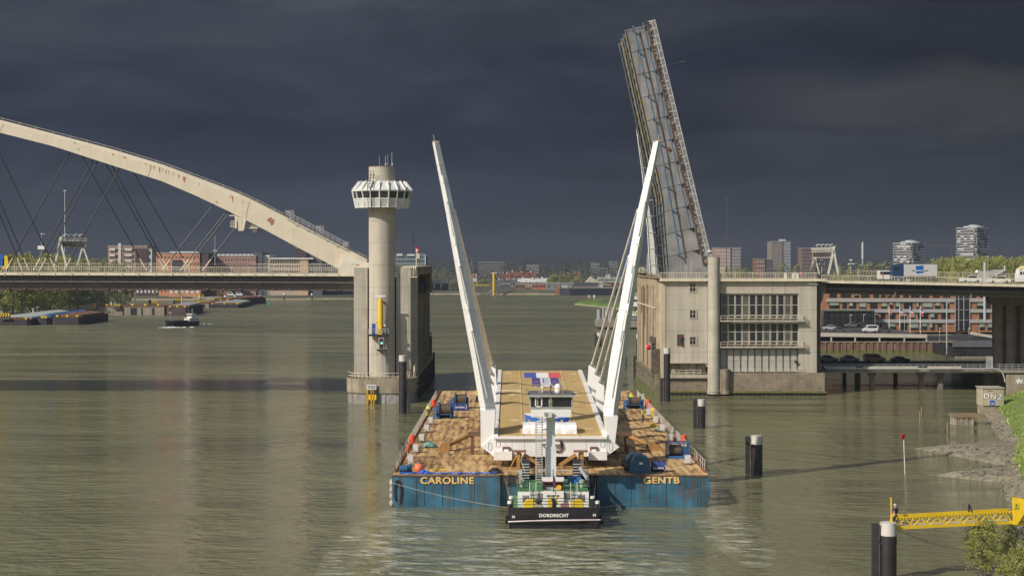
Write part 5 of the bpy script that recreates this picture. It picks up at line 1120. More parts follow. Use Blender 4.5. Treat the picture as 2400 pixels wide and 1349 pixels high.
# rails round the stern
mb = MB(); zz = 1.95
mb.rail([(tq(1203), TYs + .2, zz), (tq(1298), TYs - .1, zz + .1), (tq(1393), TYs + .2, zz)], .82, 3, 1.55, .028); mb.build('stern_railing', DARK, tg)
for px, py in ((1195, 1196), (1198, 1172), (1400, 1192), (1389, 1172)):
    y = TYs + (.4 if py > 1180 else 3.2); x = gx(px, y); mb = MB(); mb.cyl((x, y, 1.2), (x, y, 2.3), .17, n=12, m=0); mb.cyl((x, y, 2.3), (x, y, 2.55), .22, n=12, m=1)
    mb.build('bollard', [DARK, WHITE], tg)
for px in (1187, 1411):
    x = gx(px, TYs); mb = MB(); mb.tube([Vector((x, TYs + .5 + .28 * math.cos(a), .75 + .32 * math.sin(a))) for a in [k / 12 * 2 * math.pi for k in range(13)]], .13, 8); mb.bar((x, TYs + .5, 1.1), (x, TYs + .6, 2), .04); mb.build('tyre_fender', TYRE, tg)
# deck house
DY = 145.; dx = lambda px, y=DY: gx(px, y); dz_ = lambda py, y=DY: gz(py, y)
ZH = dz_(1150)
dh = MB().box(dx(1214), dx(1380), DY, BY0 + .4, 1.26, ZH).build('deck_house', WHITE, tg)
MB().box(dx(1213), dx(1381), DY - .05, BY0 + .5, ZH, ZH + .05).build('upper_deck', GREEN, tg)
for a, c_, t0, t1 in ((1224, 1240, 1159, 1175), (1258, 1274, 1153, 1170), (1321, 1337, 1152, 1169), (1353, 1369, 1157, 1172)):
    v = MB().box(dx(a), dx(c_), DY - .08, DY - .02, dz_(t1), dz_(t0)).build('vent_grille', GREY, dh); mb = MB()
    for k in range(7): mb.box(dx(a + 1), dx(c_ - 1), DY - .12, DY - .08, dz_(t0 + 2 + k * 2.1 + 1.2), dz_(t0 + 2 + k * 2.1))
    mb.build('slat', mat('slat_grey', (.22, .22, .2), .5), v)
for a, c_ in ((1241, 1256), (1337, 1352)):
    m1 = MB(); m1.box(dx(a), dx(c_), DY - .06, DY - .01, 1.3, dz_(1152)); m1.build('door', mat('door_grey', (.45, .47, .45), .5), dh)
    m1 = MB()
    for xx in (a, c_): m1.bar((dx(xx), DY - .6, 1.3), (dx(xx), DY - .2, ZH + .9), .06)
    for k in range(5): m1.box(dx(a), dx(c_), DY - .6 + k * .1, DY - .45 + k * .1, 1.4 + k * .28, 1.44 + k * .28)
    m1.build('deck_ladder', WHITE2, tg)
# aft cabin
AY = 145.6; a, c_ = gx(1273, AY), gx(1320, AY)
MB().box(a - .02, c_ + .02, DY - .35, DY, 1.26, ZH + .04).build('house_front', WHITE, tg)
ac = MB(); ac.box(a, c_, AY, AY + 1.4, ZH + .05, gz(1127, AY)); ac = ac.build('aft_cabin', mat('cabin_dark', (.05, .04, .042), .4), tg)
MB().box(a - .1, c_ + .1, AY - .25, AY + 1.5, gz(1127, AY), gz(1122, AY)).build('cabin_roof', WHITE, tg)
MB().box(a - .11, c_ + .11, AY - .26, AY - .2, gz(1129, AY), gz(1126.5, AY)).build('roof_band', mat('maroon', (.15, .02, .035), .5), tg)
for u, w in ((a + .1, .75), (c_ - .85, .75)): MB().box(u, u + w, AY - .04, AY - .01, ZH + .55, ZH + 1.0).build('window', GLASS, ac)
text('ZODIAC', .31, (gx(1297, AY), AY - .06, gz(1144, AY)), WHITE, ac, bold=.018)
MB().cyl((gx(1310, AY), AY - .07, gz(1141, AY)), (gx(1310, AY), AY - .13, gz(1141, AY)), .25, n=20).build('sun_emblem', mat('emblem_orange', (.85, .42, .02), .5, .1), ac)
text('02338839', .28, (gx(1296, DY), DY - .37, gz(1160, DY)), DARK, dh, bold=.01)
# stern winches
for px, w in ((1241.5, 1.15), (1354, 1.1)):
    y = 143.2; x = gx(px, y); mb = MB(); mb.prism([(x - w / 2, 1.26), (x + w / 2, 1.26), (x + w / 2, 2.05), (x + w * .3, 2.25), (x - w * .15, 2.25), (x - w / 2, 1.85)], 'y', y, y + .8); mb.build('winch_guard', YEL, tg)
y = 143.2; x = gx(1289, y); MB().box(x - .2, x + .22, y, y + .6, 1.26, gz(1168, y)).build('winch_guard', YEL, tg)
mb = MB(); x = gx(1296, y); mb.tube([(x, y - .2, 1.3), (x + .1, y - .25, 1.95), (x - .05, y - .2, 2.45)], .17, 8); mb.build('rope_hank', DARK, tg)
mb = MB(); x = gx(1303, y); mb.cyl((x, y, 1.26), (x, y, 2.6), .07); mb.cyl((x - .2, y, 1.9), (x + .25, y, 1.9), .1); mb.ball((x, y, 2.4), .15); mb.build('capstan_gear', YEL, tg)
for px, m_ in ((1260, 0), (1324, 1)):
    x = gx(px, y); mb = MB(); mb.cyl((x - .4, y, 1.6), (x + .4, y, 1.6), .32, n=14); mb.obox((x, y, 1.26), .9, .5, .2); mb.build('rope_drum', [mat('drum_rope', (.30, .27, .17), .8, .4, 5), mat('drum_red', (.25, .10, .08), .7, .4, 5)][m_], tg)
mb = MB(); mb.ball((gx(1262, y), y, 2.1), .42, 10, 0, .4); mb.build('tarp_cover', DARK, tg)
# upper deck
mb = MB()
for px in (1224, 1364): x = gx(px, 147); mb.lathe((x, 147, ZH), [(.18, 0), (.18, .5), (.3, .55), (.3, .75), (.1, .85)], 14)
mb.build('mushroom_vent', mat('vent_grey_green', (.36, .42, .34), .5), tg)
mb = MB(); mb.rail([(dx(1215), DY + .05, ZH), (dx(1240), DY + .05, ZH)], 1.0, 3, .9, .025); mb.rail([(dx(1256), DY + .05, ZH), (dx(1272), DY + .05, ZH)], 1.0, 3, .7, .025); mb.rail([(dx(1322), DY + .05, ZH), (dx(1337), DY + .05, ZH)], 1., 3, .7, .025); mb.rail([(dx(1352), DY + .05, ZH), (dx(1379), DY + .05, ZH)], 1., 3, .9, .025)
mb.rail([(dx(1379), DY + .05, ZH), (dx(1379), BY0 - .2, ZH)], 1., 3, 1.5, .025); mb.rail([(dx(1215), DY + .05, ZH), (dx(1215), BY0 - .2, ZH)], 1., 3, 1.5, .025); mb.build('upper_railing', DARK, tg)
mb = MB(); yb = 152.6; mb.rail([(gx(1216, yb), yb, ZH), (gx(1378, yb), yb, ZH)], .95, 2, 1.8, .04); mb.build('bow_railing', mat('rail_pinkish', (.62, .50, .45), .6), tg)
# push-posts with steps
for px, s in ((1232, -1), (1352, 1)):
    yb = 151.9; x = gx(px, yb); z0 = ZH; z1 = gz(1076, yb); m1 = MB(); m1.box(x - .4, x + .4, yb, yb + .5, z0, z1); pp_ = m1.build('push_knee', mat('push_post', (.035, .033, .04), .6, .3, 1), tg); m1 = MB()
    for k in range(6): m1.box(x - .38, x + .38, yb - .12, yb, z0 + .25 + k * .28, z0 + .31 + k * .28)
    m1.build('step', WHITE2, pp_)
    m1 = MB(); m1.bar((x - .5 * (1 if s < 0 else -1), yb - .1, z1), (x + (.0 if s < 0 else .95), yb - (0 if s < 0 else 2.2), ZH + .7), .09 if s < 0 else .16); m1.build('handrail', GREY, pp_)
mb = MB(); yb = 150.; p = Vector((gx(1346, yb), yb, ZH)); mb.obox(p, 1.3, 1.1, .45); mb.obox(p + Vector((0, 0, .45)), 1.0, .7, .25); mb.obox(p + Vector((-.5, -.2, .2)), .35, .8, .5); mb.obox(p + Vector((.5, -.2, .2)), .35, .8, .5); mb.build('coupling_winch', mat('winch_bright_blue', (.04, .15, .38), .5, .2, 2), tg)
p = Vector((gx(1219, 150), 150, ZH)); MB().obox(p, .4, .4, 1.3).build('bow_post', GREY, tg); mb = MB(); p = Vector((gx(1371, 149), 149, ZH)); mb.bar(p + Vector((-.5, 1, 1.6)), p + Vector((.3, -1, .6)), .22); mb.bar(p + Vector((.3, -1, .0)), p + Vector((.2, -1, 1.1)), .12); mb.build('boat_davit', GREY, tg)
# wheelhouse column, ladder, wheelhouse
WY = 148.
cl_ = MB(); x0, x1 = gx(1281, WY), gx(1301, WY)
cl_.box(x0 - .1, x1 + .1, WY, WY + 1.1, ZH, gz(1046, WY)); cl_.box(x0, x1, WY + .1, WY + 1, gz(1046, WY), gz(972, WY)); cl_.build('column', mat('column_white', (.64, .66, .66), .45, .05, .5), tg)
lx0, lx1 = gx(1256, WY), gx(1270.5, WY); mb = MB(); zb, zt = gz(1130, WY), gz(968, WY); yl = WY - .6
for x in (lx0, lx1): mb.bar((x, yl, zb), (x, yl, zt), .09); mb.bar((x, yl, zt - 2.6), (x, yl, zt + .9), .05)
n = 28
for k in range(n): z = zb + .15 + (zt - zb) * k / n; mb.box(lx0, lx1, yl - .12, yl + .12, z, z + .05)
mb.build('ladder', GALV, tg)
for z in (gz(1040, WY), gz(1005, WY)): MB().bar((lx1, yl, z), (x0, WY + .3, z), .08).build('ladder_tie', GALV, tg)
HX0, HX1 = gx(1241, WY), gx(1340, WY); zw0, zw1, zw2 = gz(972, WY), gz(949, WY), gz(925, WY); wy = 1.9
MB().box(HX0 + .15, HX1 - .15, WY - wy, WY + wy, zw0, zw1).build('wheelhouse', WHITE, tg)
gf = MB()
for x in (HX0, gx(1258, WY), gx(1283, WY) + .1, gx(1290, WY), HX1 - .12): gf.box(x, x + .12, WY - wy - .05, WY - wy + .1, zw1, zw2)
for y in (WY - wy, WY - .1, WY + wy - .1): gf.box(HX0 - .02, HX0 + .1, y, y + .12, zw1, zw2); gf.box(HX1 - .1, HX1 + .02, y, y + .12, zw1, zw2)
gf.box(HX0 - .03, HX1 + .03, WY - wy - .08, WY + wy + .05, zw1 - .12, zw1 + .02); gf.build('window_frame', mat('frame_olive', (.33, .34, .30), .5), tg)
for u, v in ((HX0 + .12, gx(1258, WY)), (gx(1258, WY) + .12, gx(1283, WY) + .1), (gx(1290, WY) + .12, HX1 - .12)): MB().box(u, v, WY - wy, WY - wy + .04, zw1, zw2).build('window', GLASS, tg)
for x in (HX0, HX1 - .05): MB().box(x, x + .04, WY - wy + .1, WY + wy - .1, zw1, zw2).build('side_window', GLASS, tg)
f_ = MB(); u, v = gx(1253, WY), gx(1270, WY)
for a, c_, e, g_ in ((u, u + .12, 0, 1), (v - .12, v, 0, 1), (u, v, 0, .1), (u, v, .88, 1)): f_.box(a, c_, WY - wy - .09, WY - wy - .02, zw1 + (zw2 - zw1) * e, zw1 + (zw2 - zw1) * g_)
f_.build('door_frame', WHITE, tg)
MB().box(HX0 - .25, HX1 + .25, WY - wy - .35, WY + wy + .3, zw2, zw2 + .16).build('roof', mat('roof_olive', (.36, .37, .32), .6, .1), tg)
MB().box(HX0 - .1, HX1 + .1, WY - wy - .1, WY + wy + .1, zw2 + .16, zw2 + .26).build('roof_panel', mat('roof_dark', (.14, .14, .16), .5), tg)
mb = MB(); zr = zw2 + .26; mb.rail([(HX0 - .2, WY - 1.6, zr), (HX1 + .2, WY - 1.6, zr)], .55, 1, 1.1, .03); mb.rail([(HX0 - .2, WY + 1.4, zr), (HX1 + .2, WY + 1.4, zr)], .65, 1, 1.5, .03); mb.build('roof_rail', mat('rail_ochre', (.45, .33, .15), .6), tg)
p = Vector((gx(1308, WY), WY, zr)); MB().lathe(p, [(.3, 0), (.36, .2), (.36, .55), (.22, .82), (.05, .88)], 18).build('radome', WHITE, tg, smooth=True)
p = Vector((gx(1271, WY), WY, zr)); MB().lathe(p, [(.05, 0), (.05, .3), (.16, .35), (.16, .5), (.04, .6)], 12).build('gps_dome', WHITE, tg, smooth=True)
mb = MB(); mb.cyl((gx(1290, WY), WY - 1.5, zr), (gx(1290, WY), WY - 1.5, zr + .8), .09); mb.bar((gx(1290, WY) - .25, WY - 2.2, zw2 - .5), (gx(1290, WY), WY - 1.7, zr + .2), .07); mb.bar((gx(1290, WY) + .25, WY - 2.2, zw2 - .5), (gx(1290, WY), WY - 1.7, zr + .2), .07); mb.build('horn_mast', DARK, tg)
mb = MB()
for px in (1237, 1239, 1338, 1341, 1345): mb.obox((gx(px, WY), WY - 1.9 + .1 * (px % 3), zr - .3), .12, .12, .3 + .05 * (px % 4))
mb.bar((gx(1340, WY), WY - 1.5, zr), (gx(1362, WY), WY - 1.5, zr), .05); mb.bar((gx(1234, WY), WY - 1.5, zr - .1), (gx(1234, WY), WY - 1.5, zr + .55), .04); mb.build('navigation_lamps', DARK, tg)
p = Vector((gx(1282, WY), WY - wy - .35, gz(965, WY))); o = MB().obox(p, .8, .35, .55, base=False).build('air_conditioner', WHITE2, tg)
MB().cyl(p + Vector((-.12, -.17, 0)), p + Vector((-.12, -.2, 0)), .21, n=18).build('fan', mat('fan_grey', (.25, .24, .22), .5), o)
MB().box(gx(1251, WY), gx(1272, WY), yl - .2, WY - wy + .2, zw0 - .05, zw0).build('landing', GREY, tg)
mb = MB(); mb.cyl((gx(1297, 144.5), 144.5, ZH), (gx(1296.5, 144.5), 144.5, gz(1098, 144.5)), .04); mb.build('flag_staff', DARK, tg)
P_ = [(1297, 1112), (1301, 1118), (1303, 1128), (1302, 1141), (1299, 1143), (1297, 1130)]; MB().prism([(gx(a, 144.4), gz(c_, 144.4)) for a, c_ in P_], 'y', 144.38, 144.42).build('ensign', mat('ensign_cloth', (.12, .05, .09), .8, .5, 2.5), tg)
# mooring lines
for nm, a, c_, sag, lab in (('l', (1195, 1189, TYs + .4), (921, 1131, BY0 - .1), .25, 'long pale mooring rope from the tug to the left corner of the barge'), ('r', (1403, 1188, TYs + .4), (1655, 1139, BY0 - .1), .3, 'long pale mooring rope from the tug to the right corner of the barge'),
                            ('s', (1196, 1170, TYs + 3.2), (1183, 1120, BY0 + .2), .0, 'short steep rope from the tug bollard up to the left of the push notch'), ('t', (1391, 1170, TYs + 3.2), (1397, 1120, BY0 + .2), .0, 'short steep rope from the tug bollard up to the right of the push notch')):
    A, C_ = at(*a), at(*c_); MB().tube([A.lerp(C_, k / 14) - Vector((0, 0, sag * 4 * (k / 14) * (1 - k / 14))) for k in range(15)], .02, 5).build('mooring_rope', ROPE, label=lab, cat='rope', group='mooring ropes')
# ================================================================ MOORING PILES
def pile(px0, px1, ytop, ywater, label, cap=.13, Y=None, fender=-1, ftop=0., fw=.48, nocap=False):
    Yp = Y or gy(ywater); x = gx((px0 + px1) / 2, Yp); r = (px1 - px0) / 2 * Yp / F; zt = gz(ytop, Yp)
    t_ = thing('mooring_pile', label, 'mooring pile', (x, Yp, 0), 'black mooring piles in the river'); ch = 1.0 if not nocap else 0
    MB().cyl((x, Yp, -2), (x, Yp, zt - ch), r, n=24).build('shaft', mat('pile_black', (.028, .025, .026), .45, .35, .7, streak=.2), t_, smooth=True)
    MB().cyl((x, Yp, zt - ch), (x, Yp, zt), r * 1.02, n=24).build('cap', mat('pile_cap', (.54, .51, .46), .6, .1, 1.2, streak=.3, rust=.42, rcol=(.24, .21, .12)), t_, smooth=True)
    MB().cyl((x, Yp, zt - ch - .55), (x, Yp, zt - ch - .42), r * 1.06, n=24).build('collar', DARK, t_)
    if fender:
        xf = x + fender * (r + .38); m1 = MB(); m1.box(xf - fw / 2, xf + fw / 2, Yp - .3, Yp + .3, -2, zt - .1 - ftop); m1.build('fender_post', mat('fender_black', (.03, .027, .03), .6, .3, 1), t_)
        m1 = MB()
        for z in (zt - ftop - 1.6, zt - ftop - 2.9 if zt > 5 else .5): m1.bar((x, Yp - r * .6, z), (xf, Yp - .2, z), .16)
        m1.build('bracket', DARK, t_)
    return t_
pile(935, 953, 832, 968, 'tall black pile with white cap in front of the left pier plinth', fender=1, ftop=5.6)
pile(1006, 1012.5, 777, 877, 'black pile with white cap just behind the left pier, beside a leaning post', Y=333, fender=1, ftop=4.4)
pile(1555.5, 1571, 815, 940, 'tall black pile with white cap in front of the bascule pier front wall', fender=-1, ftop=5.4)
pile(1491.5, 1505, 782, 885, 'tall black pile with white cap at the far end of the bascule pier side', fender=-1, ftop=4.6)
pile(1635, 1653, 935, 1003, 'short black pile with white cap beside the right rail of the barge')
pile(1760, 1787, 1020, 1110, 'short black pile with white cap standing alone right of the barge')
pile(2063, 2101, 1223, 1349, 'black pile with stained white cap at the end of the yellow gangway', Y=117)
pile(1462, 1469, 817, 857, 'small distant black pile glimpsed right of the right pylon', fender=0); pile(1399, 1410, 779, 811, 'distant black pile standing left of the right pylon', fender=-1)
# ================================================================ YELLOW GANGWAY
gw = thing('gangway', 'yellow lattice gangway from the white-capped pile to the right bank', 'gangway', (gx(2240, 118), 118, 4.1))
A = lambda px, py, y=117.6: at(px, py, y)
def gl(f): return 117.4 + 2.2 * f
for side in (0, 1.15):
    mb = MB(); T = lambda f: at(2101 + 272 * f, 1214 - 15 * f, gl(f)) + Vector((0, side, 0)); Bt = lambda f: at(2101 + 272 * f, 1236 - 13 * f, gl(f)) + Vector((0, side, 0))
    mb.bar(T(0), T(1), .12, .2); mb.bar(Bt(0), Bt(1), .12, .24); n = 14
    for k in range(n):
        a, c_ = (Bt, T) if k % 2 == 0 else (T, Bt); mb.bar(a(k / n), c_((k + 1) / n), .09)
    mb.build('truss_side', YEL, gw)
mb = MB(); a, c_ = at(2101, 1236, 117.4), at(2373, 1223, 119.6); mb.bar(a + Vector((0, .6, 0)), c_ + Vector((0, .6, 0)), 1.0, .06, up=(0, 0, 1)); mb.build('walkway', GREY, gw)
mb = MB()
for f in (.33, .66): mb.bar(at(2101, 1214 + 22 * f, 118), at(2373, 1199 + 24 * f, 120.2), .04)
mb.build('inner_rail', GALV, gw)
mb = MB()
for k in range(36):
    f = (k + .5) / 36; p = at(2101 + 272 * f, 1214.6 - 15 * f, gl(f)); mb.box(p.x - .035, p.x + .035, p.y - .075, p.y - .06, p.z - .05, p.z + .05)
mb.build('rail_holes', DARK, gw)
mb = MB(); P_ = [(2372, 1164), (2379, 1164), (2400, 1168), (2420, 1168), (2382, 1228), (2374, 1228)]; mb.prism([(gx(a, 119.5), gz(c_, 119.5)) for a, c_ in P_], 'y', 119.3, 119.5); mb.build('portal_plate', YEL, gw)
mb = MB(); p, q_ = at(2376, 1178, 119.3), at(2387, 1191, 119.3); mb.box(p.x, q_.x, 119.24, 119.3, q_.z, p.z, 0); mb.box(p.x + .1, q_.x - .1, 119.22, 119.24, q_.z + .06, q_.z + .12, 1); mb.box(p.x + .14, q_.x - .14, 119.22, 119.24, q_.z + .22, q_.z + .36, 1); mb.build('notice', [mat('notice_yellow', (.55, .42, .03), .5), DARK], gw)
mb = MB(); mb.bar(at(2379, 1222, 119.6), at(2440, 1196, 120.5), .12); mb.bar(at(2383, 1228, 119.6), at(2440, 1225, 120.5), .2); mb.bar(at(2383, 1228, 119.6), at(2440, 1170, 120), .1); mb.bar(at(2390, 1216, 119.6), at(2440, 1214, 120.5), .06); mb.build('landing_truss', YEL, gw)
mb = MB()
for px, z0 in ((2391, 1232),): x = gx(px, 121); mb.cyl((x, 121, -1), (x, 121, gz(z0, 121)), .22, n=12)
mb.build('support_pile', GALV, gw)
mb = MB(); mb.bar(at(2090, 1225, 116.9), at(2088, 1168, 116.9), .09); mb.obox(at(2088, 1168, 116.9), .14, .14, .08); mb.bar(at(2087, 1222, 116.9), at(2089, 1204, 116.9), .08); mb.bar(at(2089, 1204, 116.9), at(2092, 1204, 116.9), .08); mb.build('gate_post', YEL, gw)
mb = MB(); mb.bar(at(2271, 1199, 119), at(2271, 1180, 119), .12); mb.bar(at(2273, 1185, 119), at(2279, 1200, 119), .1); mb.bar(at(2271, 1184, 119), at(2276, 1185, 119), .06); mb.build('raised_bracket', DARK, gw)
person(Vector((gx(2098, 117.9), 117.9, 4.15)), R(200), NAVY, NAVY, HAIR, 'person with grey hair and navy coat at the pile end of the yellow gangway', .2, hat='hair')
A0 = at(2102, 1241, 117.2); C0 = on(2330, 1290); mb = MB().tube([A0.lerp(C0, k / 12) - Vector((0, 0, .5 * 4 * (k / 12) * (1 - k / 12))) for k in range(13)], .03, 5); mb.build('mooring_rope', ROPE, label='thin rope hanging from the white-capped pile below the yellow gangway', cat='rope', group='mooring ropes')
# ================================================================ RIGHT BANK THINGS
Yb = 243.; bx = thing('outfall_house', 'small concrete hut with white graffiti letters and a blue panel on the rocky bank', 'hut', (gx(2328, Yb), Yb + 1.5, .3))
a, c_ = at(2304, 910, Yb), at(2352.5, 950, Yb)
MB().box(a.x, c_.x, Yb, Yb + 3.4, c_.z, a.z).build('wall', mat('hut_concrete', (.43, .37, .26), .9, .14, .8, streak=.4), bx)
MB().box(a.x - .15, c_.x + .15, Yb - .15, Yb + 3.6, a.z, a.z + .16).build('roof', CONC, bx)
MB().box(a.x + .7, a.x + 1.6, Yb - .03, Yb, a.z - .45, a.z - .3).build('vent_slot', mat('vent_brown', (.2, .13, .08), .8), bx)
MB().prism([(a.x, c_.z), (c_.x - 1.0, c_.z), (a.x + 1.0, -.5), (a.x, -.5)], 'y', Yb + .2, Yb + 3).build('footing', CONCD, bx)
p, q_ = at(2320, 937, Yb), at(2331, 949, Yb); mb = MB(); mb.box(p.x, q_.x, Yb - .05, Yb, q_.z, p.z, 0); mb.box(p.x + .15, q_.x - .15, Yb - .07, Yb - .05, q_.z + .1, q_.z + .4, 1); mb.build('panel', [mat('panel_blue', (.05, .12, .42), .6, .3, 3), mat('panel_pale', (.3, .42, .6), .6)], bx)
text('DNZ', 1.12, ((a.x + c_.x) / 2 - .1, Yb - .03, gz(929, Yb)), DARK, bx, rot=(R(90), R(4), 0), sx=1.18, bold=.10, ext=.01, space=.10, name='graffiti_outline')
text('DNZ', 1.12, ((a.x + c_.x) / 2 - .1, Yb - .06, gz(929, Yb)), mat('graffiti_white', (.72, .68, .66), .7), bx, rot=(R(90), R(4), 0), sx=1.18, bold=.04, name='graffiti_fill', space=.10)
gwall = thing('wall', 'low concrete abutment wall with white graffiti at the right edge', 'wall', (96, 280, 0))
a, c_ = at(2366, 879, 279), at(2480, 907, 279); MB().box(a.x, c_.x, 279, 281, -1, a.z).build('wall_block', CONCD, gwall); text('WAH', 1.2, (gx(2401, 279), 278.97, gz(893, 279)), MATS['graffiti_white'], gwall, rot=(R(90), R(-8), 0), bold=.07, name='graffiti')
mb = MB(); mb.box(gx(2384, 279), gx(2388, 279), 278.96, 278.98, gz(896, 279), gz(884, 279)); mb.build('graffiti', MATS['graffiti_green'], gwall)
Yj = 230.; jt = thing('jetty', 'short concrete jetty slab on sheet piles below the graffiti hut', 'jetty', (gx(2270, Yj), Yj, 0))
a, c_ = at(2234, 971, Yj), at(2308, 978, Yj); MB().box(a.x, c_.x, Yj - .6, Yj + 2.4, c_.z, a.z).build('slab', mat('jetty_slab', (.22, .155, .09), .9, .3), jt)
mb = MB()
for i in range(7): mb.box(a.x + .1 + i * .42, a.x + .46 + i * .42, Yj - .5 + .12 * (i % 2), Yj + 2, -1.2, c_.z)
mb.build('sheet_pile', mat('sheet_grey', (.33, .28, .21), .85, .3, 1, streak=.6), jt)
for px, yt, yb, lab in ((2160, 953, 985, 'weathered timber post, tallest of the pair out in the river'), (2156, 963, 994, 'shorter weathered timber post beside the tallest one'), (2221, 990, 1030, 'weathered timber post in the water left of the jetty slab')):
    Yp = gy(yb); x = gx(px, Yp); mb = MB(); mb.cyl((x, Yp, -1), (x + .03, Yp, gz(yt, Yp)), .16, .14, 9); mb.build('timber_post', mat('old_timber', (.21, .17, .10), .9, .3, 2, streak=.4), base=(x, Yp, 0), label=lab, cat='post', group='timber posts')
Yp = gy(1112); mk = thing('river_marker', 'red triangle marker on a thin leaning white pole in the river', 'marker', (gx(2122, Yp), Yp, 0))
MB().cyl((gx(2122, Yp), Yp, -1), at(2118, 1030, Yp), .055, n=8).build('pole', mat('pole_white', (.6, .57, .52), .6), mk)
c_ = at(2115.5, 1018, Yp); MB().lathe(c_ - Vector((0, 0, .72)), [(.04, 0), (.38, .68), (.38, .74)], 3).build('topmark', RED, mk)
for px, py, lab in ((2362, 930, 'small white stake in the grass near the rocky bank'),): p = on(px, py + 60, 1.8); MB().obox(p, .07, .07, .7).build('stake', WHITE, base=p, label=lab, cat='stake')
# ================================================================ LOWER ROAD BRIDGE
lr = thing('road_bridge', 'low flat concrete road bridge on columns beneath the viaduct', 'bridge', (90, 305, 0))
LX0, LX1 = gx(1924, 291), 125.
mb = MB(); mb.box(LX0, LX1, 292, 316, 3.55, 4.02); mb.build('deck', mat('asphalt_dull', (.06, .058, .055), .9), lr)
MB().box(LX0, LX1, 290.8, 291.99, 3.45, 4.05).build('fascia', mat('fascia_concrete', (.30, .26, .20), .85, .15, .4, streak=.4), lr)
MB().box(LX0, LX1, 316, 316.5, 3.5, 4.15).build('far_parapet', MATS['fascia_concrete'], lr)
mb = MB(); mb.rail([(LX0, 291.2, 4.05), (LX1, 291.2, 4.05)], 1.05, 3, 1.25, .035); mb.build('railing', GALV, lr)
mb = MB(); mb.rail([(LX0, 316.2, 4.1), (LX1, 316.2, 4.1)], 1.0, 2, 2.5, .02); mb.build('railing', GALV, lr)
mb = MB()
for x0, x1 in ((1930, 2005), (2020, 2150), (2172, 2250)): mb.box(gx(x0, 291), gx(x1, 291), 290.4, 290.5, gz(862.5, 291), gz(857.5, 291))
mb.build('guard_plank', mat('plank_pale', (.4, .37, .31), .7), lr)
for px, yb_, w in ((2045, 914, 10), (2205, 913, 10), (2011, 902, 11), (2160, 912, 12), (1980, 896, 7), (2100, 897, 8)):
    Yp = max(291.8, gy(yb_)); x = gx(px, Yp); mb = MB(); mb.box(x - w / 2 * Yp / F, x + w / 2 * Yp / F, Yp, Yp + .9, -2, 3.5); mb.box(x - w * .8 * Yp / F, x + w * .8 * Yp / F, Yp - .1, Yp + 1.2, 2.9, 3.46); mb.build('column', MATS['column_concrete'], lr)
mb = MB(); pts = [at(px, py, 290.2) for px, py in ((1936, 864), (2330, 863), (2342, 866), (2350, 873), (2354, 885), (2356, 895))]; mb.tube(pts, .13, 8); mb.build('water_pipe', GALV, lr)
mb = MB(); a, c_ = at(2311, 835, 290.5), at(2324, 862, 290.5)
for i in range(12): x = a.x + (c_.x - a.x) * i / 11; mb.bar((x, 290.5, c_.z), (x, 290.5, a.z), .045)
mb.bar((a.x, 290.5, a.z), (c_.x, 290.5, a.z), .07); mb.bar((c_.x + .1, 290.4, c_.z - .2), (c_.x + .1, 290.4, a.z), .14); mb.build('gate', GALV, lr)
MB().box(gx(2304, 300), 130, 300, 322, -1, 3.5).build('abutment', CONCD, lr)
# ================================================================ VEHICLES
def vehicle(loc, rz, body_m, label, kind='car', L=4.3, Wd=1.75, H_=1.45, group='cars', name='parked_car'):
    t_ = thing(name, label, 'van' if kind == 'van' else 'car', loc, group); h_ = H_
    if kind == 'car': pr_ = [(-.5, .2), (-.5, .5), (-.47, .62), (-.36, .64), (-.22, .97), (-.05, 1), (.12, .97), (.27, .66), (.44, .58), (.5, .45), (.5, .2)]; gl_ = [(-.31, .67), (-.205, .92), (.11, .92), (.225, .67)]
    else: pr_ = [(-.5, .2), (-.5, .9), (-.46, 1), (.15, 1), (.32, .62), (.47, .5), (.5, .4), (.5, .2)]; gl_ = [(-.44, .62), (-.44, .9), (.13, .9), (.255, .62)]
    o = MB().prism([(loc[0] + x * L, loc[2] + .05 + z * h_) for x, z in pr_], 'y', loc[1] - Wd / 2, loc[1] + Wd / 2).build('body', body_m, t_)
    for s in (-1, 1): MB().prism([(loc[0] + x * L, loc[2] + .05 + z * h_) for x, z in gl_], 'y', loc[1] + s * Wd / 2 - .012, loc[1] + s * Wd / 2 + .012).build('side_window', GLASS, t_)
    mb = MB(); k = (.13, .25) if kind == 'car' else (.16, .29); mb.mesh([(loc[0] + x * L + .02, loc[1] + s * Wd * .42, loc[2] + .05 + z * h_ + .015) for x, z in ((k[0], .94), (k[1], .70)) for s in (-1, 1)], [(0, 1, 3, 2)]); mb.build('windscreen', GLASS, t_)
    for x in (-.31, .31):
        for s in (-1, 1): c0 = Vector((loc[0] + x * L, loc[1] + s * Wd * .46, loc[2] + .31)); MB().cyl(c0 - Vector((0, .1, 0)), c0 + Vector((0, .1, 0)), .31, n=14).build('wheel', TYRE, t_)
    for s in (-1, 1): c0 = Vector((loc[0] + .495 * L, loc[1] + s * Wd * .36, loc[2] + .05 + .5 * h_)); MB().obox(c0, .06, .3, .13).build('headlight', GREY, t_)
    t_.rotation_euler = (0, 0, rz); return t_
cp = lambda n, c, r=.3: mat('car_' + n, c, r, .05, 1)
YC = 313.5
vehicle((gx(1940, YC), YC, 4.02), 0, cp('dull', (.24, .24, .24)), 'dark grey car on the low road bridge, half hidden by the pier house', L=4.2); vehicle((gx(1991, YC), YC, 4.02), 0, cp('slate', (.22, .20, .22)), 'slate grey hatchback on the low road bridge, second from the pier house', L=3.9)
vehicle((gx(2049, YC), YC, 4.02), 0, cp('plum', (.26, .16, .17)), 'dark plum grey van on the low road bridge', 'van', L=4.4, H_=1.75); vehicle((gx(2109, YC), YC, 4.02), 0, cp('black', (.02, .02, .025)), 'black low car on the low road bridge, farthest from the pier house', L=3.9, H_=1.2)
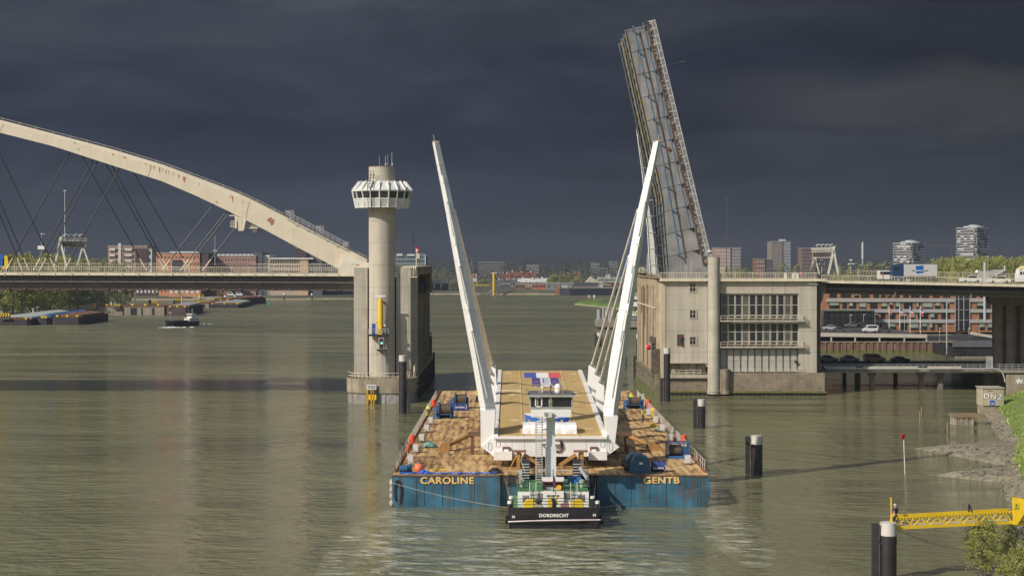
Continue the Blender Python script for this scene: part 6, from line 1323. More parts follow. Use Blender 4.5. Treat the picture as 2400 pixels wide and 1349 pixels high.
# traffic on the viaduct
tk = thing('truck', 'blue truck with pale box trailer carrying a blue square sign on the viaduct', 'truck', (gx(2138, 296), 296, vz(78) + .1)); Yk = 296.
K = lambda px, py: (gx(px, Yk), gz(py, Yk)); zr = vz(78) + .12
cb = MB().prism([K(2089, 639), (K(2089, 0)[0], zr + .5), (K(2114, 0)[0], zr + .5), K(2114, 617), K(2098, 619), K(2091, 624), K(2089.5, 630)], 'y', Yk - 1.25, Yk + 1.25).build('cab', mat('truck_blue', (.02, .048, .12), .3, .1), tk)
MB().prism([K(2091, 633), K(2092.5, 626), K(2103, 626), K(2103, 634)], 'y', Yk - 1.27, Yk - 1.24).build('window', GLASS, cb)
tr = MB().box(K(2114.5, 0)[0], K(2192, 0)[0], Yk - 1.3, Yk + 1.3, zr + 1.1, K(0, 617.5)[1]).build('trailer', mat('trailer_grey', (.50, .49, .48), .5, .04), tk)
MB().box(K(2115, 0)[0], K(2192, 0)[0], Yk - 1.33, Yk + 1.33, K(0, 618.4)[1], K(0, 617)[1]).build('roof_trim', DARK, tr)
MB().prism([K(2142, 623), K(2159.5, 621.5), K(2160, 639), K(2143.5, 640)], 'y', Yk - 1.34, Yk - 1.3).build('square_sign', mat('sign_blue', (.01, .10, .33), .5, .05), tr)
text('REEKEN', .36, (K(2151.5, 0)[0], Yk - 1.36, K(0, 634)[1]), WHITE, tr, bold=.01); text('DEN', .3, (K(2137, 0)[0], Yk - 1.32, K(0, 634)[1]), DARK, tr, bold=.01); text('KENZ', .3, (K(2166.5, 0)[0], Yk - 1.32, K(0, 634)[1]), DARK, tr, bold=.01)
for px in (2094, 2109, 2170, 2178, 2186): c0 = Vector((K(px, 0)[0], Yk - 1.05, zr + .5)); MB().cyl(c0 - Vector((0, .15, 0)), c0 + Vector((0, .15, 0)), .5, n=14).build('wheel', TYRE, tk)
mb = MB(); mb.box(K(2092, 0)[0], K(2191, 0)[0], Yk - .5, Yk + .5, zr + .5, zr + 1.1); mb.build('chassis', DARK, tk)
vehicle((gx(2079, 298.5), 298.5, vz(76) + .12), 0, cp('white', (.7, .7, .68)), 'white van half hidden behind the blue truck on the viaduct', 'van', L=3.6, H_=2.1, group='traffic on the viaduct', name='van')
vehicle((gx(2274, 294), 294, vz(90) + .12), R(180), cp('white', 0), 'white car behind the viaduct railing, just right of the blue truck', L=4., group='traffic on the viaduct'); vehicle((gx(2340, 294), 294, vz(96) + .12), R(180), cp('cream', (.72, .68, .58)), 'cream estate car behind the viaduct railing near the white lorry', L=4.4, group='traffic on the viaduct')
t2 = thing('truck', 'white lorry cab entering at the right edge of the viaduct', 'truck', (gx(2410, 296), 296, vz(101) + .1)); zr = vz(101) + .12
K2 = lambda px, py: (gx(px, Yk), gz(py, Yk)); c2 = MB().prism([(K2(2383, 0)[0], zr + .5), (K2(2414, 0)[0], zr + .5), K2(2414, 622), K2(2398, 624), K2(2386, 631), K2(2384, 642)], 'y', Yk - 1.25, Yk + 1.25).build('cab', WHITE, t2)
MB().prism([K2(2385, 643), K2(2386, 636), K2(2391, 636), K2(2391, 643)], 'y', Yk - 1.27, Yk - 1.24).build('windscreen', GLASS, c2); MB().prism([K2(2393, 643), K2(2393, 636), K2(2402, 636), K2(2402, 643)], 'y', Yk - 1.27, Yk - 1.24).build('window', GLASS, c2)
MB().prism([K2(2384, 629.5), K2(2393, 626), K2(2393, 628.5), K2(2385, 633)], 'y', Yk - 1.3, Yk - .9).build('light_bar', YEL, c2); MB().box(K2(2416, 0)[0], K2(2480, 0)[0], Yk - 1.25, Yk + 1.25, zr + 1.1, zr + 4).build('trailer', WHITE2, t2)
for px in (2391, 2408, 2450): c0 = Vector((gx(px, Yk), Yk - 1.05, zr + .5)); MB().cyl(c0 - Vector((0, .15, 0)), c0 + Vector((0, .15, 0)), .5, n=14).build('wheel', TYRE, t2)
Yt = 288.; t3 = thing('truck', 'yellow cab truck with blue load body at the left end of the arch bridge', 'truck', (gx(10, Yt), Yt, 23.2)); zr = deckz(gx(10, Yt)) + .15; K3 = lambda px, py: (gx(px, Yt), gz(py, Yt))
MB().box(K3(-60, 0)[0], K3(15, 0)[0], Yt - 1.25, Yt + 1.25, zr + 1, K3(0, 596)[1]).build('load_body', mat('body_blue', (.02, .10, .38), .4, .1), t3)
c3 = MB().prism([(K3(11, 0)[0], zr + .5), (K3(24, 0)[0], zr + .5), K3(24.5, 610), K3(23, 601), K3(18, 597), K3(15, 602), K3(12, 609)], 'y', Yt - 1.25, Yt + 1.25).build('cab', YEL, t3); MB().prism([K3(23, 608), K3(23, 602.5), K3(28, 602.5), K3(28, 607)], 'y', Yt - 1.27, Yt - 1.2).build('mirror', DARK, c3)
for px in (-30, 0, 20): c0 = Vector((gx(px, Yt), Yt - 1.05, zr + .5)); MB().cyl(c0 - Vector((0, .15, 0)), c0 + Vector((0, .15, 0)), .5, n=14).build('wheel', TYRE, t3)
for px, m_, lab in ((1863, RED, 'person in red walking along the viaduct footway beside the cabinets'), (1876, REDW, 'person in dull red standing beside another red-clad walker on the viaduct'), (2069, RED, 'person in red behind the viaduct railing left of the blue truck')):
    y = 284.5; x = gx(px, y); person((x, y, vz(x) + .12), R(90), m_, NAVY, DARK, lab, .2, .12, 'hair')
for px, lab in ((1841, 'pale control cabinet behind the viaduct railing, leftmost of three'), (1859, 'pale control cabinet behind the viaduct railing, middle of three'), (1868, 'pale control cabinet behind the viaduct railing, rightmost of three')):
    y = 283.2; x = gx(px, y); mb = MB(); mb.obox((x, y, vz(x) + .1), .5, .4, 1.35); mb.obox((x, y - .02, vz(x) + 1.42), .56, .46, .05); mb.build('control_cabinet', WHITE2, base=(x, y, vz(x) + .1), label=lab, cat='cabinet', group='control cabinets on the viaduct')
# ================================================================ GANTRIES, MASTS
def gantry(x0, x1, yt, yb_, Yg, label, flip):
    t_ = thing('sign_gantry', label, 'gantry', (gx((x0 + x1) / 2, Yg + 8), Yg + 8, gz(yb_, Yg)), 'motorway sign gantries'); S = lambda px, py, y=Yg: at(px, py, y); w = x1 - x0; M_ = mat('gantry_paint', (.52, .50, .42), .5, .1)
    hx = (lambda f: x0 + w * f) if not flip else (lambda f: x1 - w * f)
    mb = MB(); mb.prism([(gx(hx(.0), Yg), gz(yt, Yg)), (gx(hx(.16), Yg), gz(yt + 2, Yg)), (gx(hx(.09), Yg), gz(yt + 14, Yg)), (gx(hx(.05), Yg), gz(yt + 12, Yg))], 'y', Yg - .2, Yg + .2); mb.build('head_plate', M_, t_)
    mb = MB()
    for fx, bx_ in ((.07, -.10), (.07, .28)): mb.bar(S(hx(fx), yt + 10), S(hx(bx_), yb_), .38)
    mb.build('leg', M_, t_); mb = MB()
    for fx, bx_ in ((.80, .63), (.82, 1.03)): mb.bar(S(hx(fx), yt + 26, Yg + 16), S(hx(bx_), yb_, Yg + 16), .3)
    mb.build('leg', M_, t_)
    mb = MB()
    for py in (yt + 4, yt + 13, yt + 27): mb.bar(S(hx(.12), py), S(hx(.92), py + 1.5, Yg + 16), .16)
    for k in range(16): f = .14 + .05 * k; mb.bar(S(hx(f), yt + 4, Yg + k), S(hx(f + .03), yt + 13, Yg + k), .08); mb.bar(S(hx(f + .03), yt + 13, Yg + k), S(hx(f + .05), yt + 4, Yg + k), .08); mb.bar(S(hx(f), yt + 13, Yg + k), S(hx(f), yt + 27, Yg + k), .07)
    mb.build('truss', M_, t_)
    for k in range(6): f = .18 + .12 * k; mb = MB(); mb.box(gx(hx(f), Yg + 2 * k) - .42, gx(hx(f), Yg + 2 * k) + .42, Yg + 2 * k + .3, Yg + 2 * k + .5, gz(yt + 25, Yg), gz(yt + 14.5, Yg)); mb.build('sign_back', GIRD, t_)
    for k in range(4): f = .2 + .17 * k; mb = MB(); p = S(hx(f), yt + 3, Yg + 3 * k); mb.bar(p, p + Vector((0, 0, .5)), .07); mb.bar(p + Vector((-.3, 0, .35)), p + Vector((.45, 0, .62)), .14); mb.build('lamp', WHITE2, t_)
gantry(136, 208, 553, 622, 278., 'pale A-frame sign gantry standing on the arch bridge at left', False); gantry(1898, 1958, 576, 642, 288., 'pale A-frame sign gantry standing on the viaduct behind the pier house', True)
for px, y0, y1, Ym, r_, lab in ((152, 447, 622, 300, .12, 'very tall thin white mast rising beside the left gantry'), (1703, 463, 642, 310, .10, 'tall thin white mast above the round column'), (2022, 566, 640, 320, .16, 'pole with thick upper sleeve behind the viaduct railing'), (504, 552, 622, 300, .07, 'thin lamp pole in front of the brick block'), (97, 545, 622, 310, .07, 'lamp pole with white floodlight cluster left of the gantry'), (2315, 601, 650, 310, .05, 'thin pole beside the grey chimney on the viaduct')):
    x = gx(px, Ym); t_ = thing('mast', lab, 'mast', (x, Ym, gz(y1, Ym)), 'masts along the bridge'); MB().cyl((x, Ym, gz(y1, Ym)), (x, Ym, gz(y0, Ym)), r_, r_ * .6, 8).build('pole', GREY, t_); mb = MB()
    if px == 97: mb.box(x - .7, x + .7, Ym - .2, Ym + .2, gz(584, Ym), gz(576, Ym)); MB().bar((x - .2, Ym, gz(548, Ym)), (x + .7, Ym, gz(548, Ym)), .15).build('lamp_arm', GREY, t_)
    elif px == 2022: mb.cyl((x, Ym, gz(607, Ym)), (x, Ym, gz(569, Ym)), .25, n=10)
    elif px == 504: mb.box(x - .4, x + .4, Ym - .2, Ym + .2, gz(589, Ym), gz(586, Ym))
    else: mb.box(x - .3, x + .3, Ym - .1, Ym + .1, gz(y0, Ym) - .1, gz(y0, Ym) + .1)
    mb.build('head', WHITE if px == 97 else GREY, t_)
for px, py, lab in ((1994, 610, 'triple camera head on a post behind the viaduct railing'), (1926, 610, 'triple floodlight head seen through the right gantry')):
    Ym = 300; x = gx(px, Ym); t_ = thing('camera_post', lab, 'camera', (x, Ym, gz(640, Ym))); MB().cyl((x, Ym, gz(640, Ym)), (x, Ym, gz(py, Ym)), .06, n=6).build('post', GREY, t_)
    for dx_, dz0 in ((0, .0), (-.4, -.8), (.4, -.8)): MB().obox((x + dx_, Ym - .1, gz(py, Ym) + dz0), .5 if dx_ == 0 else .32, .5, .2).build('camera_body', WHITE, t_)
# blocks beyond the viaduct railing at right
tq_ = thing('ventilation_building', 'grey block with sloping stair wall and round chimneys behind the viaduct', 'building', (gx(2330, 330), 330, 15)); Yv_ = 330
V = lambda px, py: (gx(px, Yv_), gz(py, Yv_))
MB().prism([V(2316, 690), V(2316, 635), V(2346, 635), V(2358, 632), V(2358, 690)], 'y', Yv_, Yv_ + 8).build('wall', mat('vent_concrete', (.34, .33, .32), .8, .1), tq_); MB().prism([V(2329, 645), V(2352, 632), V(2359, 632), V(2332, 646)], 'y', Yv_ - .5, Yv_).build('stair_wall', mat('vent_pale', (.45, .44, .43), .8, .1), tq_)
for px, w, y0 in ((2308, 3.2, 614), (2355, 2.2, 622)): MB().cyl((gx(px, Yv_ + 2), Yv_ + 2, 12), (gx(px, Yv_ + 2), Yv_ + 2, gz(y0, Yv_ + 2)), w * .094, n=16).build('chimney', GREY, tq_)
MB().ball((gx(2290, 320), 320, gz(637, 320)), .42, 12).build('globe_lamp', WHITE, base=(gx(2290, 320), 320, gz(641, 320)), smooth=True, label='white globe lamp behind the viaduct railing', cat='lamp')
# ================================================================ TREES
FOL = mat('foliage_spring', (.32, .345, .08), .9, .45, .35, col2=(.44, .44, .15)); FOL2 = mat('foliage_deep', (.25, .265, .12), .9, .4, .3, col2=(.34, .35, .16)); FOL3 = mat('foliage_willow', (.29, .32, .07), .9, .35, .9, col2=(.36, .36, .12))
for m_ in (FOL, FOL2, FOL3):      # thin leaves let light through
    t = m_.node_tree; b = t.nodes['Principled BSDF']; tr_ = N(t, 'ShaderNodeBsdfTranslucent'); ms_ = N(t, 'ShaderNodeMixShader'); ms_.inputs[0].default_value = .4
    t.links.new(b.inputs['Base Color'].links[0].from_socket, tr_.inputs[0]); t.links.new(b.outputs[0], ms_.inputs[1]); t.links.new(tr_.outputs[0], ms_.inputs[2]); t.links.new(ms_.outputs[0], t.nodes['Material Output'].inputs[0]); BARK = mat('bark', (.075, .06, .045), .9, .3, 1)
def tree(loc, H_, Wd, m, label, group, n=900, leaf=.9, seed=1, trunk=.35, cat='tree', name='tree', stems=1, low=.25):
    rnd = random.Random(seed); t_ = thing(name, label, cat, loc, group); L = Vector(loc); tb = MB(); tips = []
    for s in range(stems):
        b0 = L + Vector((rnd.uniform(-.3, .3) * (stems > 1), rnd.uniform(-.3, .3) * (stems > 1), -.4)); t0 = L + Vector((rnd.uniform(-.1, .1) * Wd, rnd.uniform(-.1, .1) * Wd, H_ * .72))
        tb.cyl(b0, b0.lerp(t0, .5), H_ * .018, H_ * .012, 7); tb.cyl(b0.lerp(t0, .5), t0, H_ * .012, H_ * .004, 7)
        for k in range(9):
            f = .3 + .07 * k; a = rnd.random() * 6.28; p = b0.lerp(t0, f); q = p + Vector((math.cos(a) * Wd * .33, math.sin(a) * Wd * .33, H_ * rnd.uniform(.1, .22))); tb.cyl(p, q, H_ * .007, H_ * .002, 5); tips.append(q)
    tb.build('trunk', BARK, t_)
    cl_ = []; nc = max(10, n // 45)
    for k in range(nc):
        u = rnd.random() ** .6; a = rnd.random() * 6.28; zf = low + (1 - low) * rnd.random(); rr = math.sin(min(1, max(.12, (1 - zf) / (1 - low) * 1.15)) ** .6 * 1.57)
        cl_.append((L + Vector((math.cos(a) * u * rr * Wd * .5, math.sin(a) * u * rr * Wd * .5, zf * H_)), rnd.uniform(.06, .15) * (Wd + H_) * .5))
    for q in tips: cl_.append((q, .09 * (Wd + H_) * .5))
    cm = MB()
    for k in range(n):
        c0, r0 = rnd.choice(cl_); d = Vector((rnd.gauss(0, 1), rnd.gauss(0, 1), rnd.gauss(0, .8))).normalized() * r0 * rnd.random() ** .45; p = c0 + d; s_ = leaf * rnd.uniform(.5, 1.1)
        a = Vector((rnd.gauss(0, 1), rnd.gauss(0, 1), rnd.gauss(0, 1))).normalized(); b_ = a.cross(Vector((rnd.gauss(0, 1), rnd.gauss(0, 1), rnd.gauss(0, 1)))).normalized()
        cm.mesh([p - a * s_ * .5, p - b_ * s_ * .3, p + a * s_ * .5, p + b_ * s_ * .3], [(0, 1, 2, 3)])
    cm.build('crown', m, t_); return t_
tree((gx(2308, 119), 119, .2), 4.3, 3.4, FOL3, 'young willow below the middle of the yellow gangway', 'willows by the gangway', 7500, .17, 3, stems=2, low=.15)
tree((gx(2385, 122), 122, .2), 4.4, 3.4, FOL3, 'taller green willow beneath the landing end of the gangway', 'willows by the gangway', 7000, .17, 4, stems=2, low=.15)
tree((gx(2390, 113), 113, .2), 3.1, 3.4, MATS['foliage_willow'], 'pale low willow in the bottom right corner, nearest of three', 'willows by the gangway', 7000, .16, 5, stems=3, low=.08)
# ================================================================ LEFT MOORINGS
HULLD = mat('barge_hull', (.035, .03, .032), .6, .35, .25, streak=.4); HULLB = mat('barge_hull_brown', (.085, .055, .045), .7, .3, .25, streak=.4)
def river_barge(x0, x1, y0, y1, hgt_, hm_, label, cargo, cm_, skew=0.):
    t_ = thing('river_barge', label, 'barge', ((x0 + x1) / 2, (y0 + y1) / 2, 0), 'moored river barges'); q = [(x0, y0 + 1), (x0 + 1.5, y0), (x1 - 1.5, y0), (x1, y0 + 1), (x1 + skew, y1), (x0 + skew, y1)]
    MB().prism(q, 'z', -.8, hgt_).build('hull', hm_, t_)
    mb = MB(); mb.box(x0 + 1, x1 - 1, y0 + 1.5, y0 + 2, hgt_, hgt_ + .8); mb.build('coaming', RUST, t_)
    mb = MB(); n = 8; rows_ = []
    for k in range(n + 1):
        f = k / n; y = y0 + 4 + (y1 - y0 - 6) * f; s_ = skew * f; pk = 1 if cargo == 'hatch' else random.uniform(.75, 1.15)
        rows_.append([Vector((x0 + 1 + s_, y, hgt_)), Vector((x0 + 1.2 + s_, y, hgt_ + .7)), Vector(((x0 + x1) / 2 + s_, y, hgt_ + 1.5 * pk)), Vector((x1 - 1.2 + s_, y, hgt_ + .7)), Vector((x1 - 1 + s_, y, hgt_))])
    mb.loft(rows_); mb.build('hatch_cover' if cargo == 'hatch' else 'cargo', cm_, t_)
    for x in (x0 + 2, (x0 + x1) / 2, x1 - 2): MB().obox((x, y0 + .8, hgt_), .9, .6, .7).build('deck_winch', YEL, t_)
    return t_
CG = mat('cargo_grey', (.33, .32, .29), .9, .3, .4); CGR = mat('hatch_green_grey', (.42, .46, .43), .5, .12, .3); CB = mat('hatch_blue', (.05, .16, .42), .5, .15, .3); CBR = mat('cargo_brown', (.17, .08, .05), .9, .3, .5)
river_barge(-208, -190.5, 591, 668, 2.4, HULLD, 'dark barge with pale green hatch cover moored at the left edge', 'hatch', CGR, -3); river_barge(-190, -184.5, 597, 668, 2.7, HULLD, 'narrow dark barge with bright blue hatch cover between two barges', 'hatch', CB, -4)
river_barge(-184, -172, 597, 636, 3.1, HULLD, 'dark barge with open brown hold, nearest the moving ship', 'cargo', CBR, 0)
river_barge(-162.5, -151.5, 700, 752, 3.9, HULLB, 'brown barge heaped with grey gravel beside the pale pontoon', 'cargo', CG, -4); river_barge(-166, -148, 815, 870, 2.0, HULLD, 'low barge with grey-brown cargo, farthest right of the moored barges', 'cargo', CG, -3); river_barge(-172, -160, 850, 910, 3.4, HULLB, 'brown empty barge behind the small beige pontoon', 'cargo', CBR, 10)
PON = mat('pontoon_beige', (.30, .26, .19), .8, .15, .3, streak=.5)
def pontoon(x0, x1, y0, y1, h_, label, panels):
    t_ = thing('pontoon', label, 'pontoon', ((x0 + x1) / 2, y0, 0), 'mooring pontoons'); MB().box(x0, x1, y0, y1, -.5, h_).build('hull', PON, t_); mb = MB()
    for a, c_, m in panels: mb.box(x0 + (x1 - x0) * a, x0 + (x1 - x0) * c_, y0 - .15, y0 - .02, .3, h_ - .6)
    mb.build('opening', DARK, t_); mb = MB(); mb.box(x0, x1, y0 - .2, y1, h_, h_ + .4); mb.build('deck', RUST, t_)
    mb = MB()
    for k in range(int((x1 - x0) / 6)): mb.ball((x0 + 3 + k * 6, y0 + 1, h_ + .6), .7, 8)
    mb.build('fender_wheel', YEL, t_); return t_
pontoon(-199, -163, 700, 712, 4.2, 'long beige mooring pontoon with dark openings left of the gravel barge', [(.46, .475, 0), (.56, .64, 0), (.70, .715, 0), (.84, .87, 0)])
pontoon(-174, -165.5, 815, 830, 2.6, 'small beige pontoon with one dark opening', [(.55, .75, 0)])
for px, Yp, h_, lab in ((203, 705, 5.0, 'pale dolphin pile at the left end of the long pontoon'), (213, 712, 5.1, 'second pale dolphin pile beside the left end of the long pontoon'), (262, 705, 5.9, 'pale dolphin pile above the middle of the long pontoon'), (270, 710, 6., 'right-hand pale dolphin pile above the middle of the long pontoon'), (351, 760, 5.6, 'dark dolphin pile behind the gravel barge'), (407, 800, 4.8, 'dark dolphin pile left of the far yellow striped sign'), (427, 800, 6.7, 'slim pale dolphin pile right of the far yellow striped sign'), (5, 612, 4.7, 'short grey dolphin pile at the left frame edge'), (78, 640, 5.0, 'grey dolphin pile behind the pale green hatch cover'), (89, 645, 5.5, 'dark dolphin pile behind the pale green hatch cover')):
    x = gx(px, Yp); t_ = thing('dolphin_pile', lab, 'mooring pile', (x, Yp, 0), 'dolphin piles at the barge moorings'); MB().cyl((x, Yp, -1), (x, Yp, h_), (.35 if px < 100 else .7) if 'slim' not in lab else .45, n=14).build('shaft', mat('dolphin_dark', (.09, .09, .1), .8) if 'dark' in lab else mat('dolphin_pale', (.45, .43, .40), .8, .1), t_, smooth=True); MB().cyl((x, Yp, h_), (x, Yp, h_ + .25), .75, n=14).build('cap', GREY, t_)
def stripe_sign(px0, px1, py0, py1, Yp, label):
    t_ = thing('striped_sign', label, 'sign', (gx((px0 + px1) / 2, Yp), Yp, gz(py1, Yp)), 'yellow arrow signs at the moorings'); n = 4; w = (px1 - px0) / n
    for k in range(n):
        mb = MB(); a = px0 + k * w; mb.prism([(gx(a, Yp), gz(py0, Yp)), (gx(a + w * .45, Yp), gz(py0, Yp)), (gx(a + w * .9, Yp), gz((py0 + py1) / 2, Yp)), (gx(a + w * .45, Yp), gz(py1, Yp)), (gx(a, Yp), gz(py1, Yp)), (gx(a + w * .4, Yp), gz((py0 + py1) / 2, Yp))], 'y', Yp - .2, Yp); mb.build('arrow', YEL, t_)
    mb = MB(); mb.box(gx(px0, Yp), gx(px1, Yp), Yp + .05, Yp + .3, gz(py1 + 6, Yp), gz(py0 + 1, Yp)); mb.build('backboard', GIRD, t_)
stripe_sign(0, 24, 733, 742, 590, 'yellow arrow sign at the left frame edge above the first barge'); stripe_sign(208, 225, 716, 724, 699, 'yellow arrow sign above the left end of the long pontoon'); stripe_sign(266, 282, 711, 718, 699, 'yellow arrow sign above the middle of the long pontoon'); stripe_sign(355, 371, 704, 711, 745, 'yellow arrow sign behind the gravel barge'); stripe_sign(411, 425, 698, 705, 800, 'far yellow arrow sign between two dolphin piles')
# ---- ship under way
sx_, sy_ = gx(425, 583), 583.; sh = thing('motor_ship', 'dark inland ship with white wheelhouse under way, throwing a white bow wave', 'ship', (sx_, sy_, 0))
rg = []
for f, w, zt in ((-13, 2.4, 2.2), (-12.5, 2.9, 2.3), (5, 2.9, 2.1), (9, 2.6, 2.7), (12, 1.3, 3.4), (13.2, .15, 3.7)): rg.append([Vector((sx_ + f, sy_ - w, zt)), Vector((sx_ + f, sy_ + w, zt)), Vector((sx_ + f - (1.2 if f > 10 else 0), sy_ + w * .75, -.6)), Vector((sx_ + f - (1.2 if f > 10 else 0), sy_ - w * .75, -.6))])
MB().loft(rg).build('hull', mat('ship_hull', (.04, .038, .042), .5, .25, .3), sh)
MB().loft([[v + Vector((.05, 0, .02 if i < 2 else 2.2)) for i, v in enumerate(r)] for r in rg[3:]]).build('bow', mat('ship_bow', (.32, .40, .45), .5, .2), sh)
MB().box(sx_ - 12, sx_ - 4.5, sy_ - 2.2, sy_ + 2.2, 2.1, 4.0).build('cabin', WHITE2, sh); wh = MB(); wh.box(sx_ - 10, sx_ - 6.5, sy_ - 1.8, sy_ + 1.8, 4, 5.9); wh = wh.build('wheelhouse', WHITE, sh)
mb = MB(); mb.box(sx_ - 6.5, sx_ - 6.42, sy_ - 1.6, sy_ + 1.6, 4.8, 5.5); mb.box(sx_ - 10, sx_ - 6.6, sy_ - 1.86, sy_ - 1.8, 4.8, 5.5); mb.build('window', GLASS, wh)
mb = MB(); mb.box(sx_ - 10.6, sx_ - 6, sy_ - 2.2, sy_ + 2.2, 5.9, 6.1); mb.build('roof', WHITE, wh); mb = MB(); mb.cyl((sx_ + 9, sy_, 2.5), (sx_ + 9, sy_, 7.2), .12); mb.bar((sx_ + 9, sy_ - 1.4, 7), (sx_ + 9, sy_ + 1.4, 7), .25); mb.build('foremast', GREY, sh)
mb = MB()
for dx_, dy in ((-10, -1), (-9, .4), (-7.4, 1), (-7, -1)): mb.cyl((sx_ + dx_, sy_ + dy, 6), (sx_ + dx_, sy_ + dy, 8.6), .06, n=5)
mb.build('antenna', GREY, sh); mb = MB(); mb.box(sx_ - 4, sx_ + 7, sy_ - 2, sy_ + 2, 2.1, 2.9); mb.build('hatch', DARK, sh)
sh.rotation_euler = (0, 0, R(236)); sh.scale = (.64, .66, .78)
FO = mat('foam', (.70, .70, .66), .9, .15, 1.2)
mb = MB(); c0 = Vector((gx(402, 572), 571, .04))
def patch(cx, cy, L, w, n=14):
    for k in range(n): a = cx + random.uniform(-L, L); c_ = cy + random.uniform(-w, w); l_ = random.uniform(.2, .5) * L * .5; h_ = (1 - abs(a - cx) / L * .8) * random.uniform(.2, .55); mb.mesh([(a - l_, c_, -.05), (a, c_ - w * .4, -.05), (a + l_, c_, -.05), (a, c_ + w * .4, -.05), (a + l_ * .2, c_, h_)], [(0, 1, 4), (1, 2, 4), (2, 3, 4), (3, 0, 4)])
patch(c0.x, c0.y, 4.6, 2.2, 22); patch(c0.x + 6, c0.y + 3, 3.5, 1., 6); patch(gx(470, 600), 603, 4, 1.2, 7)
mb.build('wake_foam', FO, base=(c0.x, c0.y, 0), kind='stuff')
Yp = gy(714); bu = thing('buoy', 'green conical buoy floating alone in the distant river', 'buoy', (gx(631, Yp), Yp, 0)); MB().lathe((gx(631, Yp), Yp, 0), [(1.0, -.3), (1.0, .6), (.4, 1.2), (.3, 3.1)], 14).build('body', mat('buoy_green', (.02, .32, .17), .5), bu); MB().ball((gx(631, Yp), Yp, 3.3), .35, 8).build('topmark', MATS['buoy_green'], bu)
# ================================================================ BUILDINGS
def bldg(name, label, x0, x1, ytop, Y, depth, wall, cols=0, rows=0, win=GLASS, group='distant buildings', roof=None, base=2.4, fw=.6, fh=.5, z0w=None, z1w=None, sill=None, cat='building'):
    a, c_, zt = gx(x0, Y), gx(x1, Y), gz(ytop, Y); t_ = thing(name, label, cat, ((a + c_) / 2, Y, base), group)
    MB().box(a, c_, Y, Y + depth, base - .4, zt).build('wall', wall, t_)
    rf = MB(); rf.box(a - .3, c_ + .3, Y - .4, Y + depth + .3, zt, zt + .45); rf.build('roof', roof or GREY, t_)
    if cols:
        zb = (z0w if z0w is not None else base + 1.); zc = (z1w if z1w is not None else zt - .4); dx_ = (c_ - a) / cols; dzz = (zc - zb) / rows; proto = None
        for r in range(rows):
            for k in range(cols):
                p = Vector((a + dx_ * (k + .5 - fw / 2), 0, zb + dzz * (r + .5 - fh / 2)))
                if proto is None: proto = MB().box(p.x, p.x + dx_ * fw, Y - .1, Y + .05, p.z, p.z + dzz * fh).build('window', win, t_); p0 = p
                else: o = proto.copy(); COL.objects.link(o); o.parent = t_; o.location = p - p0
    return t_
def extra(t_, nm, m, *boxes):
    mb = MB()
    for b_ in boxes: mb.box(*b_)
    return mb.build(nm, m, t_)
BRK = mat('brick_red', (.30, .14, .09), .85, .15, .3, brick=(1.2, .5, .06, .7)); BRO = mat('brick_orange', (.50, .24, .14), .85, .12, .3); BRD = mat('brick_dark', (.08, .05, .05), .85, .2, .3); PINK = mat('brick_pinkish', (.36, .22, .18), .85, .12, .3); WIND = mat('window_far', (.05, .055, .065), .2, .4, .2); WINL = mat('window_pale', (.55, .57, .58), .4, .3, .3); SLATE_SHADE = mat('slate_cloud_shade', (.10, .10, .115), .8, .2, .2)  # the slate grey also holds the cloud shade on far walls
Yq = 1050.
b1 = bldg('apartment_block', 'tall brown apartment block with white balconies left of the orange block', 253, 345, 577, Yq, 25, PINK, 6, 7, WIND, fw=.35, fh=.5)
a, c_ = gx(253, Yq), gx(345, Yq); extra(b1, 'balcony', WHITE2, *[(a + 1.2, a + 5.2, Yq - 1.2, Yq - .1, z, z + 1.7) for z in range(5, 34, 4)]); extra(b1, 'balcony', WHITE2, *[(a + 12, a + 17, Yq - 1.2, Yq - .1, z, z + 1.7) for z in range(5, 34, 4)]); extra(b1, 'dark_side', BRD, (a + 19.5, c_ + .6, Yq - .8, Yq + 20, 2, gz(582, Yq))); extra(b1, 'stair_tower', WHITE2, (a + 7.3, a + 9.3, Yq - .6, Yq + 3, 2, gz(575, Yq) + 1.5)); extra(b1, 'roof_terrace', GREY, (a, c_, Yq - .5, Yq + 2, gz(583, Yq), gz(582, Yq)))  # dark box at right: the block's shaded side, its shade in the brick colour
bldg('grey_wing', 'narrow pale grey wing at the right of the brown apartment block', 346, 356, 583, Yq, 20, WHITE2, 1, 6, WIND, fw=.4, cat='building')
b2 = bldg('orange_block', 'wide orange brick block with tall glazed bay', 366, 468, 593, 1000., 30, BRO, 12, 6, WIND, fw=.35, fh=.25); a = gx(366, 1000); extra(b2, 'glazed_bay', WIND, (a + 11, a + 17, 999.3, 999.9, 18, 26.5)); extra(b2, 'penthouse', WHITE2, (gx(395, 1000), gx(460, 1000), 1004, 1025, gz(593, 1000), gz(589, 1000))); extra(b2, 'dark_side', BRD, (gx(461, 1000), gx(488, 1000), 1001, 1030, 2, gz(594, 1000)))
b3 = bldg('brick_block', 'long pinkish brick block with saw-tooth white roofs', 505, 600, 600, 1020., 30, PINK, 14, 6, WIND, fw=.4, fh=.3); extra(b3, 'roof_lights', WHITE2, *[(gx(508 + 10 * k, 1020), gx(515 + 10 * k, 1020), 1022, 1040, gz(600, 1020), gz(595, 1020)) for k in range(9)]); extra(b3, 'dark_side', SLATE_SHADE, (gx(593, 1020), gx(614, 1020), 1021, 1050, 2, gz(592, 1020))); extra(b3, 'pale_wing', WHITE2, (gx(614, 1020), gx(629, 1020), 1024, 1050, 2, gz(597, 1020)))
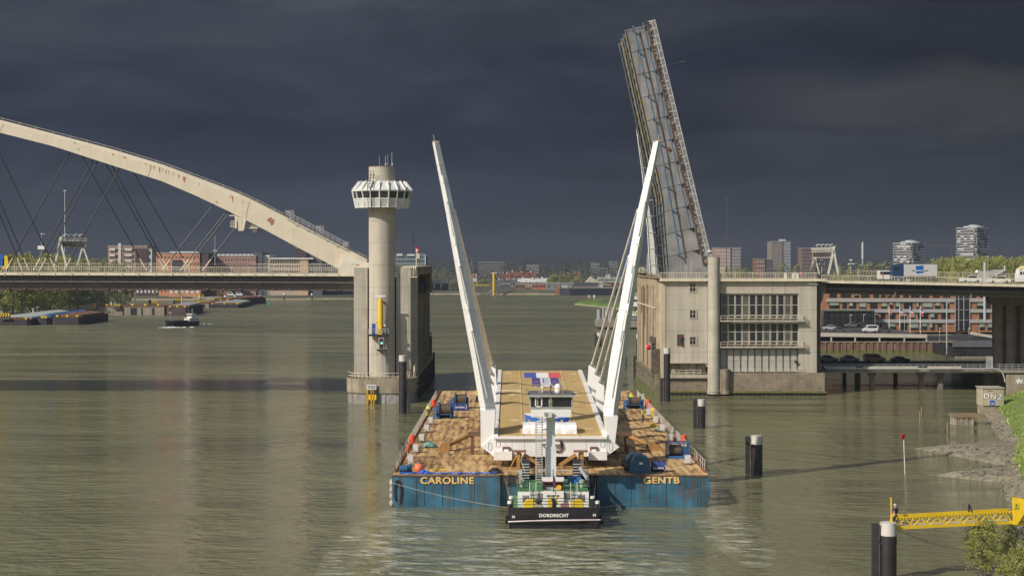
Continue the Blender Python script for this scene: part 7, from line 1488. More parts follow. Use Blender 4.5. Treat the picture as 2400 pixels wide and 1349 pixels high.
b4 = bldg('white_block', 'long white and tan block with a row of dark windows and dark right wing', 633, 722, 607, 1020., 30, mat('tan_wall', (.45, .36, .27), .8, .1), 16, 4, WIND, fw=.6, fh=.5, z0w=14); extra(b4, 'cornice', WHITE, (gx(633, 1020), gx(735, 1020), 1019, 1050, gz(607, 1020), gz(604, 1020))); extra(b4, 'tan_bay', mat('peach_wall', (.55, .38, .25), .8), (gx(703, 1020), gx(723, 1020), 1018.6, 1022, 2, gz(611, 1020))); extra(b4, 'dark_side', SLATE_SHADE, (gx(723, 1020), gx(755, 1020), 1021, 1050, 2, gz(604, 1020)))
bldg('tower_block', 'slim dark brick tower behind the white block', 691, 718, 581, 1300., 20, mat('far_brick', (.10, .06, .065), .85), 4, 10, WIND, fw=.4)
b5 = bldg('glass_block', 'teal glass building with open roof frames behind the concrete tower', 915, 998, 600, 1185., 25, SLATE_SHADE, 12, 7, mat('teal_glass', (.22, .30, .31), .3, .5, .15), fw=.75, fh=.5); extra(b5, 'roof_frame', WHITE2, (gx(930, 1185), gx(943, 1185), 1184, 1195, gz(600, 1185), gz(594, 1185)), (gx(954, 1185), gx(972, 1185), 1184, 1188, gz(600, 1185), gz(595, 1185)), (gx(975, 1185), gx(984, 1185), 1184.2, 1195, gz(606, 1185), gz(596, 1185)), (gx(985, 1185), gx(998, 1185), 1184, 1185, gz(596, 1185), gz(595, 1185)), (gx(996, 1185), gx(998, 1185), 1184, 1185, gz(620, 1185), gz(595, 1185)))
bl = thing('lattice_tower', 'dark lattice communications tower far behind the concrete tower', 'tower', (gx(967, 2600), 2600, 2.4)); mb = MB(); x = gx(967, 2600); zf = lambda py: gz(py, 2600); mb.cyl((x, 2600, 2), (x, 2600, zf(548)), 2.6, 1.4, 8); mb.cyl((x, 2600, zf(548)), (x, 2600, zf(515)), .7, .25, 6); mb.build('mast', mat('far_cloud_shade', (.05, .055, .075), .9), bl); mb = MB()  # cloud shade over the distance put into the mast and platform colour
for py in (545, 553, 561, 568): mb.cyl((x, 2600, zf(py)), (x, 2600, zf(py - 1.5)), 4.6, n=12)
mb.build('platform', MATS['far_cloud_shade'], bl)
# ---- left quay behind the moorings
for x0, x1, yt, Y, m, lab in ((318, 372, 660, 1000., BRD, 'dark waterside building beneath the arch bridge, left of the orange facade'), (395, 470, 655, 985., BRO, 'orange waterside facade with shopfronts seen beneath the arch bridge'), (470, 540, 655, 1000., BRK, 'brown waterside block seen beneath the arch bridge'), (560, 640, 664, 1025., SLATE_SHADE, 'low dark row beneath the arch bridge near the caravans'), (640, 832, 670, 1040., SLATE_SHADE, 'long low dark shed on the quay left of the pier')):
    bldg('quay_building', lab, x0, x1, yt, Y, 12, m, 6, 2, WINL if m in (BRO, BRD) else WIND, fw=.5, fh=.5)
for px, lab in ((536, 'white camper parked on the far quay, left of two'), (556, 'white camper parked on the far quay, right of two')): vehicle((gx(px, 985), 993, 2.45), 0, cp('white', 0), lab, 'van', 4.5, 2.2, 2.6, 'campers on the far quay', 'camper_van')
for px in (516, 528, 549, 571, 608): pass
mb = thing('ferry_landing', 'yellow landing stage with upright pylon and white railings beyond the moored barges', 'landing stage', (gx(470, 930), 930, 0)); Yl_ = 930
MB().box(gx(452, Yl_), gx(600, Yl_), Yl_, Yl_ + 6, -.5, 1.6).build('deck', mat('stage_olive', (.25, .22, .10), .8), mb); MB().box(gx(465, Yl_), gx(469, Yl_), Yl_, Yl_ + 2, 1, gz(689, Yl_)).build('pylon', YEL, mb); MB().box(gx(469, Yl_), gx(476, Yl_), Yl_ + 1, Yl_ + 4, 1, gz(690, Yl_)).build('cabin', mat('olive_box', (.3, .28, .06), .7), mb)
r_ = MB(); r_.rail([(gx(453, Yl_), Yl_ - .1, 1.6), (gx(598, Yl_), Yl_ - .1, 1.6)], 1.6, 2, 3, .12); r_.build('railing', mat('stage_white', (.6, .58, .5), .6), mb)
for px, lab in ((528, 'white-topped marker pile left of the landing stage end'), (551, 'white-topped marker pile near the campers'), (576, 'white-topped marker pile right of the campers'), (608, 'tall white-topped marker pile at the end of the landing stage'), (666, 'grey marker pile alone on the far shore'), (731, 'white cross-headed marker on the far shore left of the pier')):
    Yp = 925 if px < 640 else 985; x = gx(px, Yp); t_ = thing('marker_pile', lab, 'marker', (x, Yp, 0), 'marker piles on the far shore'); MB().cyl((x, Yp, -1), (x, Yp, 3.2), .5, n=8).build('shaft', GIRD, t_); MB().ball((x, Yp, 3.7), .75, 8).build('head', WHITE, t_)
# ---- far shore, centre
for x0, x1, lab in ((1004, 1014, 'black house with white gable top, leftmost of three'), (1017, 1031, 'black house with white top, middle of three'), (1034, 1050, 'black house with white top, rightmost of three')):
    t_ = bldg('quay_house', lab, x0, x1, 660, 1210., 10, SLATE_SHADE, 0, 0, group='black houses on the far shore'); a, c_ = gx(x0, 1210), gx(x1, 1210); extra(t_, 'white_gable', WHITE2, (a - .2, c_ + .2, 1209.4, 1210, gz(664, 1210), gz(656.5, 1210)), (a - .2, a + 1, 1209.4, 1210, gz(673, 1210), gz(664, 1210))); extra(t_, 'window', WIND, (a + 1.2, c_ - .5, 1209.5, 1210, 3, gz(666, 1210)))
bldg('flat_block', 'grey eleven-storey flat block beyond the church', 1120, 1180, 614, 1900., 20, mat('flat_grey', (.17, .165, .17), .8), 12, 7, WIND, fw=.7, fh=.4)
ch = thing('church', 'dark church tower with thin needle spire far away left of the flat block', 'church', (gx(1107, 2100), 2100, 2.4)); x = gx(1107, 2100); mb = MB(); mb.obox((x, 2100, 2), 6, 6, gz(620, 2100) - 2); mb.build('tower', SLATE_SHADE, ch); MB().lathe((x, 2100, gz(620, 2100)), [(3., 0), (1.6, 4), (.1, 17)], 8).build('spire', SLATE_SHADE, ch); MB().obox((x - 6, 2106, 2), 22, 12, 12).build('nave', SLATE_SHADE, ch)
FD = mat('far_haze_tower', (.045, .05, .07), .9, .1)  # cloud shade and haze put into this dark bluish colour
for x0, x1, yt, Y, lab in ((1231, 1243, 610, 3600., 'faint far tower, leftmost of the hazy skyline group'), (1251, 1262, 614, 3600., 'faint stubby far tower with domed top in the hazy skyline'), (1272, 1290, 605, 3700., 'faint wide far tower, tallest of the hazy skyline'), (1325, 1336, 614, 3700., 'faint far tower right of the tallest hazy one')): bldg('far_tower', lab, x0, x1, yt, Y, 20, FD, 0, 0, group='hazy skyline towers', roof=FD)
bldg('white_slab', 'pale low slab building before the hazy towers', 1235, 1263, 621, 2200., 15, mat('slab_pale', (.28, .28, .29), .8), 6, 3, WIND, fw=.5)
bldg('apartment_slab', 'blue-grey slab block far right of the river centre', 1385, 1405, 616, 2100., 15, SLATE_SHADE, 4, 5, WINL, fw=.4); bldg('apartment_tower', 'pale grey tower left of the right pylon', 1429, 1448, 613, 2100., 15, mat('tower_palegrey', (.22, .22, .23), .8), 5, 6, WIND, fw=.4); bldg('apartment_slab', 'low pale block beside the blue-grey slab', 1404, 1428, 628, 2050., 15, mat('slab_pale2', (.2, .2, .21), .8), 5, 3, WIND)
ROOF = mat('roof_tile', (.20, .075, .05), .85, .2, .3)
def terrace(x0, x1, ye, yr, Y, label, wall, cols, rows, roofm=ROOF):
    t_ = bldg('terraced_row', label, x0, x1, ye, Y, 10, wall, cols, rows, WINL, 'terraced rows on the far shore', roof=wall, fw=.4, fh=.4); a, c_ = gx(x0, Y), gx(x1, Y); z, zr_ = gz(ye, Y), gz(yr, Y)
    MB().prism([(Y - .6, z), (Y + 5, zr_), (Y + 10.5, z)], 'x', a - .3, c_ + .3).build('tiled_roof', roofm, t_)
    for k in range(3): xx = a + (c_ - a) * (k + .5) / 3; MB().obox((xx, Y + 5, zr_ - .5), 1.2, 1, 2).build('chimney', WHITE2, t_)
    return t_
terrace(1168, 1192, 650, 641, 1500., 'red roofed row with tall chimneys left of the central houses', BRK, 6, 2); terrace(1190, 1255, 648, 637, 1520., 'long red roofed row with white chimneys at the river centre', BRK, 10, 2); terrace(1160, 1214, 664, 655, 1330., 'grey brick terrace with pale windows behind the black barn', mat('brick_greyish', (.17, .14, .125), .85), 10, 2, SLATE_SHADE); terrace(1214, 1282, 662, 652, 1330., 'white and red banded terrace at the river centre', PINK, 12, 2, WHITE2)
terrace(1345, 1362, 645, 639, 1700., 'small red roof peeping above the bushes right of centre', BRK, 3, 1); terrace(1100, 1118, 650, 645, 1400., 'low white house with red roof right of the left pylon', WHITE2, 4, 1)
bldg('barn', 'black barn on the shore right of the yellow radar post', 1172, 1196, 666, 1240., 10, SLATE_SHADE, 0, 0); bldg('shed', 'orange-red low building on the far shore', 1247, 1279, 665, 1230., 10, mat('shed_orange', (.42, .16, .09), .8, .2, .4), 5, 1, WIND); bldg('shed', 'dark red brick shed left of the orange one', 1208, 1230, 666, 1235., 10, BRK, 4, 1, WIND)
bldg('warehouse', 'grey warehouse with a white sign at its left', 1280, 1350, 664, 1210., 15, mat('warehouse_grey', (.24, .235, .24), .7, .1), 5, 1, WIND, fw=.3); bldg('warehouse', 'wide dark open-fronted boat hall', 1346, 1402, 664, 1205., 20, SLATE_SHADE, 0, 0, roof=mat('dark_roof', (.12, .12, .12), .7))
tn = thing('tent_hall', 'pale pitched tent roof behind the dark boat hall', 'tent', (gx(1392, 1240), 1240, 2.4)); MB().prism([(gx(1374, 1240), gz(661, 1240)), (gx(1386, 1240), gz(649, 1240)), (gx(1408, 1240), gz(661, 1240))], 'y', 1240, 1262).build('canopy', mat('tent_cream', (.50, .47, .38), .8, .06), tn); MB().box(gx(1375, 1240), gx(1407, 1240), 1241, 1262, 2, gz(661, 1240)).build('wall', GREY, tn); MB().prism([(gx(1378, 1225), gz(664, 1225)), (gx(1395, 1225), gz(660, 1225)), (gx(1432, 1225), gz(667, 1225)), (gx(1432, 1225), gz(669, 1225)), (gx(1392, 1225), gz(666, 1225))], 'y', 1222, 1236).build('side_roof', mat('tent_olive', (.36, .34, .24), .8), tn)
bldg('white_office', 'long white office with dark window bands right of the tent roof', 1402, 1462, 650, 1350., 15, WHITE2, 14, 2, WIND, fw=.8, fh=.4); bldg('white_office', 'small raised white box on the long white office', 1422, 1430, 643, 1352., 8, WHITE, 2, 1, WIND, fw=.5, base=gz(650, 1352)); bldg('brick_hall', 'low red brick hall below the white office', 1415, 1452, 661, 1260., 12, BRK, 8, 1, WIND)
lb_ = thing('river_barge', 'long dark unladen barge moored before the boat hall', 'barge', (gx(1395, 1130), 1130, 0), 'moored river barges'); MB().prism([(gx(1312, 1130), 1128), (gx(1335, 1130), 1124), (gx(1492, 1130), 1124), (gx(1492, 1130), 1136), (gx(1312, 1130), 1136)], 'z', -.5, 5.4).build('hull', mat('hull_navy', (.02, .022, .035), .5), lb_); MB().box(gx(1336, 1130), gx(1490, 1130), 1126, 1134, 5.4, 6.).build('coaming', mat('coaming_pale', (.32, .26, .22), .7), lb_); MB().box(gx(1316, 1130), gx(1330, 1130), 1126, 1134, 5.4, 7.5).build('cabin', GREY, lb_)
x = gx(1306, 1135); MB().obox((x, 1136, -.5), 3.2, 3, 7.8).prism([(x - 1.9, -.4), (x + 1.9, -.4), (x + 1.7, .8), (x - 1.7, .8)], 'y', 1134, 1138).build('dolphin_block', mat('dolphin_brown', (.28, .15, .10), .9), base=(x, 1136, 0), label='brown square mooring block at the left end of the dark barge', cat='mooring block')
rp_ = thing('radar_post', 'yellow T-shaped radar post with walkway on the far shore', 'radar post', (gx(1157, 1140), 1140, 0)); Yr_ = 1140; MB().cyl((gx(1157.5, Yr_), Yr_, 0), (gx(1157.5, Yr_), Yr_, gz(640, Yr_)), .95, n=12).build('post', YEL, rp_); MB().box(gx(1150, Yr_), gx(1165, Yr_), Yr_ - .6, Yr_ + .6, gz(640, Yr_), gz(638, Yr_)).build('scanner', WHITE2, rp_); MB().box(gx(1100, Yr_), gx(1148, Yr_), Yr_ + 1, Yr_ + 2, gz(669, Yr_), gz(667, Yr_)).build('gangway', mat('gang_orange', (.62, .38, .04), .5), rp_); mb = MB(); mb.box(gx(1149, Yr_), gx(1158, Yr_), Yr_ - 1, Yr_ + 2, gz(683, Yr_), gz(681, Yr_)); mb.bar(at(1141, 690, Yr_), at(1150, 682, Yr_), .3)
for px in (1152, 1155, 1159, 1163): mb.bar(at(px, 692, Yr_), at(px, 681, Yr_), .3)
mb.build('platform', GREY, rp_)
# headland signs
for px, Yp, lab, bm_ in ((1380.5, 866, 'red and white striped beacon on the green headland', RED), (1392.5, 866, 'white sign board with red edge on the green headland', WHITE)):
    x = gx(px, Yp); t_ = thing('river_sign', lab, 'sign', (x, Yp, 2.9), 'headland signs'); z1 = gz(691, Yp)
    MB().bar((x, Yp, 2.5), (x, Yp, z1), .4 if bm_ is RED else .2).build('post', RED if bm_ is RED else GREY, t_); mb = MB(); mb.box(x - .55, x + .55, Yp - .2, Yp, z1 - 1.6, z1, 0); mb.box(x - .35, x + .35, Yp - .25, Yp - .2, z1 - .9, z1 - .5, 1); mb.build('board', [WHITE, RED], t_)
# pontoon with cars, white office by the pier
pt_ = thing('pontoon', 'grey landing pontoon with upright piles left of the bascule pier', 'pontoon', (44, 560, 0), 'mooring pontoons'); MB().prism([(gx(1394, 575), 575), (gx(1403, 556), 556), (gx(1512, 556), 556), (gx(1512, 575), 585), (gx(1400, 580), 585)], 'z', .8, 3.0).build('deck', mat('pontoon_grey', (.24, .21, .17), .8, .2), pt_)
mb = MB()
for px in range(1406, 1510, 7): x = gx(px, 557); mb.box(x - .25, x + .25, 556.5, 558, -1, .9)
mb.build('piles', DARK, pt_); mb = MB()
for px, h_ in ((1401, 4), (1404, 4), (1414, 5), (1420, 4), (1428, 4), (1433, 4)): mb.cyl((gx(px, 570), 570, 3), (gx(px, 570), 570, 3 + h_), .3, n=8)
mb.build('upright', GREY, pt_)
for px, c_, lab in ((1483, (.3, .3, .31), 'silver car parked on the pontoon quay left of the bascule pier'), (1497, (.05, .05, .06), 'black car with yellow plate parked on the pontoon quay')): vehicle((gx(px, 566), 566, 3.0), R(-70), cp('q%d' % px, c_), lab)
wo_ = bldg('white_office', 'white office with dark bands half hidden behind the bascule pier', 1481, 1530, 691, 640., 20, WHITE, 0, 0, group='distant buildings'); a, c_ = gx(1481, 640), gx(1530, 640)
for z0, z1 in ((13.0, 11.3), (8.6, 6.6)): extra(wo_, 'window_band', WIND, (a + .2, c_ - 4, 639.85, 639.99, 25 - (0) - (25 - z1) if False else gz(706, 640) if z0 == 13.0 else gz(727, 640), gz(701.5, 640) if z0 == 13.0 else gz(718, 640)))
extra(wo_, 'roof_railing', GREY, (a, c_, 639.9, 640, gz(690.5, 640) + .4, gz(689.5, 640) + .4)); MB().box(gx(1505, 639), gx(1508, 639), 638, 639, gz(690, 639), gz(678, 639)).build('red_chimney', mat('chimney_red', (.45, .12, .06), .7), wo_)
mn = thing('minaret', 'slim grey minaret with balconies left of the raised leaf', 'minaret', (gx(1520, 1600), 1600, 2.4)); MB().lathe((gx(1520, 1600), 1600, 2), [(2.2, 0), (2.2, gz(626, 1600) - 2), (2.8, gz(624, 1600) - 2), (1.9, gz(620, 1600) - 2), (1.9, gz(608, 1600) - 2), (2.4, gz(606, 1600) - 2), (1.5, gz(602, 1600) - 2), (1.5, gz(595, 1600) - 2), (.9, gz(593, 1600) - 2), (.1, gz(584, 1600) - 2)], 12).build('shaft', mat('minaret_grey', (.30, .31, .32), .7), mn); MB().ball((gx(1507, 1600), 1606, gz(637, 1600)), 5.5, 14).build('dome', mat('dome_pale', (.45, .43, .40), .6), mn)
# ---- right skyline
t_ = bldg('tower_block', 'brick tower with white vertical window strips beside the round column', 1676, 1712, 581, 1300., 20, PINK, 9, 11, WINL, fw=.45, fh=.7); 
bldg('tower_block', 'grey tower joined to the brick one with white strips', 1712.5, 1736, 581, 1301., 20, mat('tower_grey', (.30, .29, .28), .8), 7, 12, WIND, fw=.4, fh=.4)
bldg('tower_block', 'small dark red block with lit white windows left of the tall grey tower', 1772, 1793, 607, 1400., 20, BRK, 5, 6, WINL, fw=.4, fh=.4); bldg('dark_side', 'plain dark wing of the small red block', 1793.5, 1812, 608, 1401., 20, SLATE_SHADE, cat='building')
t_ = bldg('tower_block', 'tallest grey-brown tower behind the viaduct, its left half', 1808, 1834, 566, 1500., 25, mat('tower_brown', (.26, .225, .20), .8), 7, 14, WIND, fw=.35, fh=.35); extra(t_, 'plant_room', GREY, (gx(1829, 1500), gx(1842, 1500), 1501, 1510, gz(566, 1500), gz(560, 1500))); bldg('tower_block', 'tallest grey tower behind the viaduct, its banded right half', 1834.5, 1853, 566, 1501., 25, mat('tower_blue', (.19, .20, .22), .8), 5, 14, WINL, fw=.6, fh=.35)
bldg('tower_block', 'brown balcony tower directly behind the right gantry', 1880, 1912, 582, 1300., 20, mat('tower_umber', (.20, .14, .13), .8), 8, 11, WIND, fw=.5, fh=.45); bldg('tower_block', 'dark lower wing right of the brown balcony tower', 1912.5, 1928, 600, 1301., 20, BRD, 4, 8, WIND)
def round_tower(px, yt, Y, label):
    x, zt = gx(px, Y), gz(yt, Y); t_ = thing('round_tower', label, 'apartment tower', (x, Y, 2.4), 'twin round towers'); r = 36.5 * Y / F
    oct_ = lambda rr: [(x + rr * u, Y + rr * v) for u, v in ((.95, .45), (.2, 1.), (-.6, .95), (-1., .5), (-1., .2), (-.22, -.62), (.02, -.62), (1., .1))]
    MB().prism(oct_(r - 1.2), 'z', 2, zt).build('core', mat('tower_core', (.10, .10, .11), .6, .4, .3), t_); n = 0; z = zt - .6
    while z > 3 and n < 16:
        MB().prism(oct_(r), 'z', z, z + .5).build('floor_slab', mat('slab_grey', (.46, .46, .45), .7), t_); rnd = random.Random(n * 7 + int(px)); mb = MB(); P_ = oct_(r - .05)
        for k in range(3, 8):
            A_, B_ = Vector((*P_[k], 0)), Vector((*P_[(k + 1) % 8], 0))
            for u in range(5):
                if rnd.random() < .36: a_, b__ = A_.lerp(B_, u / 5), A_.lerp(B_, (u + 1) / 5); mb.mesh([a_ + Vector((0, 0, z - .95)), b__ + Vector((0, 0, z - .95)), b__ + Vector((0, 0, z)), a_ + Vector((0, 0, z))], [(0, 1, 2, 3)])
        if mb.f: mb.build('balcony_panel', mat('balcony_grey', (.5, .5, .5), .7), t_)
        z -= 2.05; n += 1
    MB().lathe((x, Y, zt), [(r * .66, 0), (r * .6, 1.1), (r * .35, 1.3), (r * .3, 2.0), (r * .1, 2.3)], 16).build('roof', GREY, t_)
round_tower(2133.5, 569, 1200., 'nearer-set shorter round tower with white balcony bands above the truck'); round_tower(2282.5, 533, 1200., 'taller round tower with white balcony bands above the trees at right')
cr = thing('crane', 'faint reddish crane jib between the two round towers', 'crane', (gx(2205, 2500), 2500, 2.4)); MB().box(gx(2183, 2500), gx(2238, 2500), 2500, 2502, gz(577, 2500), gz(574, 2500)).build('jib', mat('jib_red', (.14, .08, .08), .8), cr); MB().box(gx(2228, 2500), gx(2230, 2500), 2500, 2502, 2, gz(577, 2500)).build('tower', MATS['jib_red'], cr)
# ================================================================ OFFICE, QUAY AND BOATHOUSE BELOW THE VIADUCT
YO = 470.; of = thing('office_building', 'orange brick office with grey floor bands and glazed entrance, seen beneath the viaduct', 'office', (gx(2130, YO), YO, 3.5)); O = lambda px: gx(px, YO); OZ = lambda py: gz(py, YO)
OB = mat('office_orange', (.31, .14, .072), .8, .12, .3); OG = mat('office_grey', (.34, .335, .33), .7, .06)
MB().box(O(1925), O(2345), YO, YO + 20, 3, OZ(672)).build('wall', OB, of)
for y in (699, 724, 748): MB().box(O(1936 if y != 748 else 2041), O(2237), YO - .5, YO, OZ(y + 8), OZ(y)).build('floor_band', OG, of); MB().box(O(2273), O(2345), YO - .5, YO, OZ(y + 8), OZ(y)).build('floor_band', OG, of)
rw = random.Random(5)
for (yt, yb_) in ((677, 697), (708.5, 723), (733, 747), (757.5, 773)):
    px = 1940 + rw.uniform(0, 6)
    while px < 2330:
        w = rw.choice((10, 13, 17, 20, 24)); 
        if not (2228 < px + w and px < 2275) and not (yt > 730 and px < 2043 and False):
            f_ = MB().box(O(px), O(px + w), YO - .12, YO + .1, OZ(yb_), OZ(yt)).build('window', GLASS, of); bb = yt + (yb_ - yt) * rw.uniform(.3, .75)
            if rw.random() < .75: MB().box(O(px + 1), O(px + w * rw.choice((.55, .96))), YO - .16, YO - .13, OZ(bb), OZ(yt + .5)).build('blind', mat('blind_green', (.26, .31, .24), .7, .2, .3), f_)
        px += w + rw.choice((5, 7, 9))
MB().box(O(2238), O(2272), YO - .35, YO, 3.5, OZ(690)).build('glazed_stair', GLASS, of); mb = MB()
for px in (2238, 2246, 2258, 2272): mb.box(O(px) - .1, O(px) + .1, YO - .5, YO - .35, 3.5, OZ(690))
for y in (700, 725, 749): mb.box(O(2238), O(2273), YO - .5, YO - .35, OZ(y + 1), OZ(y))
mb.build('stair_mullion', OG, of)
eg = MB().box(O(1925), O(2041), YO - 4, YO, 3.2, OZ(727)).build('glazed_entrance', GLASS, of); mb = MB()
for k in range(9): mb.box(O(1930 + 13.5 * k) - .05, O(1930 + 13.5 * k) + .05, YO - 4.1, YO - 4, 3.2, OZ(727))
for y in (738, 750): mb.box(O(1925), O(2041), YO - 4.1, YO - 4, OZ(y + .6), OZ(y))
mb.build('mullion', GIRD, eg); MB().box(O(1922), O(2043), YO - 4.4, YO, OZ(727.5), OZ(725)).build('canopy', mat('canopy_green', (.12, .14, .10), .6), eg)
YQ = 413.; Qx = lambda px: gx(px, YQ); qy = thing('quay_wall', 'rusty corrugated sheet pile quay with algae at the waterline', 'quay', (Qx(2080), YQ, 0))
mb = MB()
for k in range(40):
    x0 = Qx(1920) + k * .92; d_ = .25 if k % 2 else 0; mb.box(x0, x0 + .9, YQ - .3 - d_, YQ, .7, 2.85)
mb.build('sheet_piling', mat('sheet_rust', (.15, .075, .06), .8, .2, .5, streak=.6, dirt=(.28, .23, .15)), qy); mb = MB()
for k in range(40): x0 = Qx(1920) + k * .92; d_ = .25 if k % 2 else 0; mb.box(x0, x0 + .9, YQ - .3 - d_, YQ, -1, .7)
mb.build('algae_foot', ALGAE, qy); MB().box(Qx(1920), Qx(2233), YQ - .6, YQ + 1, 2.85, 3.05).build('capping_beam', CONCD, qy)
pk = thing('parking_deck', 'low parking deck with pale concrete parapet above the rusty quay', 'parking deck', (Qx(2050), YQ + 5, 3)); Yk_ = 417.; KX = lambda px: gx(px, Yk_); MB().box(KX(1915), KX(2172), Yk_, Yk_ + 45, gz(786, Yk_), gz(785.5, Yk_) + .1).build('deck', MATS['asphalt_dull'], pk)
MB().prism([(KX(1915), gz(779, Yk_)), (KX(2172), gz(783, Yk_)), (KX(2172), gz(791.5, Yk_)), (KX(1915), gz(788, Yk_))], 'y', Yk_ - .4, Yk_).build('parapet', mat('parapet_pale', (.48, .43, .36), .8, .08), pk); mb = MB()
for px in (1948, 2004, 2061, 2119, 2171): MB().box(KX(px) - .18, KX(px) + .18, Yk_ - .3, Yk_, 2.9, gz(790, Yk_)).build('column', MATS['parapet_pale'], pk)
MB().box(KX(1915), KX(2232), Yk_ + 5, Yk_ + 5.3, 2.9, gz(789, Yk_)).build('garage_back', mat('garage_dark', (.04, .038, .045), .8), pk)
mb = MB(); mb.rail([(KX(1920), Yk_ - .2, gz(779, Yk_)), (KX(2300), Yk_ + 20, gz(772, Yk_ + 20))], .8, 2, 1.6, .025); mb.build('railing', GIRD, pk)
for px, py, k_, c_, lab in ((1946, 772, 'car', (.4, .4, .41), 'silver car at the left of the parking deck below the glazed entrance'), (1998, 766, 'car', (.12, .13, .13), 'dark estate car on the parking deck below the entrance canopy'), (2024, 766, 'car', (.06, .06, .07), 'black car with shiny roof on the parking deck'), (1966, 777, 'car', (.09, .10, .10), 'dark green-grey car low behind the deck railing'), (2039, 778, 'van', (.62, .62, .63), 'small white van at the parking deck rail'), (2072, 778, 'car', (.08, .08, .085), 'dark car at the parking deck rail right of the white van')):
    Yv = 440. if py < 775 else 422.; vehicle((gx(px, Yv), Yv, gz(py + 1, Yv)), R(rw.choice((0, 180, 20))), cp('p%d' % px, c_), lab, k_, 4.2, 1.75, 1.5 if k_ == 'car' else 2.1, 'cars on the parking deck')
for px, m_, lab in ((2084, 0, 'orange flag hanging on the leftmost of four flagpoles'), (2109, 1, 'tricolour flag on the second of four flagpoles'), (2133, 1, 'tricolour flag on the third of four flagpoles'), (2157, 1, 'tricolour flag on the rightmost of four flagpoles')):
    Yf = 450.; x = gx(px, Yf); t_ = thing('flagpole', lab, 'flagpole', (x, Yf, 4), 'flagpoles before the office'); MB().cyl((x, Yf, 3.5), (x, Yf, gz(717, Yf)), .09, n=6).build('pole', WHITE, t_)
    if m_ == 0: mb = MB(); mb.prism([(gx(px + .5, Yf), gz(719, Yf)), (gx(px + 6, Yf), gz(731, Yf)), (gx(px + 5.5, Yf), gz(739, Yf)), (gx(px + 2, Yf), gz(733, Yf))], 'y', Yf - .04, Yf); mb.build('flag', mat('flag_orange', (.55, .16, .05), .8), t_)
    else:
        for (y0, y1, dx_), mm in zip(((720, 729, 0), (728, 733, 2), (731, 741, 1.5)), (mat('flag_blue2', (.03, .05, .3), .8), FW, FRd)): mb = MB(); mb.prism([(gx(px + .5 + dx_ * .4, Yf), gz(y0, Yf)), (gx(px + 3 + dx_, Yf), gz(y0 + 1.5, Yf)), (gx(px + 6.5 + dx_, Yf), gz(y1, Yf)), (gx(px + 1.5 + dx_, Yf), gz(y1, Yf))], 'y', Yf - .04 - dx_ * .01, Yf - dx_ * .01); mb.build('stripe', mm, t_)
for px, y0, y1, Yf, lab in ((1993, 738, 775, 440, 'lamp post on the parking deck, left of the entrance doors'), (2024, 737, 772, 440, 'lamp post on the parking deck right of the silver estate'), (2051, 736, 776, 440, 'lamp post at the right end of the glazed entrance'), (2120, 739, 776, 440, 'lamp post between the second and third flagpoles'), (2180, 738, 776, 440, 'lamp post right of the flagpoles'), (2202, 769, 805, 416, 'lamp post on the quay left of the boathouse'), (2270, 769, 790, 425, 'short lamp post behind the boathouse'), (2296, 764, 790, 425, 'lamp post beside the sloping ramp wall'), (2219, 709, 845, 330, 'tall pale lamp mast in front of the office, rising from the low road bridge')):
    x = gx(px, Yf); t_ = thing('lamp_post', lab, 'lamp post', (x, Yf, gz(y1, Yf)), 'lamp posts near the office'); r_ = .06 if px != 2219 else .14; MB().cyl((x, Yf, gz(y1, Yf)), (x, Yf, gz(y0, Yf)), r_, n=6).build('pole', GREY, t_); MB().obox((x + .25, Yf, gz(y0, Yf)), .7, .25, .14).build('lantern', WHITE2, t_)
bh = thing('boathouse', 'black floating boathouse with grey corrugated roof edge', 'boathouse', (gx(2285, 395), 395, 0)); Yh = 392.; HX_ = lambda px: gx(px, Yh); MB().box(HX_(2234), HX_(2345), Yh + .3, Yh + 18, -.3, gz(812, Yh)).build('wall', mat('boathouse_black', (.018, .018, .02), .6, .2), bh); mb = MB(); mb.prism([(HX_(2233), gz(812.5, Yh)), (HX_(2346), gz(812.5, Yh)), (HX_(2346), gz(797, Yh)), (HX_(2234), gz(797, Yh))], 'y', Yh - .1, Yh + .3)
for k in range(60): x = HX_(2234) + k * .21; mb.box(x, x + .07, Yh - .14, Yh - .1, gz(812.5, Yh), gz(797, Yh))
mb.build('roof_edge', mat('roof_corrugated', (.13, .13, .145), .6, .1), bh); MB().prism([(HX_(2234), gz(797, Yh)), (HX_(2346), gz(797, Yh)), (HX_(2317), gz(790, Yh)), (HX_(2290), gz(787, Yh)), (HX_(2270), gz(795, Yh))], 'y', Yh, Yh + 18).build('roof', mat('roof_black', (.03, .03, .034), .7), bh); MB().box(HX_(2238), HX_(2346), Yh - 2, Yh + .3, -.2, .25).build('deck', MATS['pontoon_grey'], bh)
mb = MB(); mb.box(HX_(2242), HX_(2253), Yh + .2, Yh + .28, .25, gz(822, Yh)); mb.box(HX_(2256), HX_(2264), Yh + .2, Yh + .28, .25, gz(822, Yh)); mb.box(HX_(2268), HX_(2279), Yh + .2, Yh + .28, .25, gz(824, Yh)); mb.build('door', GLASS, bh)
wl_ = thing('ramp_wall', 'pale sloping ramp wall behind the boathouse', 'wall', (gx(2300, 425), 425, 2.5)); MB().prism([(gx(2274, 425), gz(778, 425)), (gx(2280, 425), gz(777, 425)), (gx(2345, 425), gz(790, 425)), (gx(2345, 425), gz(802, 425)), (gx(2300, 425), gz(793, 425)), (gx(2274, 425), gz(783, 425))], 'y', 425, 425.6).build('wall_panel', MATS['parapet_pale'], wl_)
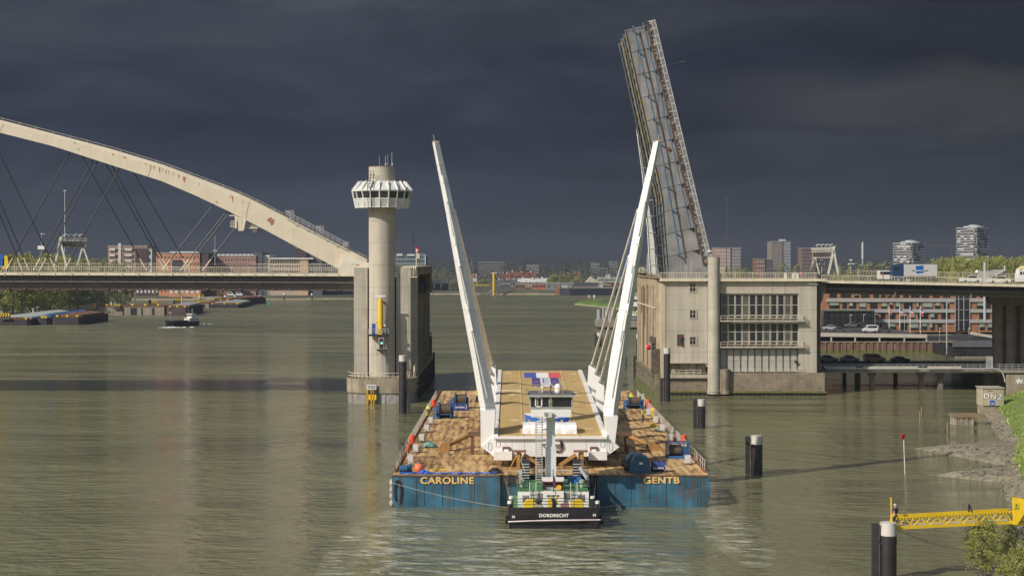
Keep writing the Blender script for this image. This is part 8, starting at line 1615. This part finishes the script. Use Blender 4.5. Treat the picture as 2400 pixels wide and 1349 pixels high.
# ================================================================ TREES (middle distance and far)
TG = 'trees on the left bank'; protos = []
rt = random.Random(11)
words_ = ['bushy', 'tall', 'broad', 'narrow', 'ragged', 'rounded']
for k in range(3): protos.append(tree((-205 + k * 8, 665, 2.4), 24, 17, FOL, 'proto', TG, 3200, 1.1, 20 + k, low=.06))
protos2 = [tree((-200 + k * 5, 690, 2.4), 22, 16, FOL2, 'proto', TG, 3000, 1.1, 30 + k, low=.05) for k in range(2)]
lt = [(-25, 652, 0), (8, 655, 1), (30, 660, 2), (52, 668, 0), (75, 672, 1), (92, 684, 2), (118, 690, 0), (135, 700, 1), (22, 700, 0), (65, 720, 2), (105, 725, 1), (148, 715, 2)]
lt2 = [(165, 705, 0), (182, 712, 1), (200, 722, 0), (218, 735, 1), (238, 745, 0), (258, 768, 1), (275, 790, 0), (292, 820, 1), (175, 745, 1), (225, 780, 0)]
lpos = 'left bank tree showing above and below the arch bridge deck'
def pct(px): return 'near photo column %d of 2400' % px
for i, (px, Y, k) in enumerate(lt):
    L = (gx(px, Y), Y, 2.2); s = .95 + .14 * math.sin(i * 2.3); o = protos[k] if i < 3 and k == i % 3 and False else dup(protos[k]); o.location = L; o.rotation_euler = (0, 0, i * 1.3); o.scale = (s, s, s * (gz(602 + 6 * math.sin(i * 1.7), Y) - 2.2) / 24 / s); o['label'] = 'spring green tree on the left bank behind the moored barges'
for i, (px, Y, k) in enumerate(lt2):
    o = dup(protos2[k]); o.location = (gx(px, Y), Y, 2.2); o.rotation_euler = (0, 0, i * 1.9); zt = gz(612 + 5 * math.sin(i * 1.3), Y) if px > 200 else gz(610, Y); o.scale = (.9, .9, (zt - 2.2) / 22); o['label'] = 'dark leafy tree on the left bank left of the long pontoon'; o['group'] = 'darker trees on the left bank'
for o in protos + protos2:
    for ch in list(o.children): bpy.data.objects.remove(ch)
    bpy.data.objects.remove(o)
pa = tree((0, 900, 2.4), 22, 16, FOL, 'p', 'x', 3600, 1., 41, low=.03); pb = tree((0, 900, 2.4), 10, 13, FOL, 'p', 'x', 1200, .9, 42, low=.05); pc = tree((0, 900, 2.4), 10, 13, FOL2, 'p', 'x', 900, 1., 43, low=.05)
# right tree belt
for i in range(20):
    px = 2172 + i * 14 + rt.uniform(-4, 4); Y = 860 + rt.uniform(-30, 60); o = dup(pa); o.location = (gx(px, Y), Y, 2.4); o.rotation_euler = (0, 0, i); yt = 622 - min(1, (px - 2160) / 60) * 17 + 4 * math.sin(i * 1.9); o.scale = (1, 1, (gz(yt, Y) - 2.4) / 22); o['label'] = 'yellow-green tree in the belt behind the viaduct traffic'; o['group'] = 'tree belt behind the viaduct'
def put(p_, px, yt, Y, hw, h0, label, group):
    o = dup(p_); o.location = (gx(px, Y), Y, 2.4); o.rotation_euler = (0, 0, px); s = hw * Y / F / 6.5; o.scale = (s, s, (gz(yt, Y) - 2.4) / h0); o['label'] = label; o['group'] = group
for px, yt, Y, hw, lab in ((1700, 629, 700, 22, 'spring green tree behind the viaduct railing right of the round column'), (1728, 631, 720, 16, 'smaller spring green tree beside the one by the round column'), (1965, 631, 600, 20, 'bright green tree behind the right gantry'), (1992, 633, 620, 18, 'bright green tree right of the right gantry'), (2230, 634, 500, 14, 'green bush between truck and white car behind the viaduct')): put(pb, px, yt, Y, hw, 10, lab, 'trees behind the viaduct')
for px, yt, Y, hw, lab in ((1838, 619, 1100, 26, 'dark rounded tree below the tallest grey tower'), (1868, 620, 1120, 20, 'dark tree left of the brown balcony tower'), (2040, 615, 1300, 40, 'dark distant tree left of the shorter round tower'), (2075, 613, 1320, 30, 'dark distant tree nearest the shorter round tower'), (2005, 618, 1300, 30, 'dark distant tree right of the right gantry'), (1750, 630, 1250, 25, 'dark distant tree between the two skyline towers')): put(pc, px, yt, Y, hw, 10, lab, 'dark trees on the right skyline')
for px, yt, Y, hw, p_, lab in ((1020, 630, 1400, 6, pc, 'slim poplar right of the concrete tower, left of a pair'), (1042, 629, 1400, 7, pc, 'slim poplar right of the concrete tower, right of a pair'), (1130, 655, 1290, 16, pb, 'green tree right of the left pylon on the far shore'), (1112, 660, 1280, 12, pb, 'smaller green tree beside the left pylon on the far shore'), (1218, 626, 1700, 14, pc, 'rounded tree left of the pale slab building'), (1300, 643, 1400, 22, pb, 'broad olive tree behind the grey warehouse'), (1330, 641, 1420, 26, pb, 'broad olive tree left of the tent roof'), (1355, 645, 1400, 20, pb, 'olive tree behind the dark boat hall'), (1290, 652, 1330, 14, pb, 'small olive tree at the right end of the banded terrace'), (1470, 640, 1250, 18, pb, 'brown-green tree behind the right pylon'), (1500, 632, 720, 18, pb, 'tall brown-green tree behind the white office'), (1490, 643, 700, 16, pb, 'brown-green tree left of the white office'), (1486, 722, 630, 9, pb, 'dark green bush before the white office'), (1497, 728, 625, 8, pb, 'leafy bush beside the parked cars on the pontoon quay'), (420, 668, 985, 5, pb, 'small street tree before the orange facade, beneath the arch bridge'), (368, 668, 990, 5, pb, 'small street tree before the dark waterside building'), (514, 668, 985, 6, pb, 'small street tree left of the campers'), (2396, 700, 520, 14, pb, 'green shrubbery seen between the viaduct columns'), (1060, 655, 1230, 8, pb, 'young tree by the black houses'), (1070, 660, 1230, 8, pb, 'young tree at the right of the black houses'), (1000, 645, 1300, 8, pc, 'dark tree beside the pier edge on the far shore')): put(p_, px, yt, Y, hw, 10, lab, 'trees on the far shore')
for o in (pa, pb, pc):
    for ch in list(o.children): bpy.data.objects.remove(ch)
    bpy.data.objects.remove(o)
# far woodland and low roofs that read as one mass
mb = MB(); rw = random.Random(3)
for k in range(48000):
    Y = rw.choice((1250, 1400, 1600, 1900, 2300, 2900, 3600, 4500, 4500)) + rw.uniform(0, 90); px = rw.uniform(-60, 2460)
    if Y < 1300 and 800 < px < 1480 and rw.random() < .55: continue
    n_ = noise.noise(Vector((px * .02, Y * .01, 0))); top_ = (8 + 5 * n_ + Y * .0042); x = gx(px, Y); z = 2.4 + rw.random() ** .8 * top_; s_ = rw.uniform(.45, 1.2) * Y / 1500
    a = Vector((rw.gauss(0, 1), rw.gauss(0, 1), rw.gauss(0, 1))).normalized() * s_; b_ = a.cross(Vector((rw.gauss(0, 1), rw.gauss(0, 1), rw.gauss(0, 1)))).normalized() * s_ * .7; p = Vector((x, Y, z)); mb.mesh([p - a, p - b_, p + a, p + b_], [(0, 1, 2, 3)])
mb.build('far_woodland', mat('far_wood', (.060, .074, .036), .95, .5, .012, col2=(.085, .085, .05)), base=(0, 1200, 0), kind='stuff')
# ================================================================ HAZE
hm_ = bpy.data.materials.new('haze_air'); hm_.use_nodes = True; t = hm_.node_tree; t.nodes.clear(); o_ = N(t, 'ShaderNodeOutputMaterial'); v = N(t, 'ShaderNodeVolumePrincipled')
v.inputs['Color'].default_value = (.155, .18, .235, 1); v.inputs['Density'].default_value = .00027; v.inputs['Anisotropy'].default_value = 0
t.links.new(v.outputs[0], o_.inputs['Volume'])
MB().box(-9500, 9500, -420, 9200, -2.5, 130).build('haze', hm_, base=(0, 0, 0), kind='stuff')
